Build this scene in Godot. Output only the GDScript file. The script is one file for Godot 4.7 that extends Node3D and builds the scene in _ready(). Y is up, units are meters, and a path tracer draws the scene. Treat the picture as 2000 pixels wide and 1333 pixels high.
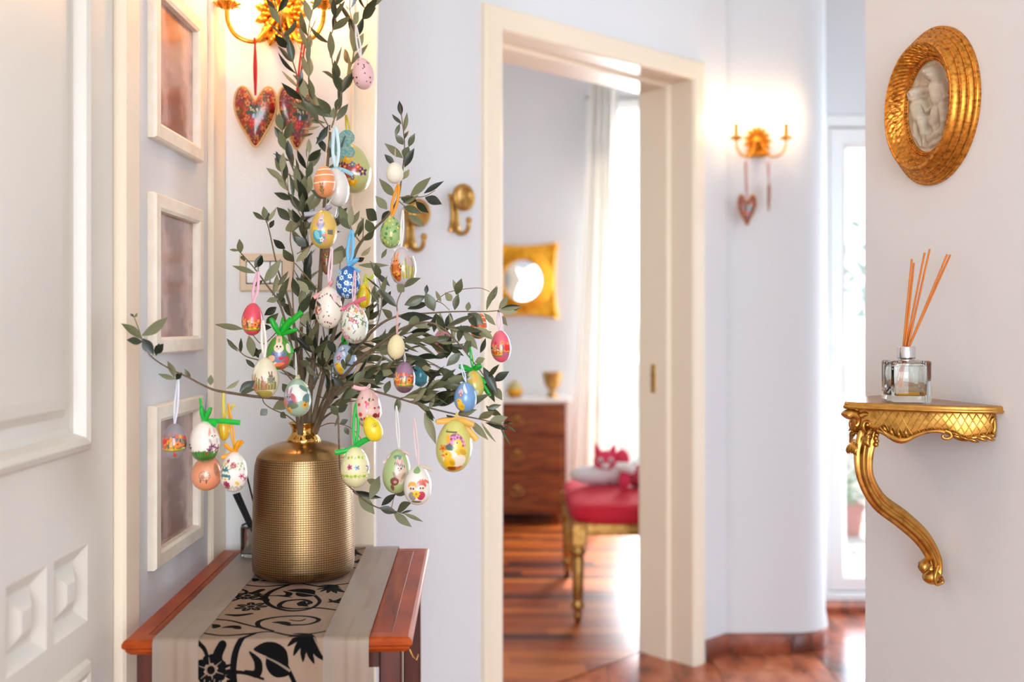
extends Node3D

# The photograph's geometry: focal length 2000 px for a 2000 px wide frame, horizon at row 635, eye 1.17 m above the floor.
const F := 2000.0
const CX := 1000.0
const HY := 635.0
const EYE := 1.17
const WA := 0.556          # left wall: x = -(WA + WB * depth)
const WB := 0.011
const ROOM_TOP := 3.0

var counts := {}
var M := {}
var rng := RandomNumberGenerator.new()


func _ready() -> void:
	rng.seed = 7
	# ---- camera, sky, sun, area lights, exposure ----
	var cam := Camera3D.new()
	cam.name = "camera"
	cam.projection = Camera3D.PROJECTION_FRUSTUM
	cam.near = 0.05
	cam.far = 60.0
	cam.size = 0.05 * 1333.0 / F
	cam.frustum_offset = Vector2(0, 0.05 * (HY - 666.5) / F)
	cam.position = Vector3(0, EYE, 0)
	var lens_set := CameraAttributesPhysical.new()
	lens_set.frustum_focal_length = 36.0
	lens_set.frustum_focus_distance = 1.66
	lens_set.exposure_aperture = 2.5
	cam.attributes = lens_set
	add_child(cam)
	var env := Environment.new()
	env.background_mode = Environment.BG_SKY
	var sky_mat := ProceduralSkyMaterial.new()
	sky_mat.sky_top_color = Color(0.80, 0.88, 1.0)
	sky_mat.sky_horizon_color = Color(0.97, 0.98, 1.0)
	sky_mat.ground_horizon_color = Color(0.93, 0.93, 0.92)
	sky_mat.ground_bottom_color = Color(0.75, 0.75, 0.73)
	sky_mat.sky_energy_multiplier = 1.5
	sky_mat.ground_energy_multiplier = 1.2
	sky_mat.sun_angle_max = 1.0
	env.sky = Sky.new()
	env.sky.sky_material = sky_mat
	env.tonemap_mode = Environment.TONE_MAPPER_LINEAR
	env.tonemap_exposure = 1.15
	env.sdfgi_enabled = true
	env.ssao_enabled = true
	env.ssil_enabled = true
	var we := WorldEnvironment.new()
	we.name = "world_environment"
	we.environment = env
	add_child(we)
	var sun := DirectionalLight3D.new()
	sun.name = "sun"
	sun.light_energy = 2.4
	sun.light_color = Color(1.0, 0.95, 0.86)
	sun.light_angular_distance = 0.6
	sun.shadow_enabled = true
	add_child(sun)
	sun.look_at_from_position(Vector3(1.5, 5.0, -9.1), Vector3(0.4, 0.0, -5.0), Vector3.UP)
	# daylight: the wide window of the room behind the camera, the bedroom window, the balcony door
	area("rear_window_daylight", Vector3(0.35, 1.35, 2.7), Vector3(0.45, 1.2, -2.0), Vector2(2.0, 2.1), 10.0, Color(0.93, 0.97, 1.0))
	area("side_window_daylight", Vector3(4.1, 1.45, 1.65), Vector3(0.9, 1.2, -3.0), Vector2(1.9, 2.2), 8.0, Color(0.86, 0.945, 1.0))
	area("bedroom_window_daylight", Vector3(0.95, 1.3, -6.40), Vector3(0.25, 1.0, -4.0), Vector2(0.44, 2.2), 7.5, Color(0.97, 0.99, 1.0))
	area("balcony_door_daylight", Vector3(1.95, 1.1, -4.12), Vector3(1.45, 1.0, -2.0), Vector2(1.2, 2.0), 5.0, Color(0.86, 0.94, 1.0))
	make_materials()
	build_setting()
	build_exterior()
	build_bedroom()
	build_left_wall_things()
	build_sconces()
	build_hooks_and_switch()
	build_table()
	build_vase()
	build_right_wall_things()
	build_branches()
	build_eggs()


func area(called: String, from: Vector3, to: Vector3, size: Vector2, energy: float, tint: Color) -> void:
	var l := AreaLight3D.new()
	l.name = called
	l.area_size = size
	l.light_energy = energy
	l.light_color = tint
	l.area_range = 12.0
	l.shadow_enabled = true
	add_child(l)
	l.look_at_from_position(from, to, Vector3.UP)


# ---------------------------------------------------------------- names, nodes

func at(px: float, py: float, z: float) -> Vector3:      # a pixel of the frame, at a depth in metres
	return Vector3((px - CX) * z / F, EYE - (py - HY) * z / F, -z)


func numbered(called: String) -> String:
	var c: int = counts.get(called, 0)
	counts[called] = c + 1
	return called if c == 0 else "%s_%03d" % [called, c]


func tag(o: Node, label: String, category: String, group := "") -> Node:
	o.set_meta("label", label)
	o.set_meta("category", category)
	if group:
		o.set_meta("group", group)
	return o


func thing(called: String, label: String, category: String, where := Vector3.ZERO, basis := Basis(), group := "") -> Node3D:
	var o := Node3D.new()
	o.name = numbered(called)
	o.transform = Transform3D(basis, where)
	add_child(o)
	tag(o, label, category, group)
	return o


func obj(called: String, mesh: Mesh, mat: Material, parent: Node = self, where := Transform3D()) -> MeshInstance3D:
	var o := MeshInstance3D.new()
	o.name = numbered(called) if parent == self else called
	o.mesh = mesh
	if mat:
		o.material_override = mat
	o.transform = where
	parent.add_child(o, true)
	return o


func struct(called: String, mesh: Mesh, mat: Material, label: String, parent: Node = self) -> MeshInstance3D:
	var o := obj(called, mesh, mat, parent)
	if parent == self:
		o.set_meta("kind", "structure")
		o.set_meta("label", label)
		o.set_meta("category", called.split("_")[0])
	return o


# ---------------------------------------------------------------- shapes

func begin() -> SurfaceTool:
	var s := SurfaceTool.new()
	s.begin(Mesh.PRIMITIVE_TRIANGLES)
	return s


func done(s: SurfaceTool) -> ArrayMesh:
	s.generate_normals()
	return s.commit()


func vert(s: SurfaceTool, p: Vector3, uv := Vector2.ZERO) -> void:
	s.set_uv(uv)
	s.add_vertex(p)


func tri(s: SurfaceTool, a: Vector3, b: Vector3, c: Vector3, group := -1) -> void:    # counter-clockwise seen from outside
	s.set_smooth_group(group)
	vert(s, a)
	vert(s, c)
	vert(s, b)


func quad(s: SurfaceTool, a: Vector3, b: Vector3, c: Vector3, d: Vector3, group := -1) -> void:
	tri(s, a, b, c, group)
	tri(s, a, c, d, group)


func outward(s: SurfaceTool, p: Array, centre: Vector3) -> void:      # a flat face of a convex solid, turned away from its centre
	var n: Vector3 = (p[1] - p[0]).cross(p[2] - p[0])
	if n.dot(p[0] - centre) < 0:
		p.reverse()
	for i in range(1, p.size() - 1):
		tri(s, p[0], p[i], p[i + 1])


func box(s: SurfaceTool, c: Vector3, size: Vector3, chamfer := 0.0, basis := Basis()) -> SurfaceTool:
	var h := size / 2.0
	var b := minf(chamfer, minf(h.x, minf(h.y, h.z)) * 0.95)
	var put := func(x: float, y: float, z: float) -> Vector3: return c + basis * Vector3(x, y, z)
	if b <= 0.0:
		for ax in 3:
			for sg in [-1.0, 1.0]:
				var p := []
				for k in [[-1, -1], [1, -1], [1, 1], [-1, 1]]:
					var v := Vector3.ZERO
					v[ax] = sg * h[ax]
					v[(ax + 1) % 3] = k[0] * h[(ax + 1) % 3]
					v[(ax + 2) % 3] = k[1] * h[(ax + 2) % 3]
					p.append(put.call(v.x, v.y, v.z))
				outward(s, p, c)
		return s
	var corner := func(sg: Vector3, ax: int) -> Vector3:      # the corner's vertex that lies in the face across axis ax
		var v := Vector3(sg.x * (h.x - b), sg.y * (h.y - b), sg.z * (h.z - b))
		v[ax] = sg[ax] * h[ax]
		return put.call(v.x, v.y, v.z)
	for ax in 3:
		for sg in [-1.0, 1.0]:
			var p := []
			for k in [[-1, -1], [1, -1], [1, 1], [-1, 1]]:
				var g := Vector3.ZERO
				g[ax] = sg
				g[(ax + 1) % 3] = k[0]
				g[(ax + 2) % 3] = k[1]
				p.append(corner.call(g, ax))
			outward(s, p, c)
		for k in [[-1, -1], [1, -1], [1, 1], [-1, 1]]:      # the four edges along ax
			var p := []
			for e in [[-1, 0], [1, 0], [1, 1], [-1, 1]]:
				var g := Vector3.ZERO
				g[ax] = e[0]
				g[(ax + 1) % 3] = k[0]
				g[(ax + 2) % 3] = k[1]
				p.append(corner.call(g, (ax + 1 + e[1]) % 3))
			outward(s, p, c)
	for x in [-1, 1]:
		for y in [-1, 1]:
			for z in [-1, 1]:
				var g := Vector3(x, y, z)
				outward(s, [corner.call(g, 0), corner.call(g, 1), corner.call(g, 2)], c)
	return s


func one_box(c: Vector3, size: Vector3, chamfer := 0.0, basis := Basis()) -> ArrayMesh:
	return done(box(begin(), c, size, chamfer, basis))


# rows of points; u runs along a row, v from row to row. Facing: row to the right, next row up, seen from outside.
func grid(s: SurfaceTool, rows: Array, group := 1, flip := false, uv_scale := Vector2.ONE, uv_at := Vector2.ZERO) -> SurfaceTool:
	s.set_smooth_group(group)
	var m := rows.size()
	var n: int = rows[0].size()
	for i in m - 1:
		for j in n - 1:
			var p := [rows[i][j], rows[i][j + 1], rows[i + 1][j + 1], rows[i + 1][j]]
			var t := []
			for k in [[i, j], [i, j + 1], [i + 1, j + 1], [i + 1, j]]:
				t.append(uv_at + uv_scale * Vector2(float(k[1]) / (n - 1), 1.0 - float(k[0]) / (m - 1)))
			for k in ([0, 1, 2, 0, 2, 3] if flip else [0, 2, 1, 0, 3, 2]):
				vert(s, p[k], t[k])
	return s


# profile of (radius, height); a repeated point starts a new smoothing group (a crease)
func lathe(s: SurfaceTool, profile: Array, segs := 32, xf := Transform3D(), uv_scale := Vector2.ONE, squash := 1.0) -> SurfaceTool:
	var runs := [[]]
	for i in profile.size():
		if i > 0 and profile[i].is_equal_approx(profile[i - 1]):
			runs.append([])
		runs[-1].append(profile[i])
	var g := 1
	var lo: float = profile[0].y
	var hi: float = profile[-1].y
	for run in runs:
		if run.size() < 2:
			continue
		var rows := []
		for p in run:
			var row := PackedVector3Array()
			for j in segs + 1:
				var a := TAU * j / segs
				row.append(xf * Vector3(p.x * cos(a), p.y, -p.x * sin(a) * squash))
			rows.append(row)
		grid_lathe(s, rows, run, g, lo, hi, uv_scale)
		g += 1
	return s


func grid_lathe(s: SurfaceTool, rows: Array, run: Array, group: int, lo: float, hi: float, uv_scale: Vector2) -> void:
	s.set_smooth_group(group)
	var n: int = rows[0].size()
	var span := hi - lo if absf(hi - lo) > 1e-6 else 1.0
	for i in rows.size() - 1:
		for j in n - 1:
			var p := [rows[i][j], rows[i][j + 1], rows[i + 1][j + 1], rows[i + 1][j]]
			var v0: float = 1.0 - (run[i].y - lo) / span
			var v1: float = 1.0 - (run[i + 1].y - lo) / span
			var u0 := float(j) / (n - 1)
			var u1 := float(j + 1) / (n - 1)
			var t := [Vector2(u0, v0), Vector2(u1, v0), Vector2(u1, v1), Vector2(u0, v1)]
			for k in [0, 2, 1, 0, 3, 2]:
				vert(s, p[k], t[k] * uv_scale)


# a round bar along a path; radii is a number or one per point; lobes > 0 flutes it
func tube(s: SurfaceTool, path: Array, radii, segs := 8, caps := true, squash := 1.0, lobes := 0, depth := 0.0, first_side := Vector3.ZERO) -> SurfaceTool:
	var n := path.size()
	var rows := []
	var side := Vector3.ZERO
	for i in n:
		var t: Vector3 = (path[mini(i + 1, n - 1)] - path[maxi(i - 1, 0)]).normalized()
		if side == Vector3.ZERO:
			side = first_side if first_side != Vector3.ZERO else (Vector3.UP if absf(t.y) < 0.9 else Vector3.RIGHT)
		side = (side - t * side.dot(t)).normalized()
		var other := t.cross(side)
		var r: float = radii[i] if radii is Array else radii
		var row := PackedVector3Array()
		for j in segs + 1:
			var a := TAU * j / segs
			var rr := r * (1.0 - depth * (0.5 - 0.5 * cos(lobes * a))) if lobes else r
			row.append(path[i] + (side * cos(a) + other * sin(a) * squash) * rr)
		rows.append(row)
	grid(s, rows, 3)
	if caps:
		for e in [0, n - 1]:
			var ring: PackedVector3Array = rows[e]
			for j in segs:
				if e == 0:
					tri(s, path[e], ring[j + 1], ring[j])
				else:
					tri(s, path[e], ring[j], ring[j + 1])
	return s


# a flat band along a path: width across «across», a little thickness
func band(s: SurfaceTool, path: Array, width, across: Vector3, thick := 0.0004) -> SurfaceTool:
	var n := path.size()
	var rows := []
	for i in n:
		var t: Vector3 = (path[mini(i + 1, n - 1)] - path[maxi(i - 1, 0)]).normalized()
		var side := (across - t * across.dot(t))
		side = side.normalized() if side.length() > 1e-4 else t.cross(Vector3.BACK).normalized()
		var up := t.cross(side) * thick * 0.5
		var w: float = (width[i] if width is Array else width) * 0.5
		var p: Vector3 = path[i]
		rows.append(PackedVector3Array([p - side * w - up, p + side * w - up, p + side * w + up, p - side * w + up, p - side * w - up]))
	grid(s, rows, 4, true)
	return s


func spline(points: Array, per := 6) -> Array:      # Catmull-Rom through 3D (or 2D) points
	var out := []
	var n := points.size()
	for i in n - 1:
		var a = points[maxi(i - 1, 0)]
		var b = points[i]
		var c = points[i + 1]
		var d = points[mini(i + 2, n - 1)]
		for k in per:
			out.append(b.cubic_interpolate(c, a, d, float(k) / per))
	out.append(points[n - 1])
	return out


func lerp_list(values: Array, count: int) -> Array:
	var out := []
	for i in count:
		var f := float(i) / (count - 1) * (values.size() - 1)
		var k := mini(int(f), values.size() - 2)
		out.append(lerpf(values[k], values[k + 1], f - k))
	return out


# a plan outline (x, depth), counter-clockwise or not, raised from y0 to y1
func prism(s: SurfaceTool, plan: Array, y0: float, y1: float) -> SurfaceTool:
	var flat := PackedVector2Array(plan)
	if not Geometry2D.is_polygon_clockwise(flat):
		flat.reverse()
	var n := flat.size()
	var idx := Geometry2D.triangulate_polygon(flat)
	for y in [y0, y1]:
		for k in range(0, idx.size(), 3):
			var a := Vector3(flat[idx[k]].x, y, -flat[idx[k]].y)
			var b := Vector3(flat[idx[k + 1]].x, y, -flat[idx[k + 1]].y)
			var c := Vector3(flat[idx[k + 2]].x, y, -flat[idx[k + 2]].y)
			var up := (b - a).cross(c - a).y > 0
			if up == (y == y1):
				tri(s, a, b, c)
			else:
				tri(s, a, c, b)
	var area2 := 0.0
	for i in n:
		area2 += flat[i].x * flat[(i + 1) % n].y - flat[(i + 1) % n].x * flat[i].y
	for i in n:
		var a := flat[i]
		var b := flat[(i + 1) % n]
		if area2 < 0:
			var keep := a
			a = b
			b = keep
		quad(s, Vector3(a.x, y0, -a.y), Vector3(b.x, y0, -b.y), Vector3(b.x, y1, -b.y), Vector3(a.x, y1, -a.y))
	return s


# a moulding swept round a rectangle in the local xy plane: profile points (outward from the rectangle's edge, height out of the plane)
func frame_sweep(s: SurfaceTool, profile: Array, w: float, h: float, xf := Transform3D(), sides := 4) -> SurfaceTool:
	for i in profile.size() - 1:
		var p: Vector2 = profile[i]
		var q: Vector2 = profile[i + 1]
		var ring := func(o: Vector2) -> Array:
			return [Vector3(-w / 2 - o.x, -h / 2 - (o.x if sides == 4 else 0.0), o.y), Vector3(-w / 2 - o.x, h / 2 + o.x, o.y), Vector3(w / 2 + o.x, h / 2 + o.x, o.y), Vector3(w / 2 + o.x, -h / 2 - (o.x if sides == 4 else 0.0), o.y)]
		var a: Array = ring.call(p)
		var b: Array = ring.call(q)
		for k in sides:
			var l := (k + 1) % 4
			quad(s, xf * a[k], xf * a[l], xf * b[l], xf * b[k], -1)
	return s


# a cushion-like solid over a closed outline in the local xy plane, symmetric in z
func pillow(s: SurfaceTool, outline: Array, thick: float, xf := Transform3D(), roundness := 0.5) -> SurfaceTool:
	var c := Vector2.ZERO
	var lo := Vector2(1e9, 1e9)
	var hi := -lo
	for p in outline:
		c += p / outline.size()
		lo = lo.min(p)
		hi = hi.max(p)
	var flat := PackedVector2Array(outline)
	var ccw := not Geometry2D.is_polygon_clockwise(flat)
	var ks := [1.0, 0.985, 0.95, 0.88, 0.78, 0.64, 0.48, 0.3, 0.12, 0.0]
	for sg in [1.0, -1.0]:
		for i in ks.size() - 1:
			for j in outline.size():
				var a: Vector2 = outline[j]
				var b: Vector2 = outline[(j + 1) % outline.size()]
				var p := []
				var t := []
				for e in [[a, ks[i]], [b, ks[i]], [b, ks[i + 1]], [a, ks[i + 1]]]:
					var v: Vector2 = c + (e[0] - c) * e[1]
					p.append(xf * Vector3(v.x, v.y, sg * thick * 0.5 * pow(1.0 - pow(e[1], 2.6), roundness)))
					t.append(Vector2((v.x - lo.x) / (hi.x - lo.x), 1.0 - (v.y - lo.y) / (hi.y - lo.y)))
				s.set_smooth_group(5)
				for k in ([0, 2, 1, 0, 3, 2] if (sg > 0) == ccw else [0, 1, 2, 0, 2, 3]):
					vert(s, p[k], t[k])
	return s


func ball(s: SurfaceTool, c: Vector3, r: Vector3, segs := 14, basis := Basis()) -> SurfaceTool:
	var prof := []
	var n := maxi(6, segs / 2)
	for i in n + 1:
		var a := PI * i / n
		prof.append(Vector2(sin(a), -cos(a)))
	return lathe(s, prof, segs, Transform3D(basis * Basis.from_scale(r), c))


func on_wall(right: Vector3, origin: Vector3) -> Transform3D:      # local x along the wall, y up, z out of it
	return Transform3D(Basis(right.normalized(), Vector3.UP, right.normalized().cross(Vector3.UP)), origin)


# ---------------------------------------------------------------- materials

func mat(c: Color, rough := 0.6, metal := 0.0, coat := 0.0) -> StandardMaterial3D:
	var m := StandardMaterial3D.new()
	m.albedo_color = c
	m.roughness = rough
	m.metallic = metal
	if coat > 0.0:
		m.clearcoat_enabled = true
		m.clearcoat = coat
		m.clearcoat_roughness = 0.12
	return m


func noise_tex(freq: float, colors: Array, seed_no: int, size := 512, octaves := 4, warp := 0.0) -> NoiseTexture2D:
	var n := FastNoiseLite.new()
	n.seed = seed_no
	n.noise_type = FastNoiseLite.TYPE_SIMPLEX_SMOOTH
	n.frequency = freq
	n.fractal_octaves = octaves
	if warp > 0.0:
		n.domain_warp_enabled = true
		n.domain_warp_amplitude = warp
	var t := NoiseTexture2D.new()
	t.width = size
	t.height = size
	t.seamless = true
	t.noise = n
	var g := Gradient.new()
	var offs := PackedFloat32Array()
	var cols := PackedColorArray()
	for i in colors.size():
		offs.append(float(i) / (colors.size() - 1))
		cols.append(colors[i])
	g.offsets = offs
	g.colors = cols
	t.color_ramp = g
	return t


func triplanar(m: StandardMaterial3D, scale: Vector3, world := false) -> StandardMaterial3D:
	m.uv1_triplanar = true
	m.uv1_world_triplanar = world
	m.uv1_scale = scale
	return m


func bump(m: StandardMaterial3D, t: Texture2D, cm: float) -> StandardMaterial3D:
	m.heightmap_enabled = true
	m.heightmap_texture = t
	m.heightmap_scale = cm
	return m


func make_materials() -> void:
	var grey := [Color(0.2, 0.2, 0.2), Color(0.8, 0.8, 0.8)]
	var fine := noise_tex(0.03, grey, 11, 512, 5)
	M.wall = triplanar(bump(mat(Color(0.872, 0.874, 0.880), 0.75), fine, 0.06), Vector3(3, 3, 3), true)
	M.wall_warm = triplanar(bump(mat(Color(0.885, 0.882, 0.876), 0.75), fine, 0.06), Vector3(3, 3, 3), true)
	M.ceiling = mat(Color(0.93, 0.925, 0.92), 0.9)
	M.cream = mat(Color(0.94, 0.875, 0.78), 0.36, 0.0, 0.15)
	M.door_white = triplanar(bump(mat(Color(0.86, 0.84, 0.795), 0.42, 0.0, 0.1), fine, 0.012), Vector3(5, 5, 5))
	M.white = mat(Color(0.93, 0.93, 0.92), 0.4)
	M.frame_white = triplanar(mat(Color(1, 1, 1), 0.42), Vector3(4, 4, 4))
	M.frame_white.albedo_texture = noise_tex(0.012, [Color(0.92, 0.87, 0.79), Color(0.97, 0.93, 0.87)], 4)
	M.grout = mat(Color(0.52, 0.44, 0.38), 0.85)
	var tile_cols := [[Color(0.33, 0.18, 0.12), Color(0.66, 0.33, 0.20), Color(0.78, 0.47, 0.32)], [Color(0.40, 0.23, 0.16), Color(0.72, 0.40, 0.27), Color(0.80, 0.52, 0.38)], [Color(0.30, 0.17, 0.12), Color(0.58, 0.28, 0.18), Color(0.74, 0.43, 0.30)]]
	M.tiles = []
	for i in 3:
		var m := mat(Color(1, 1, 1), 0.2)
		m.metallic_specular = 0.4
		m.albedo_texture = noise_tex(0.008, tile_cols[i], 20 + i, 512, 5, 40.0)
		triplanar(m, Vector3(2.0, 2.0, 0.9), true)
		M.tiles.append(m)
	M.skirting = triplanar(mat(Color(1, 1, 1), 0.34), Vector3(3, 3, 1.5), true)
	M.skirting.albedo_texture = noise_tex(0.008, tile_cols[2], 29, 256, 5, 40.0)
	var plank_cols := [[Color(0.54, 0.24, 0.08), Color(0.74, 0.39, 0.15)], [Color(0.64, 0.31, 0.10), Color(0.82, 0.47, 0.20)], [Color(0.46, 0.19, 0.07), Color(0.64, 0.31, 0.13)], [Color(0.20, 0.08, 0.055), Color(0.34, 0.14, 0.09)], [Color(0.55, 0.23, 0.08), Color(0.68, 0.33, 0.12)]]
	M.planks = []
	for i in 5:
		var m := mat(Color(1, 1, 1), 0.33)
		m.metallic_specular = 0.42
		m.albedo_texture = noise_tex(0.01, plank_cols[i], 40 + i, 512, 5)
		triplanar(m, Vector3(0.6, 6.0, 9.0), true)
		M.planks.append(m)
	M.gold_frame = gold(Color(0.84, 0.55, 0.20), Color(0.42, 0.24, 0.08), 0.36, 31, 22.0)
	M.gold_shelf = gold(Color(0.78, 0.57, 0.26), Color(0.50, 0.32, 0.12), 0.27, 32, 9.0)
	M.gold_sconce = gold(Color(0.95, 0.66, 0.22), Color(0.66, 0.38, 0.10), 0.26, 33, 12.0)
	M.gold_bench = gold(Color(0.74, 0.56, 0.30), Color(0.55, 0.38, 0.17), 0.42, 34, 4.0)
	M.gold_mirror = gold(Color(0.90, 0.64, 0.17), Color(0.68, 0.42, 0.06), 0.5, 35, 4.0)
	M.brass = gold(Color(0.74, 0.55, 0.28), Color(0.52, 0.36, 0.15), 0.3, 36, 9.0)
	M.shelf_top = triplanar(mat(Color(1, 1, 1), 0.22, 0.35), Vector3(2, 6, 3))
	M.shelf_top.albedo_texture = noise_tex(0.014, [Color(0.42, 0.25, 0.11), Color(0.66, 0.43, 0.20), Color(0.74, 0.53, 0.28)], 37, 512, 5)
	M.plaster = triplanar(mat(Color(1, 1, 1), 0.5), Vector3(9, 9, 9))
	M.plaster.albedo_texture = noise_tex(0.02, [Color(0.66, 0.60, 0.51), Color(0.84, 0.79, 0.70)], 38, 256, 4)
	M.table_wood = triplanar(mat(Color(1, 1, 1), 0.42), Vector3(7, 3, 0.9))
	M.table_wood.metallic_specular = 0.28
	M.table_wood.albedo_texture = noise_tex(0.012, [Color(0.40, 0.15, 0.045), Color(0.57, 0.24, 0.08), Color(0.66, 0.32, 0.12)], 50, 512, 5)
	M.table_edge = triplanar(mat(Color(1, 1, 1), 0.35), Vector3(4, 4, 1.2))
	M.table_edge.metallic_specular = 0.3
	M.table_edge.albedo_texture = noise_tex(0.012, [Color(0.55, 0.20, 0.04), Color(0.72, 0.32, 0.09)], 51, 512, 5)
	M.table_dark = triplanar(mat(Color(1, 1, 1), 0.35), Vector3(6, 0.8, 6))
	M.table_dark.albedo_texture = noise_tex(0.012, [Color(0.24, 0.08, 0.03), Color(0.40, 0.15, 0.06)], 52, 512, 5)
	M.dresser = triplanar(mat(Color(1, 1, 1), 0.6), Vector3(0.8, 5, 5))
	M.dresser.albedo_texture = noise_tex(0.012, [Color(0.34, 0.15, 0.03), Color(0.52, 0.25, 0.06), Color(0.62, 0.34, 0.10)], 53, 512, 5)
	M.dark = mat(Color(0.05, 0.04, 0.04), 0.8)
	M.marble = mat(Color(0.86, 0.83, 0.80), 0.2)
	M.red_velvet = mat(Color(0.80, 0.03, 0.16), 0.75)
	M.red_velvet.rim_enabled = true
	M.red_velvet.rim = 0.6
	M.red_velvet.rim_tint = 0.6
	M.curtain = mat(Color(0.96, 0.95, 0.93), 0.9)
	M.curtain.backlight_enabled = true
	M.curtain.backlight = Color(0.52, 0.51, 0.49)
	M.pane = mat(Color(0.9, 0.95, 0.95, 0.06), 0.02)
	M.pane.transparency = BaseMaterial3D.TRANSPARENCY_ALPHA
	M.glass = mat(Color(0.97, 1.0, 0.99, 0.0), 0.01)
	M.glass.refraction_enabled = true
	M.glass.refraction_scale = 0.05
	M.bottle_glass = M.glass.duplicate()
	M.bottle_glass.refraction_scale = 0.038
	M.liquid = mat(Color(0.98, 0.72, 0.18, 0.1), 0.02)
	M.liquid.refraction_enabled = true
	M.liquid.refraction_scale = 0.033
	M.chrome = mat(Color(0.88, 0.88, 0.90), 0.12, 1.0)
	M.mirror = mat(Color(0.80, 0.81, 0.82), 0.03, 1.0)
	M.reed = triplanar(mat(Color(1, 1, 1), 0.6), Vector3(8, 2, 8))
	M.reed.albedo_texture = noise_tex(0.01, [Color(0.66, 0.33, 0.09), Color(0.90, 0.54, 0.18)], 60, 256, 3)
	M.black_reed = mat(Color(0.015, 0.015, 0.017), 0.7)
	M.bark = triplanar(bump(mat(Color(1, 1, 1), 0.8), fine, 0.05), Vector3(20, 5, 20))
	M.bark.albedo_texture = noise_tex(0.02, [Color(0.33, 0.27, 0.20), Color(0.52, 0.44, 0.34)], 61, 256, 4)
	M.twig = mat(Color(0.50, 0.40, 0.28), 0.75)
	M.leaf_top = []
	M.leaf_under = []
	for c in [Color(0.13, 0.16, 0.10), Color(0.22, 0.25, 0.16), Color(0.32, 0.34, 0.23)]:
		M.leaf_top.append(leaf_mat(c, 0.33))
	for c in [Color(0.48, 0.48, 0.35), Color(0.57, 0.56, 0.42), Color(0.43, 0.44, 0.31)]:
		M.leaf_under.append(leaf_mat(c, 0.62))
	M.terracotta = mat(Color(0.72, 0.38, 0.28), 0.85)
	M.green_plant = mat(Color(0.30, 0.48, 0.22), 0.7)
	M.green_plant.backlight_enabled = true
	M.green_plant.backlight = Color(0.3, 0.4, 0.2)
	M.green_far = mat(Color(0.36, 0.50, 0.30), 0.8)
	M.balcony = mat(Color(0.80, 0.79, 0.77), 0.8)


func leaf_mat(c: Color, rough: float) -> StandardMaterial3D:
	var m := mat(c, rough)
	m.backlight_enabled = true
	m.backlight = Color(0.22, 0.24, 0.12)
	return m


func gold(c: Color, worn: Color, rough: float, seed_no: int, scale: float) -> StandardMaterial3D:
	var m := mat(Color(1, 1, 1), rough, 0.85)
	m.albedo_texture = noise_tex(0.02, [worn, c, c.lightened(0.12)], seed_no, 256, 5)
	return triplanar(m, Vector3(scale, scale, scale))


# ---------------------------------------------------------------- the setting

func door_line(t: float, w := 0.0) -> Vector2:      # along the doorway wall from its right casing towards the left (t) and through it (w); (x, depth)
	return Vector2(0.6563 - 0.744 * t - 0.668 * w, 3.557 - 0.668 * t + 0.744 * w)


func left_x(z: float) -> float:
	return -(WA + WB * z)


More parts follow.
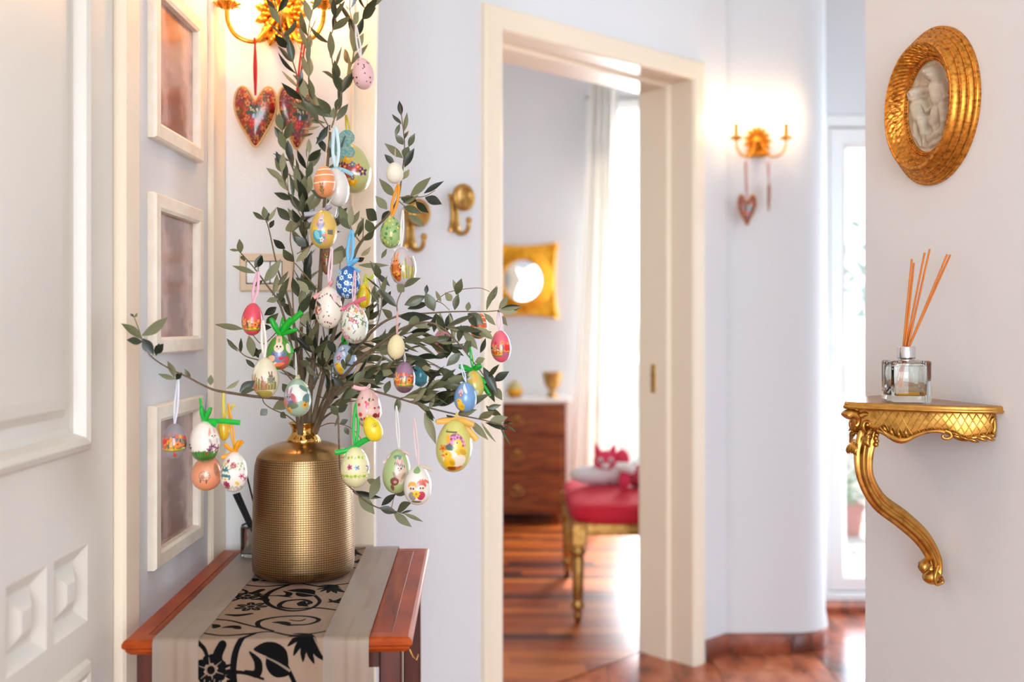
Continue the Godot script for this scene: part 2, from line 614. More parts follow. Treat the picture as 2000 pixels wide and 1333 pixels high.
func build_setting() -> void:
	# floors: a grout bed with marble tiles laid on it, and parquet in the bedroom
	var s := begin()
	prism(s, [Vector2(-0.9, -3.4), Vector2(4.2, -3.4), Vector2(4.2, 4.3), Vector2(1.1, 4.3), Vector2(0.75, 3.90), Vector2(0.455, 3.657), Vector2(-0.35, 2.83), Vector2(-0.9, 2.3)], -0.12, -0.004)
	var hall := struct("floor", done(s), M.grout, "hall floor of polished red-brown marble tiles beyond the white doorway casing")
	var e1 := Vector2(0.99975, -0.0225)
	var e2 := Vector2(0.0225, 0.99975)
	var threshold := PackedVector2Array([Vector2(-0.9, 2.275), Vector2(-0.30, 2.865), Vector2(0.455, 3.652), Vector2(0.76, 3.93), Vector2(1.17, 4.30), Vector2(4.2, 4.30), Vector2(4.2, -3.4), Vector2(-0.9, -3.4)])
	var rest := begin()
	for i in range(-4, 11):
		for j in range(-18, 3):
			var lo := e1 * (0.243 + i * 0.3755) + e2 * (3.49 + j * 0.3755)
			var q := PackedVector2Array([lo + (e1 + e2) * 0.0015, lo + e1 * 0.374 + e2 * 0.0015, lo + (e1 + e2) * 0.374, lo + e2 * 0.374 + e1 * 0.0015])
			for piece in Geometry2D.intersect_polygons(q, threshold):
				if piece.size() < 3:
					continue
				var near := lo.y > 2.6 and lo.x > -0.5 and lo.x < 2.4
				var b := begin() if near else rest
				prism(b, Array(piece), -0.012, 0.0)
				if near:
					obj("tile", done(b), M.tiles[absi(i * 7 + j * 3) % 3], hall)
	var more := obj("tile", done(rest), M.tiles[1], hall)
	more.set_meta("kind", "stuff")
	s = begin()
	prism(s, [Vector2(-2.4, 1.4), Vector2(0.455, 3.657), Vector2(0.85, 4.0), Vector2(1.3, 4.4), Vector2(1.3, 6.6), Vector2(-2.4, 6.6)], -0.12, -0.006)
	var wood := struct("floor_bedroom", done(s), M.dark, "glossy reddish parquet floor of the bedroom behind the doorway")
	wood.set_meta("category", "floor")
	var parquet := PackedVector2Array([Vector2(-1.3, 1.90), Vector2(0.452, 3.655), Vector2(0.76, 3.935), Vector2(1.15, 4.30), Vector2(1.22, 4.4), Vector2(1.22, 6.5), Vector2(-1.3, 6.5)])
	var r := RandomNumberGenerator.new()
	r.seed = 5
	var spare := begin()
	var z := 2.2
	while z < 6.5:
		var x := -1.3 - r.randf() * 0.5
		while x < 2.3:
			var len := 0.38 + r.randf() * 0.5
			var q := PackedVector2Array([Vector2(x, z), Vector2(x + len - 0.001, z), Vector2(x + len - 0.001, z + 0.069), Vector2(x, z + 0.069)])
			var seen := x < 0.95 and x + len > -0.35 and z > 3.1
			for piece in Geometry2D.intersect_polygons(q, parquet):
				if piece.size() < 3:
					continue
				var b := begin() if seen else spare
				prism(b, Array(piece), -0.014, -r.randf() * 0.0006)
				if seen:
					obj("plank", done(b), M.planks[[0, 1, 2, 4, 0, 3, 4, 2, 3, 1, 2][r.randi() % 11]], wood)
			x += len
		z += 0.07
	obj("plank", done(spare), M.planks[0], wood).set_meta("kind", "stuff")
	# ceilings
	s = begin()
	prism(s, [Vector2(-2.6, -3.4), Vector2(4.3, -3.4), Vector2(4.3, 6.8), Vector2(-2.6, 6.8)], ROOM_TOP, ROOM_TOP + 0.12)
	struct("ceiling", done(s), M.ceiling, "white ceiling over the hall and the bedroom")
	# left wall, with the white door near the camera
	s = begin()
	prism(s, [Vector2(left_x(1.49), 1.49), Vector2(left_x(2.03), 2.03), Vector2(left_x(2.03) - 0.12, 2.03), Vector2(left_x(1.49) - 0.12, 1.49)], 0.0, ROOM_TOP)
	prism(s, [Vector2(left_x(-3.3), -3.3), Vector2(left_x(0.68), 0.68), Vector2(left_x(0.68) - 0.12, 0.68), Vector2(left_x(-3.3) - 0.12, -3.3)], 0.0, ROOM_TOP)
	prism(s, [Vector2(left_x(0.68), 0.68), Vector2(left_x(1.49), 1.49), Vector2(left_x(1.49) - 0.12, 1.49), Vector2(left_x(0.68) - 0.12, 0.68)], 2.06, ROOM_TOP)
	struct("wall_left", done(s), M.wall, "pale lilac wall on the left that holds three small square glass frames")
	build_panel_door()
	# short end wall behind the table, its corner batten and its end casing
	s = begin()
	prism(s, [Vector2(-0.70, 2.03), Vector2(-0.274, 2.03), Vector2(-0.352, 2.66), Vector2(-0.62, 2.9), Vector2(-0.95, 2.6)], 0.0, ROOM_TOP)
	struct("wall_end", done(s), M.wall_warm, "warm lit short wall behind the olive branches with the gold sconce")
	s = begin()
	box(s, Vector3(left_x(1.985) + 0.004, ROOM_TOP / 2, -1.985), Vector3(0.014, ROOM_TOP, 0.086), 0.004)
	struct("trim_1", done(s), M.cream, "narrow cream batten in the corner beside the three glass frames")
	s = begin()
	var edge := []
	for k in 13:      # its outer edge sweeps out towards the top
		var y := ROOM_TOP * k / 12.0
		edge.append([y, -0.2705 + 0.032 * pow(maxf(0.0, (y - 1.40) / 0.9), 2.0)])
	for k in 12:
		var a = edge[k]
		var b = edge[k + 1]
		var c := Vector3(-0.29, (a[0] + b[0]) / 2, -2.02)
		for zz in [-2.008, -2.032]:
			outward(s, [Vector3(-0.3095, a[0], zz), Vector3(a[1], a[0], zz), Vector3(b[1], b[0], zz), Vector3(-0.3095, b[0], zz)], c)
		outward(s, [Vector3(a[1], a[0], -2.008), Vector3(a[1], a[0], -2.032), Vector3(b[1], b[0], -2.032), Vector3(b[1], b[0], -2.008)], c)
		outward(s, [Vector3(-0.3095, a[0], -2.008), Vector3(-0.3095, a[0], -2.032), Vector3(-0.3095, b[0], -2.032), Vector3(-0.3095, b[0], -2.008)], c)
	box(s, Vector3(-0.311, ROOM_TOP / 2, -2.018), Vector3(0.007, ROOM_TOP, 0.03), 0.002)
	struct("trim_2", done(s), M.cream, "cream upright casing at the end of the wall behind the olive branches")
	# the doorway wall
	s = begin()
	prism(s, [door_line(0.944), door_line(1.55), door_line(1.55, 0.2155), door_line(0.944, 0.2155)], 0.0, ROOM_TOP)
	prism(s, [door_line(-0.145), door_line(0.052), door_line(0.052, 0.2155), door_line(-0.145, 0.2155)], 0.0, ROOM_TOP)
	prism(s, [door_line(0.052), door_line(0.944), door_line(0.944, 0.2155), door_line(0.052, 0.2155)], 2.025, ROOM_TOP)
	struct("wall_back", done(s), M.wall, "pale wall with the open doorway and two brass coat hooks")
	build_doorway()
	# the rounded wall with the second sconce
	s = begin()
	var plan := [door_line(-0.144), Vector2(0.7635, 3.653)]
	for k in 7:
		plan.append(Vector2(0.7635 + 0.2365 * k / 6.0, 3.653 + 0.0))
	for k in range(1, 13):
		var a := PI / 2 * k / 12.0
		plan.append(Vector2(1.0 + 0.16 * sin(a), 3.813 - 0.16 * cos(a)))
	plan.append(Vector2(1.16, 4.34))
	plan.append(Vector2(0.98, 4.34))
	plan.append(Vector2(0.60, 3.82))
	var clean := []
	for p in plan:
		if clean.is_empty() or p.distance_to(clean[-1]) > 0.004:
			clean.append(p)
	smooth_prism(s, clean, 0.072, ROOM_TOP)
	prism(s, inset_plan(clean, 0.02), 0.0, 0.075)
	struct("wall_round", done(s), M.wall, "white wall with a rounded corner right of the doorway, lit by a sconce")
	build_marble_base(clean)
	# wall of the balcony door
	s = begin()
	prism(s, [Vector2(0.98, 4.25), Vector2(1.27, 4.25), Vector2(1.27, 4.45), Vector2(0.98, 4.45)], 0.0, ROOM_TOP)
	prism(s, [Vector2(2.62, 4.25), Vector2(4.3, 4.25), Vector2(4.3, 4.45), Vector2(2.62, 4.45)], 0.0, ROOM_TOP)
	prism(s, [Vector2(1.27, 4.25), Vector2(2.62, 4.25), Vector2(2.62, 4.45), Vector2(1.27, 4.45)], 2.045, ROOM_TOP)
	struct("wall_balcony", done(s), M.wall, "white wall over and around the balcony door")
	build_balcony_door()
	# right wall, close to the camera
	var u := Vector2(-0.242, 0.970)
	var n := Vector2(0.970, 0.242)
	var p0 := Vector2(0.6995, 1.7)
	s = begin()
	prism(s, [p0 + u * 0.196, p0 - u * 4.6, p0 - u * 4.6 + n * 0.14, p0 + u * 0.196 + n * 0.14], 0.0, ROOM_TOP)
	struct("wall_right", done(s), M.wall_warm, "plain pale wall on the right with the gilt shelf and the oval relief")
	# walls out of the picture that close the rooms
	s = begin()
	prism(s, [Vector2(4.2, -3.4), Vector2(4.35, -3.4), Vector2(4.35, -2.7), Vector2(4.2, -2.7)], 0.0, ROOM_TOP)
	prism(s, [Vector2(4.2, -0.6), Vector2(4.35, -0.6), Vector2(4.35, 2.75), Vector2(4.2, 2.75)], 0.0, ROOM_TOP)
	prism(s, [Vector2(4.2, 3.75), Vector2(4.35, 3.75), Vector2(4.35, 4.45), Vector2(4.2, 4.45)], 0.0, ROOM_TOP)
	prism(s, [Vector2(4.2, 2.75), Vector2(4.35, 2.75), Vector2(4.35, 3.75), Vector2(4.2, 3.75)], 2.4, ROOM_TOP)
	prism(s, [Vector2(4.2, 2.75), Vector2(4.35, 2.75), Vector2(4.35, 3.75), Vector2(4.2, 3.75)], 0.0, 0.2)
	prism(s, [Vector2(4.2, -2.7), Vector2(4.35, -2.7), Vector2(4.35, -0.6), Vector2(4.2, -0.6)], 2.65, ROOM_TOP)
	prism(s, [Vector2(4.2, -2.7), Vector2(4.35, -2.7), Vector2(4.35, -0.6), Vector2(4.2, -0.6)], 0.0, 0.25)
	struct("wall_far_right", done(s), M.wall, "white side wall of the room beyond the right wall")
	s = begin()
	prism(s, [Vector2(-0.75, -2.75), Vector2(-0.70, -2.75), Vector2(-0.70, -2.9), Vector2(-0.75, -2.9)], 0.0, ROOM_TOP)
	prism(s, [Vector2(2.5, -2.75), Vector2(4.35, -2.75), Vector2(4.35, -2.9), Vector2(2.5, -2.9)], 0.0, ROOM_TOP)
	prism(s, [Vector2(-0.70, -2.75), Vector2(2.5, -2.75), Vector2(2.5, -2.9), Vector2(-0.70, -2.9)], 2.45, ROOM_TOP)
	prism(s, [Vector2(-0.70, -2.75), Vector2(2.5, -2.75), Vector2(2.5, -2.9), Vector2(-0.70, -2.9)], 0.0, 0.25)
	struct("wall_rear", done(s), M.wall, "wall with a wide window behind the viewer")


func inset_plan(plan: Array, by: float) -> Array:
	var out := Geometry2D.offset_polygon(PackedVector2Array(plan), -by)
	return Array(out[0]) if out.size() else plan


func smooth_prism(s: SurfaceTool, plan: Array, y0: float, y1: float) -> void:      # side faces only, smooth round the curve, the foot flaring a little
	var rows := []
	var wide := Geometry2D.offset_polygon(PackedVector2Array(plan), 0.0)
	for lv in [[y0, 0.007], [y0 + 0.012, 0.006], [y0 + 0.05, 0.0], [y1, 0.0]]:
		var row := PackedVector3Array()
		for i in plan.size():
			var a: Vector2 = plan[maxi(i - 1, 0)]
			var b: Vector2 = plan[mini(i + 1, plan.size() - 1)]
			var t := (b - a).normalized()
			var p: Vector2 = plan[i] + Vector2(t.y, -t.x) * lv[1]
			row.append(Vector3(p.x, lv[0], -p.y))
		row.append(row[0])
		rows.append(row)
	grid(s, rows, 2)
	var low := PackedVector3Array()
	for p in rows[0]:
		low.append(Vector3(p.x, y0, p.z))


func build_panel_door() -> void:
	var d := thing("door_1", "white panelled door leaf at the left edge beside the glass frames", "door", Vector3(left_x(1.08) - 0.002, 0.0, -1.08), on_wall(Vector3(-WB, 0, -1), Vector3.ZERO).basis)
	d.set_meta("kind", "structure")
	# local x runs away from the camera: 0 is depth 1.08
	var l := -0.36
	var rr := 0.393
	obj("leaf", done(panel_leaf(l, rr)), M.door_white, d)
	var panel := func(x0: float, x1: float, y0: float, y1: float, rim: Array, rise: Array, called: String) -> void:
		var s := begin()
		var w := x1 - x0
		var h := y1 - y0
		var xf := Transform3D(Basis(), Vector3((x0 + x1) / 2, (y0 + y1) / 2, 0.0))
		var prof := []
		for k in rim.size():
			prof.append(Vector2(-rim[k], rise[k]))
		frame_sweep(s, prof, w, h, xf)
		var o: float = rim[-1]
		var zt: float = rise[-1]
		quad(s, xf * Vector3(-w / 2 + o, -h / 2 + o, zt), xf * Vector3(w / 2 - o, -h / 2 + o, zt), xf * Vector3(w / 2 - o, h / 2 - o, zt), xf * Vector3(-w / 2 + o, h / 2 - o, zt))
		obj(called, done(s), M.door_white, d)
	var rim := [0.0, 0.004, 0.012, 0.020, 0.026, 0.034, 0.05, 0.062, 0.078]
	var rise := [0.0, 0.007, 0.010, 0.007, -0.008, -0.010, -0.010, -0.002, 0.0]
	for y in [[1.0, 1.92], [0.16, 0.72]]:
		if y[0] > 0.5:
			panel.call(-0.27, 0.302, y[0], y[1], rim, rise, "raised_panel")
	panel.call(-0.27, 0.302, 0.16, 0.72, rim, rise, "raised_panel")
	var rim2 := [0.0, 0.005, 0.018, 0.022, 0.036, 0.04]
	var rise2 := [0.0, -0.003, -0.012, -0.012, -0.002, 0.0]
	for k in 5:
		var x1 := 0.303 - 0.1245 * k
		panel.call(x1 - 0.1045, x1, 0.770, 0.874, rim2, rise2, "square_panel")
	# casing round the leaf
	var s := begin()
	var prof := [Vector2(0.0, -0.04), Vector2(0.0, 0.012), Vector2(0.004, 0.016), Vector2(0.05, 0.018), Vector2(0.058, 0.016), Vector2(0.06, 0.012), Vector2(0.062, 0.0)]
	frame_sweep(s, prof, rr - l + 0.008, 2.05, Transform3D(Basis(), Vector3((l + rr) / 2 + 0.002, 1.025, 0.0)), 3)
	obj("door_casing", done(s), M.cream, d)


func panel_leaf(l: float, r: float) -> SurfaceTool:      # the leaf with holes where its panels sit
	var s := begin()
	var holes := [[-0.27, 0.302, 0.16, 0.72], [-0.27, 0.302, 1.0, 1.92]]
	for k in 5:
		holes.append([0.303 - 0.1245 * k - 0.1045, 0.303 - 0.1245 * k, 0.770, 0.874])
	var xs := [l, r]
	var ys := [0.005, 2.035]
	for h in holes:
		xs.append_array([h[0], h[1]])
		ys.append_array([h[2], h[3]])
	xs.sort()
	ys.sort()
	for i in xs.size() - 1:
		for j in ys.size() - 1:
			var c := Vector2((xs[i] + xs[i + 1]) / 2, (ys[j] + ys[j + 1]) / 2)
			var free: bool = xs[i + 1] - xs[i] > 1e-5 and ys[j + 1] - ys[j] > 1e-5
			for h in holes:
				if c.x > h[0] and c.x < h[1] and c.y > h[2] and c.y < h[3]:
					free = false
			if free:
				quad(s, Vector3(xs[i], ys[j], 0), Vector3(xs[i + 1], ys[j], 0), Vector3(xs[i + 1], ys[j + 1], 0), Vector3(xs[i], ys[j + 1], 0))
	box(s, Vector3((l + r) / 2, 1.02, -0.028), Vector3(r - l, 2.03, 0.025))
	for x in [l, r]:
		outward(s, [Vector3(x, 0.005, 0), Vector3(x, 2.035, 0), Vector3(x, 2.035, -0.03), Vector3(x, 0.005, -0.03)], Vector3(0, 1, -0.015))
	outward(s, [Vector3(l, 2.035, 0), Vector3(r, 2.035, 0), Vector3(r, 2.035, -0.03), Vector3(l, 2.035, -0.03)], Vector3(0, 1, -0.015))
	return s


func build_doorway() -> void:
	# local x along the wall towards the right, y up, z towards the viewer; origin at the middle of the opening
	var mid := door_line(0.4972)
	var d := thing("door_2", "cream door casing and lining round the open bedroom doorway", "doorway", Vector3(mid.x, 0.0, -mid.y), on_wall(Vector3(0.744, 0, -0.668), Vector3.ZERO).basis)
	d.set_meta("kind", "structure")
	var w := 0.866
	var s := begin()
	frame_sweep(s, [Vector2(0.0, 0.012), Vector2(0.004, 0.018), Vector2(0.012, 0.021), Vector2(0.05, 0.021), Vector2(0.062, 0.019), Vector2(0.069, 0.014), Vector2(0.070, 0.0)], w, 2.01, Transform3D(Basis(), Vector3(0, 1.005, 0)), 3)
	obj("casing", done(s), M.cream, d)
	s = begin()
	var z1 := -0.082
	frame_sweep(s, [Vector2(0.012, -0.225), Vector2(-0.003, -0.225), Vector2(-0.010, -0.219), Vector2(-0.012, -0.21), Vector2(-0.012, z1 - 0.012), Vector2(-0.009, z1 - 0.004), Vector2(-0.003, z1), Vector2(0.0, z1), Vector2(0.0, 0.012)], w, 2.01, Transform3D(Basis(), Vector3(0, 1.005, 0)), 3)
	obj("lining", done(s), M.cream, d)
	s = begin()
	box(s, Vector3(w / 2 - 0.0125, 0.98, -0.15), Vector3(0.003, 0.10, 0.022), 0.001)
	obj("strike_plate", done(s), M.brass, d)


func build_marble_base(plan: Array) -> void:
	var base := obj("baseboard_back", done(prism(begin(), [Vector2(0.70, 3.63), Vector2(0.78, 3.70), Vector2(1.0, 3.70), Vector2(1.09, 3.80), Vector2(1.09, 4.2), Vector2(0.98, 4.2), Vector2(0.65, 3.8)], 0.0, 0.06)), M.grout)
	base.set_meta("kind", "structure")
	base.set_meta("category", "baseboard")
	base.set_meta("label", "skirting of red-brown marble tiles along the rounded wall")
	# the line of the skirting's face
	var line := [Vector2(0.668, 3.560), Vector2(0.768, 3.648)]
	for k in range(1, 9):
		line.append(Vector2(0.768 + 0.232 * k / 8.0, 3.648))
	for k in range(1, 15):
		var a := PI / 2 * k / 14.0
		line.append(Vector2(1.0 + 0.158 * sin(a), 3.806 - 0.158 * cos(a)))
	line.append(Vector2(1.158, 4.24))
	var cuts := [0.0, 0.133, 0.365, 0.43, 0.49, 0.545, 0.60, 0.80, 1.05]
	var i := 0
	var run := 0.0
	var pts := []
	for k in line.size():
		if k:
			run += line[k].distance_to(line[k - 1])
		pts.append([run, line[k]])
	for c in cuts.size() - 1:
		var a: float = cuts[c] + 0.0015
		var b: float = cuts[c + 1] - 0.0015
		var front := []
		for k in 7:
			front.append(along(pts, lerpf(a, b, k / 6.0)))
		var rows := []
		for lv in [[0.0, 0.008], [0.002, 0.009], [0.068, 0.009], [0.070, 0.007], [0.070, -0.012]]:
			var row := PackedVector3Array()
			for k in 7:
				var t: Vector2 = (front[mini(k + 1, 6)] - front[maxi(k - 1, 0)]).normalized()
				var p: Vector2 = front[k] + Vector2(t.y, -t.x) * lv[1]
				row.append(Vector3(p.x, lv[0], -p.y))
			rows.append(row)
		var s := begin()
		grid(s, rows, 2)
		obj("tile", done(s), M.skirting, base)


func along(pts: Array, d: float) -> Vector2:
	for k in range(1, pts.size()):
		if d <= pts[k][0]:
			return pts[k - 1][1].lerp(pts[k][1], (d - pts[k - 1][0]) / maxf(1e-6, pts[k][0] - pts[k - 1][0]))
	return pts[-1][1]


func build_balcony_door() -> void:
	var d := thing("door_3", "white glazed balcony door in bright daylight between the two walls", "door", Vector3(1.945, 0, -4.29))
	d.set_meta("kind", "structure")
	var s := begin()
	frame_sweep(s, [Vector2(0.0, -0.05), Vector2(0.0, 0.03), Vector2(-0.004, 0.035), Vector2(-0.045, 0.035), Vector2(-0.05, 0.03), Vector2(-0.05, -0.05)], 1.35, 2.04, Transform3D(Basis(), Vector3(0, 1.025, 0)))
	obj("door_frame", done(s), M.white, d)
	for k in 2:
		var x := -0.312 + 0.624 * k
		s = begin()
		frame_sweep(s, [Vector2(0.0, -0.03), Vector2(0.0, 0.022), Vector2(-0.004, 0.026), Vector2(-0.055, 0.026), Vector2(-0.068, 0.016), Vector2(-0.075, 0.0), Vector2(-0.075, -0.03)], 0.62, 1.93, Transform3D(Basis(), Vector3(x, 1.025, 0)))
		box(s, Vector3(x, 0.745, 0.0), Vector3(0.48, 0.055, 0.045), 0.006)
		var sash := obj("sash", done(s), M.white, d)
		for y in [[0.11, 0.72], [0.77, 1.92]]:
			obj("pane", one_box(Vector3(x, (y[0] + y[1]) / 2, -0.008), Vector3(0.475, y[1] - y[0], 0.005)), M.pane, sash)
	s = begin()
	box(s, Vector3(-0.59, 1.06, 0.03), Vector3(0.022, 0.12, 0.008), 0.003)
	box(s, Vector3(-0.56, 1.075, 0.06), Vector3(0.09, 0.016, 0.014), 0.005)
	box(s, Vector3(-0.59, 1.075, 0.045), Vector3(0.016, 0.016, 0.03), 0.004)
	obj("handle", done(s), M.white, d)
	s = begin()
	box(s, Vector3(0, 0.011, 0.06), Vector3(1.36, 0.03, 0.16), 0.006)
	obj("sill", done(s), M.tiles[2], d)
	# window of the room behind the camera
	var w := thing("window_1", "wide white window behind the viewer", "window", Vector3(0.9, 1.35, 2.8))
	w.set_meta("kind", "structure")
	s = begin()
	frame_sweep(s, [Vector2(0.0, -0.04), Vector2(0.0, 0.03), Vector2(-0.06, 0.03), Vector2(-0.06, -0.04)], 3.2, 2.2, Transform3D())
	for k in 2:
		box(s, Vector3(-0.53 + 1.06 * k, 0, 0), Vector3(0.07, 2.1, 0.05), 0.005)
	obj("window_frame", done(s), M.white, w)
	var v := thing("window_3", "wide white window in the side wall of the neighbouring room", "window", Vector3(4.27, 1.45, 1.65), Basis(Vector3.UP, -PI / 2))
	v.set_meta("kind", "structure")
	s = begin()
	frame_sweep(s, [Vector2(0.0, -0.04), Vector2(0.0, 0.03), Vector2(-0.06, 0.03), Vector2(-0.06, -0.04)], 2.1, 2.4, Transform3D())
	box(s, Vector3.ZERO, Vector3(0.07, 2.3, 0.05), 0.005)
	obj("window_frame", done(s), M.white, v)
	var n := thing("window_4", "narrow tall white window in the side wall of the neighbouring room", "window", Vector3(4.27, 1.3, -3.25), Basis(Vector3.UP, -PI / 2))
	n.set_meta("kind", "structure")
	s = begin()
	frame_sweep(s, [Vector2(0.0, -0.04), Vector2(0.0, 0.03), Vector2(-0.06, 0.03), Vector2(-0.06, -0.04)], 1.0, 2.2, Transform3D())
	obj("window_frame", done(s), M.white, n)


func build_exterior() -> void:
	var s := begin()
	prism(s, [Vector2(1.34, 4.45), Vector2(5.2, 4.45), Vector2(5.2, 6.9), Vector2(1.34, 6.9)], -0.14, -0.02)
	struct("floor_balcony", done(s), M.balcony, "pale balcony floor outside the glazed door").set_meta("category", "floor")
	s = begin()
	prism(s, [Vector2(1.0, 4.45), Vector2(5.2, 4.45), Vector2(5.2, 6.4), Vector2(1.0, 6.4)], 2.75, 2.9)
	struct("ceiling_balcony", done(s), M.balcony, "slab over the balcony").set_meta("category", "ceiling")
	# a low parapet rail, planters and trees, all blurred and bright in the photograph
	var pot := thing("plant_pot", "terracotta pot with a green flowering plant on the balcony floor", "plant pot", Vector3(1.905, -0.02, -5.8), Basis.from_scale(Vector3(0.62, 0.66, 0.62)))
	obj("pot", done(lathe(begin(), [Vector2(0.001, 0), Vector2(0.10, 0), Vector2(0.105, 0.01), Vector2(0.135, 0.22), Vector2(0.135, 0.22), Vector2(0.15, 0.22), Vector2(0.152, 0.27), Vector2(0.14, 0.27), Vector2(0.14, 0.27), Vector2(0.13, 0.24), Vector2(0.001, 0.24)], 28)), M.terracotta, pot)
	obj("leaves", bush(0.20, 0.24, 150, 0.07, 3), M.green_plant, pot, Transform3D(Basis(), Vector3(0, 0.38, 0))).set_meta("kind", "stuff")
	obj("blossom", bush(0.19, 0.2, 26, 0.035, 9), mat(Color(0.86, 0.32, 0.22), 0.7), pot, Transform3D(Basis(), Vector3(0, 0.42, 0))).set_meta("kind", "stuff")
	var shrub := thing("shrub", "loose green shrub beyond the balcony door", "shrub", Vector3(2.45, -0.02, -6.3))
	obj("stem", done(tube(begin(), [Vector3(0, 0, 0), Vector3(0.05, 0.6, 0), Vector3(-0.03, 1.3, 0)], [0.03, 0.025, 0.012], 8)), M.bark, shrub)
	obj("foliage", bush(0.42, 0.5, 420, 0.10, 12), M.green_far, shrub, Transform3D(Basis(), Vector3(0, 1.45, 0))).set_meta("kind", "stuff")
	var rail := thing("balcony_rail", "white balcony railing seen through the glazed door", "railing", Vector3(2.9, -0.02, -6.75))
	s = begin()
	box(s, Vector3(0.6, 0.62, 0), Vector3(3.4, 0.05, 0.05), 0.01)
	box(s, Vector3(0.6, 0.12, 0), Vector3(3.4, 0.04, 0.04), 0.01)
	obj("rail", done(s), M.white, rail)
	for k in 22:
		obj("baluster", one_box(Vector3(-1.0 + 0.15 * k, 0.36, 0), Vector3(0.022, 0.5, 0.022), 0.003), M.white, rail)
	obj("post", one_box(Vector3(-1.08, 0.32, 0), Vector3(0.06, 0.64, 0.06), 0.006), M.white, rail)
	obj("post", one_box(Vector3(2.28, 0.32, 0), Vector3(0.06, 0.64, 0.06), 0.006), M.white, rail)


func bush(r: float, h: float, n: int, leaf: float, seed_no: int) -> ArrayMesh:
	var g := RandomNumberGenerator.new()
	g.seed = seed_no
	var s := begin()
	for i in n:
		var d := Vector3(g.randfn(), g.randfn(), g.randfn()).normalized() * pow(g.randf(), 0.4)
		var p := Vector3(d.x * r, d.y * h, d.z * r)
		var t := Vector3(g.randfn(), g.randfn() + 0.4, g.randfn()).normalized()
		var side := t.cross(Vector3(g.randfn(), g.randfn(), g.randfn())).normalized()
		var l := leaf * (0.6 + 0.7 * g.randf())
		var up := t.cross(side) * l * 0.12
		quad(s, p, p + t * l * 0.5 + side * l * 0.22 + up, p + t * l, p + t * l * 0.5 - side * l * 0.22 + up)
	return done(s)


# ---------------------------------------------------------------- the bedroom behind the doorway

